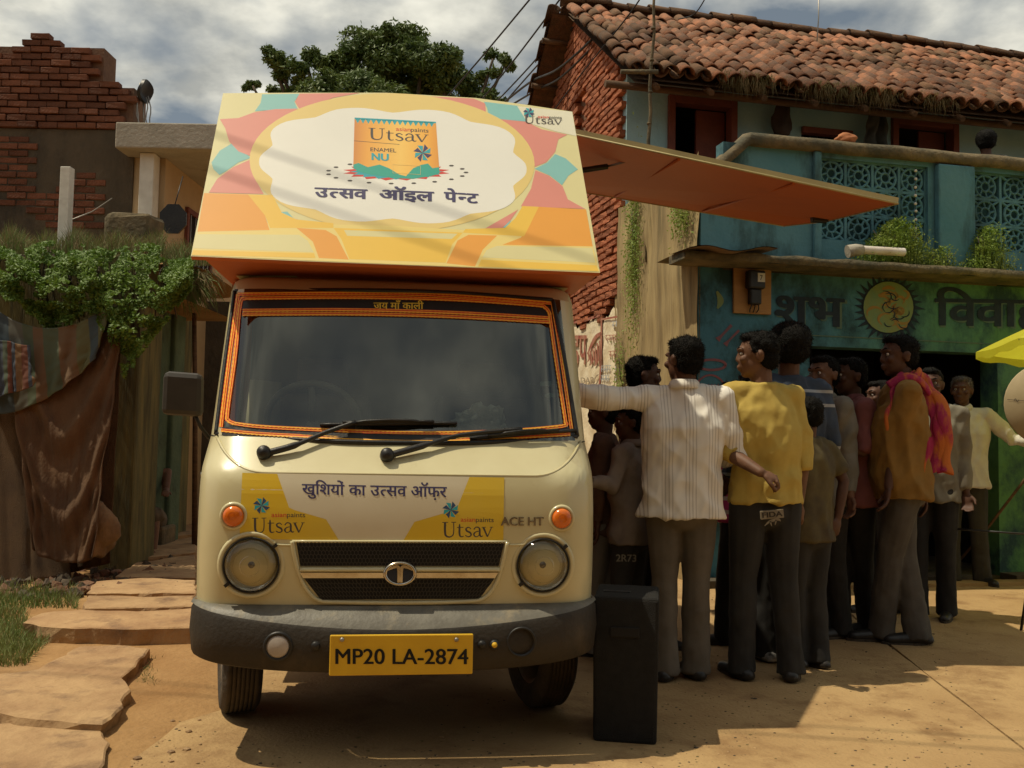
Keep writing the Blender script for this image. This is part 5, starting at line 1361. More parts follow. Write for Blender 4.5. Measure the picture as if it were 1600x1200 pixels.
mb = MB(); mb.box(-.45, -.38, .3, 3.1, .38, .50); mb.box(.38, .45, .3, 3.1, .38, .50); mb.tube([(-.6, .72, .27), (.6, .72, .27)], .04, 8); mb.tube([(-.6, 2.75, .27), (.6, 2.75, .27)], .05, 8); mb.box(-.3, .3, .5, 1.0, .24, .5); mb.obj('chassis', M['black'], tk)
# load box
mb = MB(); mb.bbox(-.79, .79, 1.155, 3.15, .56, .62, .005); bx = mb.obj('box_floor', M['orange'], tk)
mb = MB(); mb.bbox(-.785, .785, 1.155, 1.18, .621, 1.88, .003); mb.box(-.785, -.757, .9, 1.153, 1.15, 1.88); mb.box(.757, .785, .9, 1.153, 1.15, 1.88); mb.obj('box_front_wall', M['orange'], tk)
MB().bbox(-.79, -.765, 1.185, 3.15, .625, 2.72, .003).obj('box_side_wall', M['orange'], tk)
MB().bbox(-.764, .79, 3.12, 3.15, .625, 2.72, .003).obj('box_back_wall', M['orange'], tk)
MB().bbox(-.80, .80, 1.06, 3.16, 2.722, 2.74, .003).obj('box_roof', M['orange'], tk)
for y in (1.21, 3.08): MB().box(.74, .785, y - .02, y + .02, .621, 2.72).obj('corner_post', M['orange'], tk)
MB().bbox(.765, .79, 1.26, 3.05, .625, 1.05, .003).obj('box_side_wall', M['orange'], tk)
# hoarding: the slanted sign over the cab
SO = Vector((0, .35, 1.883)); SU = Vector((0, .65, .93)).normalized(); SN = Vector((0, -SU.z, SU.y))
def bh(px, py, off=0.0):
    o = SO + SN * off; v = TF.hit(px, py, tuple(o), tuple(SN)); return v
def c1(x, y): return 290 + x / 2.4242, 130 + y / 2.4242
sgb = [(20, 655), (400, 672), (800, 688), (1200, 703), (1570, 718), (1465, 108), (1280, 80), (1100, 56), (760, 36), (420, 36), (142, 38)]
b3 = [bh(*c1(*p)) for p in sgb]
mb = MB(); nn = len(b3); back = [p - SN * .02 for p in b3]
mb.add([tuple(p) for p in b3] + [tuple(p) for p in back], [tuple(range(nn))])
mb.add([tuple(p) for p in b3] + [tuple(p) for p in back], [tuple(reversed(range(nn, 2 * nn)))] + [(i, (i + 1) % nn, nn + (i + 1) % nn, nn + i) for i in range(nn)], 1)
sg_ = mb.obj('hoarding', [M['vinyl_base'], M['orange']], tk)
# box behind the slanted sign
l, r_ = -.80, .80
mb = MB(); vs = []
for x in (-.815, .815): vs += [(x, .395, 1.892), (x, 1.15, 1.892), (x, 1.15, 2.72), (x, .99, 2.72)]
mb.add(vs, [(0, 1, 5, 4), (3, 2, 6, 7)]); mb.add(vs, [(0, 3, 2, 1), (4, 5, 6, 7)])
mb.obj('hoarding_box', M['orange'], tk, fix=False)
LAY = [0.0006]
def art(shape, m, name='vinyl_print', d=.00006):
    LAY[0] += d; o = LAY[0]
    if isinstance(shape, list):
        for s_ in shape: decal(name, s_, lambda x, y: tuple(bh(*c1(x, y), o)), M[m] if isinstance(m, str) else m, sg_)
        return
    return decal(name, shape, lambda x, y: tuple(bh(*c1(x, y), o)), M[m] if isinstance(m, str) else m, sg_)
def pol(pts, sm=0):
    q = catmull(pts + [pts[0]], sm)[:-1] if sm else pts
    return (q, [tuple(range(len(q)))])
art([pol([(290, 42), (432, 40), (412, 70), (425, 98), (340, 100), (262, 106), (284, 75)]), pol([(98, 300), (130, 255), (185, 222), (215, 258), (248, 282), (200, 300), (150, 335), (128, 347), (105, 325)]),
   pol([(1130, 70), (1262, 86), (1275, 115), (1296, 146), (1150, 132), (1142, 95)]), pol([(1322, 324), (1370, 300), (1400, 268), (1440, 285), (1486, 326), (1450, 350), (1426, 386), (1380, 350)]), pol([(362, 488), (385, 486), (410, 512), (372, 508)]), pol([(1198, 520), (1232, 520), (1218, 548), (1188, 545)])], 'vinyl_teal')
art([pol([(130, 136), (200, 132), (260, 110), (340, 98), (425, 96), (345, 165), (275, 240), (246, 276), (200, 258), (165, 220), (150, 170)]), pol([(430, 96), (414, 70), (432, 39), (660, 37), (560, 55), (470, 90)]), pol([(88, 414), (120, 362), (180, 318), (243, 290), (256, 350), (296, 420)]),
   pol([(930, 50), (1090, 58), (1134, 76), (1140, 130), (1060, 90)]), pol([(1143, 131), (1290, 146), (1350, 175), (1446, 195), (1412, 212), (1400, 260), (1365, 300), (1318, 318), (1278, 232)]), pol([(1325, 330), (1376, 350), (1428, 390), (1448, 440), (1514, 476), (1270, 466), (1308, 400)]), pol([(380, 505), (432, 518), (392, 516)]), pol([(1135, 550), (1260, 478), (1230, 520), (1200, 548)])], 'vinyl_pink')
art(pol([(1256, 87), (1464, 108), (1480, 200), (1400, 182), (1296, 150)]), 'vinyl_cor')
art(pol([(782 + 540 * math.cos(a * .1047), 300 + 262 * math.sin(a * .1047) + 8 * math.cos(a * .1047)) for a in range(60)]), 'vinyl_disc')
scp = []
for a in range(120):
    t = a * 2 * math.pi / 120; c, s = math.cos(t), math.sin(t); e = (abs(c) ** 2.6 + abs(s) ** 2.6) ** (-1 / 2.6)
    k = 1 - .05 * abs(math.cos(t * 5 + math.pi / 2)) ** 3 * 1.1 + .03 * abs(math.sin(t * 5 + math.pi / 2))
    scp.append((785 + 492 * c * e * k, 312 + 212 * s * e * k + 14 * c))
art(pol(scp), 'vinyl_white')
art(pol([(60, 520), (330, 530), (790, 540), (1200, 565), (1538, 600), (1568, 714), (800, 686), (22, 652)]), 'vinyl_pale')
art([pol([(70, 416), (236, 421), (300, 500), (318, 556), (45, 562)]), pol([(1338, 468), (1517, 478), (1542, 618), (1200, 612), (1270, 585), (1300, 540)]), pol([(420, 548), (530, 556), (572, 580), (618, 668), (505, 662), (482, 600)]), pol([(1072, 574), (1180, 577), (1126, 630), (1096, 694), (988, 682), (1030, 596)])], 'vinyl_or1')
art([pol([(236, 421), (330, 424), (364, 490), (420, 516), (560, 530), (560, 548), (320, 548), (300, 500)]), pol([(1276, 465), (1338, 468), (1300, 545), (1282, 580), (1050, 566), (1060, 552), (1210, 548), (1250, 510)]), pol([(560, 548), (1050, 566), (1010, 610), (985, 680), (620, 666), (590, 590)])], 'vinyl_ye1')
art([pol([(40, 572), (430, 574), (462, 596), (486, 640), (30, 625)]), pol([(600, 556), (1030, 570), (1008, 590), (612, 578)]), pol([(1180, 616), (1540, 624), (1552, 680), (1124, 660), (1140, 632)])], 'vinyl_base')
art([pol([(28, 632), (487, 644), (492, 662), (24, 650)]), pol([(1120, 668), (1556, 690), (1564, 712), (1108, 694)])], 'vinyl_ye1')
# mandala, can
for rr, mm in ((1.0, 'red'), (.86, 'teal')):
    art(pol([(798 + (205 if k % 2 else 172) * rr * math.cos(k * .19635 + (0.2 if mm == 'teal' else 0)), 335 + (34 if k % 2 else 26) * rr * math.sin(k * .19635 + (0.2 if mm == 'teal' else 0))) for k in range(32)]), mm)
art(merge2d([pol([(800 + 262 * math.cos(k * .3307) + 10 * math.cos(a * 1.05), 338 + 42 * math.sin(k * .3307) + 3.4 * math.sin(a * 1.05)) for a in range(6)]) for k in range(19)]), 'grey')
canm = mat('orange_can_print', (.86, .45, .07), None, .5); t_ = canm.node_tree; N = t_.nodes; L = t_.links
tc = N.new('ShaderNodeTexCoord'); sp = N.new('ShaderNodeSeparateXYZ'); mr = N.new('ShaderNodeMapRange'); rp = N.new('ShaderNodeValToRGB')
xa, xb = bh(*c1(636, 250)).x, bh(*c1(960, 250)).x; mr.inputs['From Min'].default_value = xa; mr.inputs['From Max'].default_value = xb
e = rp.color_ramp.elements; e[0].color = (.62, .24, .05, 1); e[1].color = (.72, .30, .05, 1); q = e.new(.16); q.color = (.80, .38, .06, 1); q = e.new(.55); q.color = (.88, .56, .13, 1); q = e.new(.86); q.color = (.84, .42, .06, 1)
L.new(tc.outputs['Object'], sp.inputs[0]); L.new(sp.outputs[0], mr.inputs['Value']); L.new(mr.outputs[0], rp.inputs[0]); L.new(rp.outputs[0], N['Principled BSDF'].inputs['Base Color'])
art(pol([(640, 130), (948, 146), (962, 340), (930, 352), (860, 362), (790, 360), (700, 346), (652, 334), (635, 318)]), canm)
art(pol([(636, 308), (655, 302), (690, 318), (735, 308), (770, 322), (810, 346), (835, 352), (862, 322), (890, 310), (918, 304), (935, 322), (960, 318), (962, 342), (930, 352), (860, 362), (790, 360), (700, 346), (652, 334), (635, 320)]), mat('green_teal_print', (.03, .36, .28), None, .6))
art(merge2d([pol([(640, 130), (948, 146), (948, 152), (640, 136)])] + [pol([(642 + k * 20, 134 + k), (662 + k * 20, 135 + k), (652 + k * 20, 152 + k)]) for k in range(15)]), 'teal')
art(stroke([(638, 218), (810, 232)], 1.6), 'grey')
art(fit(runs2d(['asian'], .01), (797, 180), (852, 183), -22), 'red'); art(fit(runs2d(['paints'], .01), (853, 183), (920, 187), -22), 'grey')
art(fit(utsav2d(), (693, 213), (920, 224), -58), 'grey')
art(fit(runs2d(['ENAMEL'], .01), (700, 257), (798, 262), -20), 'grey'); art(fit(runs2d(['NU'], .045), (704, 290), (770, 294), -38), 'teal')
A_, B_ = pin2d(898, 264, 34, 1.05); art(A_, 'teal'); art(B_, 'navy')
art(merge2d([stroke([(785, 308), (890, 314)], 1), stroke([(785, 340), (890, 346)], 1), stroke([(785, 308), (785, 340)], 1), stroke([(890, 314), (890, 346)], 1)]), 'vinyl_disc')
art(fit(runs2d(['उ', ('त', .235), 'सव'], .04), (488, 430), (690, 438), -56), 'navy', 'lettering')
art(fit(runs2d(['ऑइल'], .04), (733, 438), (942, 447), -56), 'navy', 'lettering')
art(fit(runs2d(['पे', ('न', .235), 'ट'], .04), (978, 447), (1110, 455), -56), 'navy', 'lettering')
A_, B_ = pin2d(1300, 111, 20, 1.1); art(A_, 'teal'); art(B_, 'navy')
art(fit(runs2d(['asian'], .01), (1334, 131), (1376, 133), -15), 'red'); art(fit(runs2d(['paints'], .01), (1377, 133), (1425, 135), -15), 'grey')
art(fit(utsav2d(), (1282, 151), (1427, 157), -38), 'grey')
# pinned vinyl edge studs
# side flap, raised
FC = [TF.loc(P(*q)) for q in ((893, 209, 5.0), (1403, 318, 5.0), (1290, 346, 6.2), (1225, 353, 6.5), (831, 285, 6.5))]
FC[0].x = .815; FC[4].x = .815; FC[0].z += .01
th_ = Vector((.006, 0, .032))
mb = MB(); vs = [tuple(p) for p in FC] + [tuple(p + th_) for p in FC]; n = 5
mb.add(vs[:5], [(0, 1, 4), (1, 2, 4), (2, 3, 4)]); mb.add(vs[5:], [(0, 4, 1), (1, 4, 2), (2, 4, 3)])
fl = mb.obj('side_flap', M['orange'], tk)
mb = MB()
for i in range(5):
    a, b = FC[i], FC[(i + 1) % 5]; mb.add([tuple(a - th_ * .1), tuple(b - th_ * .1), tuple(b + th_), tuple(a + th_)], [(0, 1, 2, 3)])
    mb.tube([a + Vector((0, 0, 0)), b + Vector((0, 0, 0))], .006, 5)
mb.obj('flap_edge', mat('dull_yellow_trim', (.44, .37, .17), (.36, .30, .14), .6, 6), fl)
mb = MB()
for k in (.36, .7):
    a = FC[0].lerp(FC[1], k); b = FC[4].lerp(FC[3], k * .98); mb.tube([a - Vector((0, -.03, .004)), b - Vector((0, .03, .004))], .009, 5)
mb.obj('flap_rib', M['orange'], fl)
a = TF.loc(P(880, 271, 5.35)); b = TF.loc(P(949, 260, 5.4)); c = TF.loc(P(1028, 240, 5.3))
mb = MB(); mb.tube([a, b], .017, 10); st_ = mb.obj('gas_strut', M['black'], tk); MB().tube([b, c], .007, 8).obj('strut_rod', M['metal'], st_)
q = TF.loc(P(1282, 338, 6.1)); MB().bbox(q.x - .06, q.x + .05, q.y - .02, q.y + .03, q.z - .04, q.z + .03, .006).obj('flap_catch', M['black'], fl)
# mirror
q = TF.loc(P(284, 617, 3.78)); mt = MB(); mt.bbox(-.075, .085, -.022, .03, -.085, .085, .022)
mt.v = [(x * (1 + .18 * -z), y, z + .02 * -x * 2 + (.012 * math.cos(x * 16) if z > 0 else 0)) for x, y, z in mt.v]
mt.v = [(x + q.x, y + q.y, z + q.z) for x, y, z in mt.v]; mi = mt.obj('wing_mirror', mat('dusty_dark_mirror_shell', (.05, .043, .034), (.03, .026, .02), .5, 6), tk)
MB().box(q.x - .06, q.x + .07, q.y + .031, q.y + .034, q.z - .07, q.z + .07).obj('mirror_glass', M['chrome'], mi)
MB().tube([(q.x + .05, q.y, q.z - .07), (q.x + .075, q.y + .02, q.z - .13), (-.755, q.y + .05, q.z - .22)], .008, 8).obj('mirror_arm', M['black'], mi)
MB().tube([(-.80, .42, 1.02), (-.752, .42, 1.025)], .012, 8).obj('door_handle', M['chrome'], tk)
# ================================================================ people
def V3(*a): return Vector(a)
class Blob:
    """overlapping rounded volumes that are fused into one continuous skin by a voxel remesh"""
    def __init__(s): s.mb = MB()
    def ell(s, c, r, rot=None, n=2):
        bm = bmesh.new(); bmesh.ops.create_icosphere(bm, subdivisions=n, radius=1)
        Mx = Matrix.Translation(c) @ (rot.to_4x4() if rot else Matrix.Identity(4)) @ Matrix.Diagonal((*r, 1)); s.mb.bm(bm, M=Mx); return s
    def cap(s, pts, rs, flat=1.0):
        pts = [Vector(p) for p in pts]
        s.mb.tube(pts, rs, 12, flat=flat)
        for p, r in zip(pts, rs): s.ell(p, (r * .985,) * 3 if flat == 1 else (r * .95, r * flat * .95, r * .95), n=2)
        return s
    def loft(s, rings, n=24):      # rings: (centre, rx, ry, yaw, [power])
        vs = []; fs = []
        for c, rx, ry, yaw in rings:
            ca, sa = math.cos(yaw), math.sin(yaw)
            for k in range(n):
                t = 2 * math.pi * k / n; ct, st = math.cos(t), math.sin(t); e = (abs(ct) ** 2.5 + abs(st) ** 2.5) ** (-1 / 2.5)
                x, y = rx * ct * e, ry * st * e; vs.append(Vector((c[0] + x * ca - y * sa, c[1] + x * sa + y * ca, c[2])))
        for i in range(len(rings) - 1):
            for k in range(n): k2 = (k + 1) % n; fs.append((i * n + k, i * n + k2, i * n + n + k2, i * n + n + k))
        fs.append(tuple(reversed(range(n)))); fs.append(tuple((len(rings) - 1) * n + k for k in range(n)))
        s.mb.add(vs, fs); return s
    def fuse(s, name, m, parent, vox=.009, smooth=4, folds=None, fac=.5):
        me0 = s.mb.mesh('raw', [m]); o = bpy.data.objects.new('raw', me0); COL.objects.link(o)
        r = o.modifiers.new('r', 'REMESH'); r.mode = 'VOXEL'; r.voxel_size = vox; r.use_smooth_shade = True
        if smooth: q = o.modifiers.new('s', 'SMOOTH'); q.iterations = smooth; q.factor = fac
        dg = bpy.context.evaluated_depsgraph_get(); me = bpy.data.meshes.new_from_object(o.evaluated_get(dg)); me.name = name
        bpy.data.objects.remove(o); bpy.data.meshes.remove(me0)
        me.materials.clear(); me.materials.append(m)
        if folds:
            n = len(me.vertices); co = np.empty(n * 3); no = np.empty(n * 3); me.vertices.foreach_get('co', co); me.vertex_normals.foreach_get('vector', no)
            co = co.reshape(-1, 3); no = no.reshape(-1, 3); d = np.array([folds(c) for c in co]); co += no * d[:, None]
            me.vertices.foreach_set('co', co.ravel()); me.update()
        for p in me.polygons: p.use_smooth = True
        if parent is None: return me
        return link(name, me, parent)
def foldfn(kind, amp, seed):
    def f(c):
        x, y, z = c
        if kind == 'shirt': return amp * (1.3 * (.35 - abs(mnoise.noise(Vector((x * 7 + seed, y * 7, z * 5 + x * 5))))) * 1.6 + .7 * (.3 - abs(mnoise.noise(Vector((x * 13, y * 13 + seed, z * 9 - x * 6))))) + .5 * mnoise.noise(Vector((x * 9 + seed, y * 9, z * 4.5 + x * 3))) + .55 * mnoise.noise(Vector((x * 22, y * 22 + seed, z * 13 - x * 9))) + .5 * math.sin(20 * (z + .8 * x * (1 if seed % 2 else -1)) + 7 * mnoise.noise(Vector((x * 4, y * 4, z * 4 + seed)))) * max(0, mnoise.noise(Vector((x * 3 + seed, y * 3, z * 3))) + .25) * 1.6)
        if kind == 'trouser': return amp * (mnoise.noise(Vector((x * 12 + seed, y * 12, z * 3))) + .5 * mnoise.noise(Vector((x * 20, y * 20 + seed, z * 16))) * (1.3 if z < .35 else .6))
        return amp * mnoise.noise(Vector((x * 30 + seed, y * 30, z * 30)))
    return f
M['skin'] = mat('dark_brown_skin', (.10, .045, .025), (.075, .033, .018), .6, 12, .05, 60, spec=.35)
M['skin2'] = mat('brown_skin', (.165, .08, .043), (.12, .057, .031), .6, 12, .05, 60, spec=.35)
M['hair'] = mat('black_hair', (.004, .0035, .003), (.008, .007, .005), .7, 40, .5, 120, spec=.12)
M['greyhair'] = mat('greying_hair', (.16, .14, .11), (.05, .045, .04), .6, 40, .4, 120)
M['eyew'] = mat('eye_white', (.55, .50, .44), None, .3); M['eyeb'] = mat('dark_iris', (.01, .008, .006), None, .2)
M['lip_'] = mat('lips', (.13, .045, .035), None, .5)
def stripes(nm, base, line, freq, width=.2, axis='X', rough=.8, base2=None, groups=0):
    m = mat(nm, base, base2, rough, 3); t = m.node_tree; N = t.nodes; L = t.links
    tc = N.new('ShaderNodeTexCoord'); sp = N.new('ShaderNodeSeparateXYZ'); L.new(tc.outputs['Object'], sp.inputs[0])
    src = sp.outputs['XYZ'.index(axis)]
    def wavef(fr, w, off=0):
        a = N.new('ShaderNodeMath'); a.operation = 'MULTIPLY_ADD'; a.inputs[1].default_value = fr; a.inputs[2].default_value = off; L.new(src, a.inputs[0])
        b = N.new('ShaderNodeMath'); b.operation = 'FRACT'; L.new(a.outputs[0], b.inputs[0])
        c = N.new('ShaderNodeMath'); c.operation = 'LESS_THAN'; c.inputs[1].default_value = w; L.new(b.outputs[0], c.inputs[0]); return c.outputs[0]
    f = wavef(freq, width)
    if groups:
        g_ = wavef(groups, .55); mm = N.new('ShaderNodeMath'); mm.operation = 'MULTIPLY'; L.new(f, mm.inputs[0]); L.new(g_, mm.inputs[1]); f = mm.outputs[0]
    b = N['Principled BSDF']; old = b.inputs['Base Color'].links[0].from_socket
    x = N.new('ShaderNodeMixRGB'); L.new(f, x.inputs[0]); L.new(old, x.inputs[1]); x.inputs[2].default_value = (*line, 1); L.new(x.outputs[0], b.inputs['Base Color'])
    return m
def fdir(a): a = R(a); return Vector((-math.sin(a), -math.cos(a), 0))      # 0 = towards the camera, 90 = image left, 180 = away
def person(label, px, py_d, h, face=180, torso=None, lean=(0, 0), arms=None, feet=None, shirt=None, trousers=None, hair='short', skin='skin', near=True,
           sleeve=1.0, shoe=None, bulk=1.0, curl=.5, tilt=0, sit=None, vest=False, belly=0, head_off=(0, 0, 0), hm='hair', collar=False, hem=.80, flare=1.0, nod=0):
    """px: pixel column of the feet, py_d: distance; the joints are laid out around the feet centre, x to the right of the picture, y away from the camera"""
    base = P(px, 900, py_d); base = Vector((base.x, base.y, 0)); k = h / 1.70
    if torso is None: torso = face
    tf = fdir(torso); ts = Vector((-tf.y, tf.x, 0)); hf = fdir(face)      # ts: lateral axis
    if ts.x < 0: ts = -ts
    yaw = math.atan2(ts.y, ts.x)
    S_ = lambda v: v * k
    L0 = Vector((lean[0], lean[1], 0))
    hipc = V3(0, 0, .90 * k) + L0 * .35 * k
    if sit: hipc = V3(0, 0, sit * k)
    chest = hipc + V3(0, 0, .36 * k) + L0 * .4 * k
    neck = hipc + V3(0, 0, .545 * k) + L0 * .75 * k
    headc = hipc + V3(0, 0, .695 * k) + L0 * k + Vector(head_off) * k + hf * .015 * k
    sh = [neck + ts * (s * .175 * k * (bulk * .5 + .5)) - V3(0, 0, .055 * k) for s in (-1, 1)]
    hip = [hipc + ts * (s * .085 * k) - V3(0, 0, .03 * k) for s in (-1, 1)]
    if feet is None: feet = [(-.10, 0), (.10, 0)]
    ft = [V3(f[0] * k, f[1] * k, .075 * k) for f in feet]
    fdirs = [fdir(f[2]) if len(f) > 2 else tf for f in feet]
    knee = [h_.lerp(f_, .49) + tf * (.025 * k) + V3(0, 0, .01) for h_, f_ in zip(hip, ft)]
    if sit: knee = [V3(*q) * k for q in sit_knees]
    arms = arms or [((-.03, .02, -.27), (-.0, -.05, -.25)), ((.03, .02, -.27), (.0, -.05, -.25))]
    el = [s + Vector(a[0]) * k for s, a in zip(sh, arms)]; wr = [e + Vector(a[1]) * k for e, a in zip(el, arms)]
    root = thing('person', label, 'person', base)
    sk = M[skin]
    # ---- body: one continuous skin
    B = Blob(); vox = .0065 if near else .009
    Hm = Matrix.Rotation(math.atan2(hf.y, hf.x) + math.pi / 2, 3, 'Z') @ Matrix.Rotation(R(tilt), 3, 'Y') @ Matrix.Rotation(R(nod), 3, 'X')
    hp = lambda x, y, z: headc + Hm @ (V3(x, y, z) * k)      # in the head: -y is forward
    B.ell(hp(0, .012, .025), (.077 * k, .096 * k, .095 * k), Hm, 3); B.ell(hp(0, -.012, -.035), (.062 * k, .078 * k, .078 * k), Hm, 3)
    B.ell(hp(0, -.052, -.088), (.030 * k, .026 * k, .024 * k), Hm); B.ell(hp(0, -.03, -.07), (.052 * k, .05 * k, .036 * k), Hm)
    B.cap([hp(0, -.082, .020), hp(0, -.093, -.018)], [.009 * k, .0125 * k]); B.ell(hp(-.011, -.089, -.024), (.0095 * k,) * 3); B.ell(hp(.011, -.089, -.024), (.0095 * k,) * 3)
    B.ell(hp(0, -.085, -.055), (.024 * k, .014 * k, .0085 * k), Hm); B.ell(hp(0, -.082, -.068), (.021 * k, .013 * k, .008 * k), Hm)
    B.cap([hp(-.045, -.076, .032), hp(0, -.088, .034), hp(.045, -.076, .032)], [.010 * k, .012 * k, .010 * k])
    for s in (-1, 1):
        B.ell(hp(s * .045, -.065, -.018), (.022 * k, .02 * k, .02 * k), Hm)
        B.ell(hp(s * .078, .014, -.006), (.009 * k, .020 * k, .031 * k), Hm @ Matrix.Rotation(R(12), 3, 'X')); B.ell(hp(s * .086, .020, .008), (.006 * k, .016 * k, .018 * k), Hm)
    B.cap([neck - V3(0, 0, .05 * k), neck + V3(0, 0, .03 * k) + hf * .0, hp(0, .02, -.07)], [.062 * k, .054 * k, .054 * k])
    B.loft([(hipc - V3(0, 0, .06 * k), .13 * k, .088 * k, yaw), (hipc + V3(0, 0, .12 * k), .115 * k * bulk, .078 * k * bulk, yaw), (chest - V3(0, 0, .04 * k), .14 * k * bulk, .088 * k, yaw), (neck - V3(0, 0, .10 * k), .145 * k, .080 * k, yaw), (neck - V3(0, 0, .02 * k), .075 * k, .06 * k, yaw)])
    for i in (0, 1):
        B.cap([sh[i] - ts * ((-1, 1)[i] * .05 * k), sh[i], sh[i].lerp(el[i], .5), el[i], el[i].lerp(wr[i], .35), wr[i]], [.05 * k, .049 * k, .043 * k, .036 * k, .037 * k, .025 * k])
        B.cap([hip[i], hip[i].lerp(knee[i], .5), knee[i], knee[i].lerp(ft[i], .35), ft[i]], [.082 * k, .07 * k, .05 * k, .05 * k, .034 * k])
        fd = fdirs[i]; B.cap([ft[i] - fd * .035 * k - V3(0, 0, .035 * k), ft[i] + fd * .06 * k - V3(0, 0, .04 * k), ft[i] + fd * .15 * k - V3(0, 0, .052 * k)], [.034 * k, .034 * k, .022 * k])
        # hand
        d = (wr[i] - el[i]).normalized(); lat = d.cross(V3(0, 0, 1) if abs(d.z) < .8 else tf).normalized(); nrm = d.cross(lat).normalized()
        hd = arms[i][2] if len(arms[i]) > 2 else None
        if hd: d = Vector(hd).normalized(); lat = (lat - d * lat.dot(d)).normalized(); nrm = d.cross(lat).normalized()
        if nrm.dot(tf) < 0: nrm = -nrm
        pc = wr[i] + d * .045 * k; rot = Matrix((lat, d, nrm)).transposed()
        B.ell(pc, (.038 * k, .050 * k, .017 * k), rot)
        for f_, (ox, ln) in enumerate(((-.029, .068), (-.010, .078), (.010, .073), (.029, .058))):
            a = pc + lat * ox * k + d * .035 * k; c_ = curl
            b = a + (d * math.cos(c_ * .8) + nrm * math.sin(c_ * .8)) * ln * .5 * k + lat * ox * .15 * k; e = b + (d * math.cos(c_ * 2.0) + nrm * math.sin(c_ * 2.0)) * ln * .5 * k
            B.cap([a, b, e], [.0095 * k, .0088 * k, .0075 * k])
        sd = -1 if i else 1
        B.cap([pc + lat * sd * .022 * k - d * .02 * k, pc + lat * sd * .05 * k + d * .012 * k + nrm * .015 * k, pc + lat * sd * .052 * k + d * .042 * k + nrm * .03 * k], [.014 * k, .011 * k, .009 * k])
    B.fuse('body', sk, root, vox, 2, None, .4).name = 'body'
    # ---- eyes, brows
    for s in (-1, 1):
        MB().bm(bmesh_sphere(.0095 * k), M=Matrix.Translation(hp(s * .031, -.0735, .010)), sm=True).obj('eye', M['eyew'], root)
        MB().bm(bmesh_sphere(.0062 * k), M=Matrix.Translation(hp(s * .031, -.0780, .010)), sm=True).obj('iris', M['eyeb'], root)
        mb = MB(); mb.tube([hp(s * .014, -.0925, .036), hp(s * .032, -.0865, .042), hp(s * .050, -.071, .037)], [.004 * k, .0045 * k, .002 * k], 6); mb.obj('eyebrow', M[hm], root)
    # ---- hair
    hb = Blob(); big = 1.30 if hair == 'big' else 1.0
    hb.ell(hp(0, .026, .045), (.083 * k * big, .092 * k * big, .082 * k * big), Hm, 3); hb.ell(hp(0, .045, -.005), (.074 * k * big, .068 * k * big, .075 * k), Hm, 3)
    hb.ell(hp(0, -.035, .092), (.06 * k * big, .045 * k, .026 * k * big), Hm, 3)
    if hair == 'curly':
        for q in range(70):
            v = rnorm(); v = V3(v.x, v.y, v.z * .9); 
            if v.y < -.45 and v.z < .55: continue
            hb.ell(hp(v.x * .078, .024 + v.y * .088, .045 + v.z * .08), (.017 * k,) * 3, n=1)
    sd_ = random.randint(0, 90)
    hme = hb.fuse('hair', M[hm], root, .008 if near else .011, 1, lambda c: (.006 if hair != 'curly' else .004) * (mnoise.noise(Vector((c[0] * 40 + sd_, c[1] * 40, c[2] * 25))) + .5 * mnoise.noise(Vector((c[0] * 90, c[1] * 90, c[2] * 60)))))
    mb = MB(); vv = hme.data.vertices; nv = len(vv)
    for q in range(3200 if near else 900):      # loose locks
        v = vv[random.randrange(nv)]; n_ = v.normal
        g_ = (n_ + V3(random.gauss(0, .7), random.gauss(0, .7), random.gauss(-.25, .6))).normalized() * random.uniform(.007, .022) * k
        s = g_.cross(n_).normalized() * .0016; c = v.co - n_ * .002; mb.add([c - s, c + s, c + g_], [(0, 1, 2)])
    mb.obj('loose_hair', M[hm], hme)
    # ---- shirt
    sd_ = random.randint(1, 60)
    if shirt is not None:
        T = Blob(); bk = bulk; bl_ = tf * (belly * k)
        hz_ = hem * k if not sit else (sit - .1) * k
        hc = hipc + (V3(0, 0, hz_ - hipc.z)) 
        T.loft([(hc, .185 * k * bk * flare, .128 * k * bk * flare, yaw), (hc + V3(0, 0, .012), .184 * k * bk * flare, .127 * k * bk * flare, yaw), (hipc + V3(0, 0, .02 * k) + bl_ * .5, .176 * k * bk, .122 * k * bk + belly * .6 * k, yaw), (hipc + V3(0, 0, .16 * k) + bl_, .165 * k * bk, .115 * k * bk + belly * .8 * k, yaw),
                (chest - V3(0, 0, .02 * k) + bl_ * .5, .180 * k * bk, .122 * k * bk + belly * .3 * k, yaw), (neck - V3(0, 0, .13 * k), .192 * k * (bk * .5 + .5), .112 * k, yaw), (neck - V3(0, 0, .06 * k), .165 * k, .086 * k, yaw), (neck - V3(0, 0, .018 * k), .085 * k, .070 * k, yaw), (neck + V3(0, 0, .012 * k), .064 * k, .064 * k, yaw)])
        if not vest:
            for i in (0, 1):
                T.cap([neck - V3(0, 0, .045 * k), neck.lerp(sh[i], .55) - V3(0, 0, .012 * k), sh[i] + V3(0, 0, -.004 * k)], [.058 * k, .060 * k, .064 * k])
                pts = [sh[i] - ts * ((-1, 1)[i] * .07 * k), sh[i] + ts * ((-1, 1)[i] * .0), sh[i].lerp(el[i], .5)]; rs = [.062 * k, .066 * k, .060 * k]
                if sleeve > .5: pts += [el[i]]; rs += [.055 * k]
                else: pts[-1] = sh[i].lerp(el[i], .78); rs[-1] = .066 * k
                if 1 < sleeve <= 1.4: pts += [el[i].lerp(wr[i], .30)]; rs += [.052 * k]
                if sleeve > 1.4: pts += [el[i].lerp(wr[i], .5), el[i].lerp(wr[i], .93)]; rs += [.048 * k, .038 * k]
                T.mb.tube(pts, rs, 14)
                for p, r in zip(pts[:-1], rs[:-1]): T.ell(p, (r * .98,) * 3)
        T.fuse('shirt', shirt, root, .0085 if near else .011, 3, foldfn('shirt', .0125 * k, sd_))
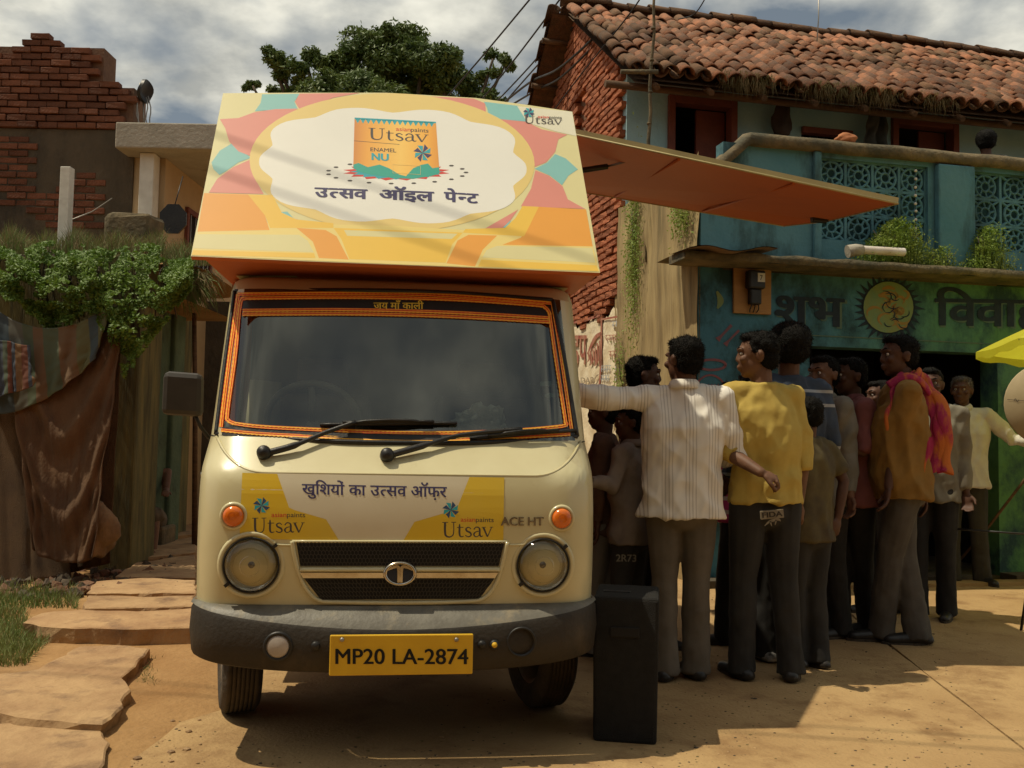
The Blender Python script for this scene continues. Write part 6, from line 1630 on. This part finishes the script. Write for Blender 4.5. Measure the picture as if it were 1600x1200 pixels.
        if collar:
            mb = MB(); c = neck + V3(0, 0, .018 * k); n = 26
            for j, (rr, zz_, a_) in enumerate(((.060, .026, 0), (.074, .012, 0), (.086, -.018, 0), (.080, -.022, 0), (.064, .0, 0))):
                for q in range(n):
                    t = 2 * math.pi * q / n; dv = V3(math.cos(t), math.sin(t), 0); fr_ = dv.dot(tf)
                    mb.v.append(c + dv * rr * k + V3(0, 0, (zz_ - (.028 * max(0, fr_) ** 3)) * k))
            for j in range(4):
                for q in range(n): q2 = (q + 1) % n; mb.f.append((j * n + q, j * n + q2, j * n + n + q2, j * n + n + q)); mb.m.append(0); mb.sm.append(True)
            mb.obj('collar', shirt, root)
    # ---- trousers and shoes
    if trousers is not None:
        T = Blob(); T.ell(hipc - V3(0, 0, .02 * k), (.152 * k * bulk, .104 * k * bulk, .11 * k), Matrix.Rotation(yaw, 3, 'Z'), 3); T.ell(hipc - V3(0, 0, .07 * k) - tf * .022 * k, (.13 * k * bulk, .092 * k * bulk, .10 * k), Matrix.Rotation(yaw, 3, 'Z'), 3)
        for i in (0, 1):
            e = ft[i] + V3(0, 0, -.045 * k)
            T.cap([hip[i], hip[i].lerp(knee[i], .5), knee[i], knee[i].lerp(e, .5)], [.100 * k, .086 * k, .070 * k, .068 * k]); T.mb.tube([knee[i], knee[i].lerp(e, .5), knee[i].lerp(e, .85), e], [.069 * k, .067 * k, .071 * k, .075 * k], 14)
        T.fuse('trousers', trousers, root, .009 if near else .012, 3, foldfn('trouser', .009 * k, sd_))
    if shoe is not None:
        for i in (0, 1):
            fd = fdirs[i]; c = ft[i] - V3(0, 0, .048 * k); T = Blob()
            T.cap([c - fd * .045 * k, c + fd * .06 * k, c + fd * .155 * k - V3(0, 0, .006)], [.043 * k, .042 * k, .034 * k])
            T.mb.v = [(v[0], v[1], max(v[2], .012)) for v in T.mb.v]
            so = T.fuse('shoe', shoe, root, .007, 1)
            mb = MB(); lt = V3(-fd.y, fd.x, 0); pl = []
            for q in range(20):
                t = q * math.pi / 10; rr = .044 if math.cos(t) < 0 else .040
                p = c + fd * (.055 + .145 * math.cos(t) * (1 if math.cos(t) > 0 else .75)) * k + lt * rr * math.sin(t) * k; pl.append((p.x, p.y))
            mb.prism(pl, .001, .016); mb.obj('sole', M['rubber'], so, fix=True)
    return root, dict(base=base, neck=neck, hipc=hipc, sh=sh, el=el, wr=wr, ts=ts, tf=tf, hp=hp, k=k, chest=chest, yaw=yaw)
def bmesh_sphere(r):
    bm = bmesh.new(); bmesh.ops.create_icosphere(bm, subdivisions=2, radius=r); return bm

C_ = lambda n, c, c2=None, **k: mat(n, c, c2, .85, 8, .25, 300, **k)
whiteS = stripes('white_striped_cotton', (.80, .77, .70), (.55, .51, .46), 62, .34, 'X', .85, (.74, .71, .64), groups=9)
khaki = C_('grey_khaki_twill', (.15, .125, .095), (.115, .095, .07))
denim = C_('black_denim', (.018, .017, .016), (.030, .027, .023))
blackc = C_('black_cotton', (.012, .011, .010), (.02, .018, .016))
mustard = C_('mustard_jersey', (.50, .37, .085), (.44, .31, .065))
blackshoe = mat('black_leather', (.012, .011, .010), (.03, .025, .02), .4, 20)

# man in the white striped shirt, leaning on the truck
rt, j = person('man in white striped shirt seen from behind with left arm stretched out to the truck', 1062, 4.70, 1.71, face=150, torso=188, lean=(.015, 0), skin='skin',
    arms=[((-.27, -.12, .0), (-.27, -.10, .03)), ((.085, -.01, -.27), (-.03, .23, -.04))], feet=[(-.075, -.02, 195), (.085, .02, 170)], shirt=whiteS, trousers=khaki, shoe=blackshoe, sleeve=1.6, collar=True, hem=.80, bulk=1.13, flare=1.06, head_off=(.0, 0, -.01))
# boy in a white vest
rt, j = person('youth in a white sleeveless vest standing behind the outstretched arm', 1000, 5.42, 1.66, face=268, torso=300, skin='skin', feet=[(-.08, 0), (.08, 0)], shirt=C_('white_vest_cotton', (.62, .56, .46), (.55, .5, .4)), trousers=blackc, shoe=blackshoe, vest=True, near=True, bulk=.86)
# child in a grey-white shirt, arms folded
jeans2 = C_('dark_worn_denim', (.030, .030, .032), (.05, .047, .042))
rt, j = person('boy in pale grey shirt and dark jeans under the outstretched arm', 985, 4.98, 1.36, face=92, torso=120, skin='skin', arms=[((-.06, -.06, -.20), (-.16, -.08, .03)), ((.03, -.12, -.20), (-.19, -.08, .05))], feet=[(-.05, -.02), (.06, .03)], shirt=C_('pale_grey_shirt', (.27, .225, .19), (.20, .165, .14)), trousers=jeans2, shoe=blackshoe, sleeve=1.6, bulk=1.05, collar=True)
sh_ = fit(runs2d(['2R73'], .02), (-.04, 0), (.065, 0), .052)
bx_ = j['hipc']; Mx_ = Matrix.Translation(bx_ + V3(-.055, -.150, -.16))
decal('jeans_print', sh_, lambda x, y: tuple(Mx_ @ Vector((x, -.002, y))), mat('pale_jeans_print', (.22, .20, .16), None, .8), rt)
# second child behind
person('boy in brown patterned shirt with pale trousers wedged beside the truck', 942, 5.15, 1.42, face=100, torso=100, skin='skin', feet=[(-.05, 0), (.05, 0)], shirt=C_('brown_patterned_shirt', (.16, .09, .06), (.09, .055, .04)), trousers=C_('pale_grey_trousers', (.22, .20, .17)), shoe=blackshoe, sleeve=1.6, near=False)
# man in mustard
rt, j = person('man in mustard pullover seen from behind with one hand held behind his back', 1199, 4.74, 1.735, face=104, torso=166, lean=(-.03, 0), hair='curly', skin='skin2', tilt=2,
    arms=[((-.02, .0, -.27), (.13, -.175, -.10), (.85, .05, -.35)), ((.05, -.01, -.28), (-.02, .0, -.25))], feet=[(-.13, -.01, 160), (.11, -.03, 200)], shirt=mustard, trousers=denim, shoe=blackshoe, sleeve=1.12, hem=.865, bulk=.99, curl=.9)
ph_ = [('strip', (-.06, .0), (.09, .0))]
Mx_ = Matrix.Translation(j['hipc'] + V3(-.015, -.163, -.085)) @ Matrix.Rotation(R(-6), 4, 'Y')
MB().bbox(-.055, .06, -.004, .004, -.02, .022, .002, M=Mx_).obj('jeans_patch', mat('pale_jeans_patch', (.26, .215, .15), (.20, .165, .11), .85, 30), rt)
decal('patch_lettering', fit(runs2d(['FIDA'], .03), (-.047, -.011), (.053, -.011), .036), lambda x, y: tuple(Mx_ @ Vector((x, -.0058, y))), mat('dark_stitching', (.04, .03, .02), None, .8), rt)
decal('patch_motif', merge2d([stroke([(-.04, -.055), (-.01, -.035), (.03, -.03), (.04, -.04)], [.003, .012, .012, .003]), stroke([(-.01, -.035), (-.005, -.06)], [.01, .003]), stroke([(.02, -.032), (.012, -.055)], [.01, .003])]), lambda x, y: tuple(Mx_ @ Vector((x, -.0035, y + .004))), MATS['pale_jeans_patch'], rt)
# tall man with bushy hair, checked shirt
chk = stripes('blue_white_checked_shirt', (.035, .05, .08), (.30, .31, .32), 13, .22, 'Z', .8, (.02, .03, .05), groups=3); m = chk
person('tall man with bushy black hair in dark blue and white checked shirt', 1232, 5.12, 1.81, face=170, torso=165, hair='big', skin='skin', arms=[((-.05, -.02, -.27), (-.10, .06, -.2)), ((.045, -.03, -.27), (-.02, .1, -.22))], feet=[(-.12, 0), (.12, .02)], shirt=chk, trousers=blackc, shoe=mat('white_black_sneaker', (.45, .43, .40), (.03, .03, .03), .6, 26), sleeve=1.6, bulk=1.06)
# boy with bare forearm between
person('boy in olive short sleeved shirt with one arm hanging behind the mustard pullover', 1262, 4.98, 1.42, face=130, torso=150, arms=[((-.03, .02, -.22), (-.02, -.05, -.22)), ((.10, -.03, -.21), (-.05, -.04, -.23))], feet=[(-.07, 0), (.07, 0)], skin='skin', shirt=C_('olive_shirt', (.11, .085, .03), (.06, .045, .025)), trousers=denim, shoe=blackshoe, sleeve=.4, near=False)
person('child in pink and white striped shirt half hidden behind the mustard pullover', 1148, 5.5, 1.53, face=95, torso=95, skin='skin', feet=[(-.07, 0), (.07, 0)], shirt=stripes('pink_striped_shirt', (.62, .06, .22), (.66, .58, .52), 13, .3, 'Z'), trousers=blackc, shoe=blackshoe, sleeve=.4, near=False)
person('man with side-parted hair and white collar looking left over the crowd', 1288, 5.75, 1.71, face=55, torso=70, skin='skin2', feet=[(-.1, 0), (.1, 0)], shirt=C_('off_white_shirt', (.20, .185, .15), (.15, .14, .11)), trousers=blackc, shoe=blackshoe, sleeve=1.6, near=True, collar=True)
# man in the pink shirt, arms folded
person('man in dusty pink shirt and black trousers with folded arms', 1338, 5.85, 1.71, face=82, torso=88, skin='skin', lean=(-.02, 0), arms=[((-.09, .04, -.24), (-.19, -.10, .05)), ((-.03, -.05, -.26), (-.22, .02, .04))], feet=[(-.12, -.04, 90), (.1, .05, 80)], shirt=C_('dusty_pink_shirt', (.20, .065, .06), (.15, .05, .045)), trousers=blackc, shoe=blackshoe, sleeve=1.0, collar=True, bulk=1.08)
# man with the scarf
rt, j = person('stout man in ochre T-shirt with an orange and magenta scarf over his shoulder', 1413, 5.62, 1.83, face=88, torso=98, skin='skin', lean=(-.01, 0), arms=[((-.05, .08, -.27), (-.06, -.05, -.25)), ((.10, -.07, -.28), (.02, -.05, -.27))], feet=[(-.11, .05, 90), (.06, -.03, 92)], shirt=C_('ochre_jersey', (.27, .145, .028), (.21, .11, .02)), trousers=C_('dark_grey_twill', (.095, .085, .07), (.07, .06, .05)), shoe=blackshoe, sleeve=.4, bulk=1.12, belly=.035, curl=.4)
sc_ = mat('scarf_cotton', (.50, .13, .02), (.32, .015, .07), .85, 7, .3, 200, stretch=(1, 1, .35), lo=.44, hi=.52)
mb = MB(); k = j['k']; nk = j['neck']
c0 = [nk + V3(*p) * k for p in ((-.10, -.12, -.30), (-.09, -.13, -.18), (-.07, -.115, -.08), (-.02, -.075, .0), (.05, -.02, .045), (.10, .01, .02), (.145, -.05, -.08), (.165, -.10, -.22), (.17, -.11, -.38), (.15, -.13, -.5))]
cc = catmull([tuple(c) for c in c0], 7)
for layer in range(3):
    off = (layer - 1) * .028
    mb.tube([Vector(c) + V3(off + .008 * math.sin(i * .7 + layer), -.012 * layer, .006 * math.cos(i * .9)) for i, c in enumerate(cc)], [.034 + .010 * math.sin(i * .35 + layer * 2) for i in range(len(cc))], 12, flat=.45)
c1_ = [nk + V3(*p) * k for p in ((-.11, -.09, -.02), (-.02, -.11, .03), (.06, -.10, .01), (.12, -.09, -.06))]
mb.tube(catmull([tuple(c) for c in c1_], 6), [.03] * 19, 12, flat=.6)
tp = nk + V3(.05, -.165, -.30) * k; mb.grid(lambda u, v: (tp.x + .055 * (u - .5) * 2 * (1 - .4 * v) + .01 * math.sin(v * 9), tp.y - .008 * math.sin(u * 12), tp.z - v * .34), 8, 14)
so = mb.obj('scarf', sc_, rt)
# behind the scarf
person('person in cream shirt mostly hidden behind the man with the scarf', 1456, 6.4, 1.70, face=25, torso=30, skin='skin', feet=[(-.1, 0), (.1, 0)], shirt=C_('cream_shirt', (.22, .20, .14), (.17, .15, .11)), trousers=blackc, shoe=blackshoe, sleeve=1.6, near=False)
person('added filler person whose dark clothes deepen the crowd behind the pink-shirted man', 1378, 6.6, 1.62, face=80, torso=80, feet=[(-.09, 0), (.09, 0)], shirt=C_('dark_brown_shirt', (.05, .035, .025), (.035, .025, .02)), trousers=blackc, shoe=blackshoe, sleeve=1.6, near=False)  # three filler figures added here; dark clothes stand in for the crowd's deep shade
person('added filler person whose near-black clothes deepen the crowd behind the tall bushy-haired man', 1262, 6.3, 1.60, face=120, torso=120, feet=[(-.1, 0), (.1, 0)], shirt=C_('near_black_shirt', (.035, .03, .028), (.025, .022, .02)), trousers=blackc, shoe=blackshoe, sleeve=1.6, near=False)
person('added filler person in dark grey clothes behind the pullover man and the child in pink stripes', 1172, 6.1, 1.62, face=150, torso=150, feet=[(-.1, 0), (.1, 0)], shirt=C_('charcoal_shirt', (.04, .038, .034), (.03, .028, .025)), trousers=blackc, shoe=blackshoe, sleeve=1.6, near=False)
# old man with the stick
rt, j = person('old man with grey hair in white shirt leaning on a long stick', 1508, 8.02, 1.76, face=35, torso=22, skin='skin', hm='greyhair', lean=(-.01, 0), arms=[((-.05, -.05, -.26), (.02, -.12, -.2)), ((.19, -.06, -.20), (.17, -.15, -.02))], feet=[(-.11, 0, 30), (.14, 0, -10)], shirt=C_('white_bush_shirt', (.62, .60, .55), (.55, .53, .48)), trousers=C_('dark_olive_trousers', (.04, .036, .026), (.03, .027, .02)), shoe=blackshoe, sleeve=1.6, collar=True, bulk=1.10, near=True, curl=1.3)
hb_ = j['base'] + j['wr'][1] + (j['wr'][1] - j['el'][1]).normalized() * .06
foot = G(1474, 905); foot = Vector((foot.x, foot.y, .0)); v = hb_ - foot
o = MB().tube([(0, 0, .0), v * .4 + Vector((.02, 0, 0)), v * .8, v * 1.10], [.011, .012, .012, .013], 8).obj('walking_stick', M['wood'], loc=foot); tag(o, 'long thin dark stick held by the old man', 'stick')
# on the balcony
q = hx(1548, 250, 1.0); w_ = HF.wl(q)
rt, j = person('person with dark hair and pale grey top standing on the upper balcony', 1548, w_.y, 1.62, face=200, torso=200, hair='big', skin='skin', feet=[(-.1, 0), (.1, 0)], shirt=C_('pale_grey_top', (.12, .115, .095), (.08, .075, .065)), trousers=blackc, sleeve=1.6, near=False)
rt.location.z = 2.79
# seated figure and distant figure in the alley
sit_knees = [(-.02, -.36, .42), (.20, -.34, .40)]
rt, j = person('thin bare-chested man sitting on the low step by the mossy pier', 228, 9.2, 1.6, face=-40, torso=-30, skin='skin2', sit=.33, arms=[((.03, -.16, -.20), (.14, -.16, -.02)), ((.05, -.16, -.18), (.06, -.17, .0))], feet=[(.06, -.52, -30), (.26, -.5, -30)], near=False)
MB().bbox(-.2, .2, -.16, .22, 0, .25, .03).obj('stone_block', M['cap'], loc=(j['base'].x, j['base'].y + .02, 0)); tag(bpy.data.objects['stone_block'], 'low block of stone under the sitting man in the alley', 'block')
cl = Blob(); cl.ell(j['hipc'], (.17, .13, .10), n=3)
for i, kn in enumerate(sit_knees): cl.cap([j['hipc'] + V3((-.07, .09)[i], -.02, 0), Vector(kn) * j['k']], [.095, .085])
cl.fuse('loincloth', C_('grey_brown_cloth', (.14, .11, .075), (.10, .08, .055)), rt, .011, 3, foldfn('shirt', .012, 5))
person('distant person in crimson clothes at the far end of the alley', 328, 12.2, 1.62, face=200, torso=200, skin='skin', feet=[(-.08, 0), (.08, 0)], shirt=C_('crimson_cloth', (.28, .03, .05), (.2, .02, .04)), trousers=C_('crimson_skirt', (.25, .03, .05)), sleeve=1.6, near=False, hem=.6)
# ================================================================ loudspeaker, umbrella, round board, small things
fl_, fr_ = G(935, 1162), G(1012, 1163)
ax = (fr_ - fl_); wdt = .272; yaw_ = R(-9)
t = thing('loudspeaker', 'tall black carpeted loudspeaker cabinet standing beside the truck bumper', 'loudspeaker', (fl_ + fr_) / 2 + Vector((0, .0, 0)), yaw_)
M['carpet'] = mat('black_cabinet_carpet', (.016, .015, .013), (.010, .009, .008), .95, 30, .7, 250)
hgt = P(985, 934, fl_.y).z
mb = MB(); mb.bbox(-wdt / 2 + .012, wdt / 2 - .0, 0, .33, .0, hgt, .014)
mb.v = [(x * (1 - .045 * (1 - z / hgt)), y, z) for x, y, z in mb.v]
ca = mb.obj('cabinet', M['carpet'], t)
mb = MB(); mb.bbox(-.055, .06, -.006, .004, hgt - .155, hgt - .115, .004); mb.obj('slot_shade_plate', M['dark'], t)  # plate standing proud of the front; the slot's shade is put into its colour
mb = MB(); mb.bbox(-.09, .02, .12, .15, hgt - .001, hgt + .004, .002); mb.obj('top_socket', M['black'], t)

# yellow umbrella at the right edge
D = 6.4; tip = P(1592, 528, D); cx = P(1867, 490, D + .25); cc_ = Vector((cx.x, cx.y, 0)); rad = (Vector((tip.x, tip.y, 0)) - cc_).length
t = thing('umbrella', 'bright yellow vendor umbrella with reddish lettering at the right edge', 'umbrella', cc_)
M['ycloth'] = mat('yellow_umbrella_cloth', (.66, .66, .05), (.60, .58, .04), .6, 3, trans=.45)
zr, za = tip.z, tip.z + .50; nS = 8; a0 = math.atan2(tip.y - cc_.y, tip.x - cc_.x)
for s in range(nS):
    mb = MB(); aa, ab = a0 + s * 2 * math.pi / nS, a0 + (s + 1) * 2 * math.pi / nS
    def cf(u, v):
        a = aa + (ab - aa) * u; r = rad * v * (1 - .07 * math.sin(u * math.pi) * v); return Vector((r * math.cos(a), r * math.sin(a), za - (za - zr) * (v ** 1.5) - .02 * math.sin(u * math.pi) * v))
    mb.grid(cf, 10, 12); mb.grid(lambda u, v: cf(u, 1) + Vector((0, 0, -.055 * v + .012 * v * math.sin(u * 12.56))) , 10, 2); mb.obj('canopy_panel', M['ycloth'], t)
    mb = MB(); mb.tube([cf(0, v / 8) - Vector((0, 0, .012)) for v in range(9)], .005, 6); mb.tube([(.02 * math.cos(aa), .02 * math.sin(aa), za - .62), cf(0, .5) - Vector((0, 0, .01))], .004, 6); mb.obj('rib', M['metal'], t)
mb = MB(); mb.tube([(0, 0, .1), (0, 0, za + .06)], .018, 12); mb.obj('pole', M['metal'], t)
mb = MB(); mb.lathe([(.26, 0), (.26, .06), (.22, .10), (.05, .12), (.04, .3), (.0, .3)], 24); mb.obj('base', M['cement'], t)
# printed mark on the rim panel
def up_(px, py):
    y = D
    p = P(px, py, D - .05) - cc_; r = math.hypot(p.x, p.y); v = min(1, r / rad); return (p.x, p.y - .0, p.z)
def canp(u, v, o=.004):      # on panel nearest the camera side
    best = None
    aa = a0; ab = a0 + 2 * math.pi / nS; a = aa + (ab - aa) * u; r = rad * v * (1 - .07 * math.sin(u * math.pi) * v)
    return (r * math.cos(a) , r * math.sin(a), za - (za - zr) * (v ** 1.5) - .02 * math.sin(u * math.pi) * v + o)
pk = mat('red_pink_print', (.60, .09, .10), None, .6)
decal('printed_mark', merge2d([stroke([(.22, .90), (.30, .86), (.36, .90), (.30, .94), (.24, .92)], .03), stroke([(.42, .91), (.46, .87), (.50, .91)], .02), stroke([(.55, .92), (.62, .88), (.66, .92)], .02)]), lambda x, y: canp(x, y), pk, t)

# round board at the right edge
c = P(1640, 632, 6.1); t = thing('round_board', 'round cream board with handwriting on a thin black stand at the right edge', 'board', (c.x, c.y, 0), R(-12))
rr = abs(P(1575, 634, 6.1).x - c.x)
MB().lathe([(.0005, -.012), (rr, -.012), (rr + .004, 0), (rr, .012), (.0005, .012)], 40, Matrix.Translation((0, 0, c.z)) @ Matrix.Rotation(R(90), 4, 'X')).obj('disc', mat('cream_board', (.42, .34, .20), (.34, .27, .15), .7, 4), t)
L_ = [stroke([(-rr * .95, .03), (0, .015), (rr * .95, .02)], .003)]
for r_ in range(5):
    for q in range(7):
        x = -rr * .8 + q * rr * .24; z = .16 - r_ * .07
        if math.hypot(x, z) < rr * .82: L_.append(stroke([(x, z), (x + .01, z + .016), (x + .02, z - .005), (x + .03, z + .01)], .0035))
decal('handwriting', merge2d(L_), lambda x, y: (x, -.0135, c.z + y), M['grey'], t)
for (x, y) in ((-.22, -.1), (.22, -.1), (0, .28)): MB().tube([(x, y, 0), (0, .02, c.z - rr * .9)], .009, 7).obj('leg', M['black'], t)
MB().tube([(0, .02, c.z - rr * .95), (0, .02, c.z + rr * .6)], .009, 7).obj('post', M['black'], t)
MB().tube([(-.55, .1, .62), (.1, .02, .60)], .007, 6).obj('cross_bar', M['black'], t)

# pink cloth on the road
q = G(1270, 978); mb = MB()
mb.grid(lambda u, v: (-.10 + .26 * u * (1 - .2 * v) + .02 * nz(u * 3, v * 3, 1), -.05 + .14 * v + .02 * nz(u * 3, v * 3, 4), .012 + .035 * abs(nz(u * 5, v * 4, 2)) + .02 * math.sin(u * 3.1) * math.sin(v * 3.1)), 26, 16)
o = mb.obj('plastic_bag', mat('pink_plastic', (.55, .07, .11), (.48, .05, .09), .4, 8), loc=Vector((q.x, q.y, 0))); s_ = o.modifiers.new('thickness', 'SOLIDIFY'); s_.thickness = .004
tag(o, 'crumpled pink plastic bag lying on the road between the feet', 'bag')
# litter at the left
for (px, py, s, lab) in ((145, 972, .035, 'small white paper scrap on the flagstone edge'), (286, 972, .03, 'small pinkish scrap lying on the flagstones by the truck'), (8, 1070, .03, 'white paper scrap lying in the grass at the left edge')):
    z = .09 if px > 100 else .05
    q = G(px, py, z); mb = MB(); mb.grid(lambda u, v: (s * (u - .5) * 2, s * (v - .5) * 1.4, .006 + .01 * abs(nz(u * 4 + px, v * 4, 1))), 6, 6)
    o = mb.obj('paper_scrap', M['white'], loc=q); s_ = o.modifiers.new('thickness', 'SOLIDIFY'); s_.thickness = .001; tag(o, lab, 'litter')

# tree behind the truck
TD = 26.0; tb = P(600, 600, TD); tb = Vector((tb.x, tb.y, 0))
t = thing('leafy_tree', 'large dark green tree rising behind the hoarding', 'tree', tb)
def tp_(px, py, y=0): return P(px, py, TD + y) - tb
clumps = []
random.seed(11)
def clump(px, py, r, w=1.0, dy=0): clumps.append((tp_(px, py, dy), r * TD / FPX, w))
for (px, py, r) in ((560, 72, 34), (608, 56, 30), (640, 62, 30), (590, 100, 40), (650, 95, 40), (540, 110, 34), (690, 92, 28), (700, 120, 34), (610, 135, 42), (660, 140, 42), (560, 145, 40), (510, 130, 26), (490, 150, 28), (450, 158, 28), (735, 135, 28), (600, 170, 45), (680, 175, 45), (520, 175, 40), (460, 180, 34), (740, 165, 26), (430, 92, 17), (450, 100, 15), (440, 118, 13), (418, 78, 9), (486, 85, 15), (500, 98, 15), (470, 108, 13), (525, 92, 14), (470, 130, 16), (768, 88, 14), (785, 95, 14), (797, 104, 9), (772, 112, 12), (752, 118, 12), (767, 150, 14), (782, 158, 11), (392, 133, 9), (384, 137, 6), (403, 131, 6), (425, 140, 8), (600, 44, 12), (632, 46, 10), (575, 58, 12), (550, 90, 20), (710, 85, 14), (450, 145, 14)):
    clump(px, py, r, dy=random.uniform(-1.5, 1.5) if r > 20 else random.uniform(-.5, .5))
mb = MB(); big_ = [c for c in clumps if c[1] > .4]
for (c, r, w) in clumps:
    for q in range(int(5200 * r * r) + int(500 * r)):
        v = Vector((random.gauss(0, 1), random.gauss(0, 1), random.gauss(0, 1))); v = v.normalized() * r * random.random() ** .42 * (1.05 + .35 * nz(v.x + c.x, v.y, v.z + c.z, 1.6)); v.z *= .82
        p = c + v
        if nz(p.x, p.y, p.z, 1.9) < -.17 and v.length > r * .45: continue
        leafmesh(mb, p, v.normalized() * .6 + rnorm(), random.uniform(.11, .22), random.uniform(.05, .085))
cr = mb.obj('crown', M['leaf2'], t)
mb = MB(); top = tp_(615, 150); mb.tube(catmull([(0, 0, 0), (.2, 0, 1.5), (0, .1, 3.0), (.1, 0, 4.8)], 5), [.42 - .012 * i for i in range(16)], 14); mb.obj('trunk', M['bark'], t)
for (px, py) in ((430, 92), (418, 84), (452, 150), (500, 98), (770, 92), (790, 100), (768, 150), (395, 134), (600, 60), (660, 90), (560, 90), (700, 110), (473, 75)):
    e = tp_(px, py); a = Vector((.1, 0, 4.3)); m1 = a.lerp(e, .5) + Vector((0, 0, -.35)); mb = MB()
    mb.tube(catmull([tuple(a), tuple(m1), tuple(a.lerp(e, .8) + Vector((random.uniform(-.1, .1), 0, -.12))), tuple(e)], 5), [.16 - .0088 * i for i in range(16)], 7); mb.obj('branch', M['bark'], t)

# overhead wires
def wire(name, pts, r, lab, grp=None):
    a = Vector(pts[0]); o = MB().tube([Vector(p) - a for p in catmull([tuple(p) for p in pts], 6)], r, 6).obj(name, M['black'], loc=a); tag(o, lab, 'wire', grp); return o
G_ = 'electric wires running over the truck'
labs = ['overhead wire leftmost of the four that climb right towards the tile roof', 'second overhead wire from the left crossing the sky', 'third overhead wire from the left crossing the sky', 'overhead wire nearest the roof corner']
for (a, b, c), lb in zip((((660, 195), (745, 98), (832, -6)), ((720, 195), (800, 98), (880, -8)), ((770, 165), (838, 92), (892, 18)), ((780, 170), (838, 104), (896, 42))), labs):
    wire('overhead_wire', [P(*a, 14.5), P(*b, 13), P(*c, 11.5)], .012, lb, G_)
wire('overhead_wire', [P(770, 175, 14), P(826, 130, 12.5), P(872, 108, 11.4), P(925, 62, 10.6)], .017, 'slack cable in the bundle that runs under the roof verge', G_)
wire('overhead_wire', [P(776, 178, 14), P(836, 142, 12.5), P(880, 118, 11.4), P(958, 40, 10.4)], .015, 'lowest slack cable of the bundle, with a loop near the verge', G_)
wire('overhead_wire', [P(860, 180, 11), P(905, 120, 10.4), P(985, 20, 9.4), P(1010, -20, 9.2)], .008, 'thin brown cable crossing in front of the dark roof verge', G_)
wire('overhead_wire', [P(1060, 30, 10.2), P(1085, 22, 10.0), P(1104, -6, 9.8)], .007, 'short wire dropping onto the tile roof from above', G_)
# two service cables crossing high above the truck; they throw the slanting shadows on the hoarding
for (p, q, lb) in (((330, 208), (900, 398), 'upper service cable high above the hoarding, out of the picture'), ((320, 262), (800, 425), 'lower service cable high above the hoarding, out of the picture')):
    A = TF.wl(bh(*p)); B_ = TF.wl(bh(*q)); h_ = 4.6
    A2 = A - SUN_TRAVEL * (h_ / -SUN_TRAVEL.z); B2 = B_ - SUN_TRAVEL * (h_ / -SUN_TRAVEL.z); d = B2 - A2
    wire('service_cable', [A2 - d * 3, A2, B2, B2 + d * 3], .0075, lb)
# unseen houses added behind the camera to shade the lane and fill windscreen reflections
M['brownwall'] = mat('brown_mud_wall', (.20, .13, .07), (.14, .09, .05), .95, 1.5, .4, 20, stain=(.08, .06, .04), stscale=1.2, stamt=.4)
for (x, w, h, dpt, lab) in ((-10.5, 6.4, 5.4, 6, 'unseen brown house added to shade the lane, left of the row behind the viewer'), (-3.4, 7.2, 6.6, 7, 'unseen taller house added to shade the lane, middle of the row behind the viewer'), (4.6, 8.0, 5.8, 6, 'unseen long house added to shade the lane, right of the row behind the viewer')):
    t = thing('added_shade_house', lab, 'house', (x, -4.3, 0), R(2))
    mb = MB(); mb.box(-w / 2, w / 2, -dpt, 0, -.05, h); mb.obj('wall', M['brownwall'], t)
    mb = MB(); mb.prism([(-.6, h - .15), (-.6, h), (-dpt / 2, h + 1.5), (-dpt - .4, h), (-dpt - .4, h - .15), (-dpt / 2, h + 1.3)] if False else [(.6, h - .1), (.6, h + .02), (-dpt / 2, h + 1.6), (-dpt - .5, h + .02), (-dpt - .5, h - .1)], -w / 2 - .3, w / 2 + .3, M=Matrix(((0, 0, 1, 0), (1, 0, 0, 0), (0, 1, 0, 0), (0, 0, 0, 1)))); mb.obj('roof', M['tiledark'], t, fix=True)
    for k in range(3):
        cx_w = -w / 2 + (k + .5) * w / 3
        f_ = MB().bbox(cx_w - .5, cx_w + .5, .002, .06, (.0 if k == 1 else .9), 2.1, .01).obj('door' if k == 1 else 'window', M['redwood'], t)
        MB().bbox(cx_w - .42, cx_w + .42, .061, .07, (.05 if k == 1 else .98), 2.02, .004).obj('leaf_panel', M['wood'], f_)
        f_ = MB().bbox(cx_w - .4, cx_w + .4, .002, .05, 3.4, 4.5, .01).obj('window', M['redwood'], t); MB().bbox(cx_w - .33, cx_w + .33, .051, .06, 3.47, 4.43, .004).obj('pane', M['dark'], f_)


mb = MB()
for k in range(2600):
    px = random.uniform(-40, 1640); py = 915 + 300 * random.random() ** .8
    if nz(px, py, 3, .006) < -.1 and random.random() < .8: continue
    q = G(px, py); s = random.uniform(.0015, .006) * (1.8 if random.random() < .06 else 1); bm = bmesh.new(); bmesh.ops.create_icosphere(bm, subdivisions=1, radius=s)
    for v in bm.verts: v.co = Vector((v.co.x * random.uniform(.6, 1.6) + q.x, v.co.y + q.y, v.co.z * .6 + .003))
    mb.bm(bm, random.choice((0, 0, 1, 2)))
mb.obj('grit', [M['flag'], M['bark'], M['drygrass']], kind='stuff')
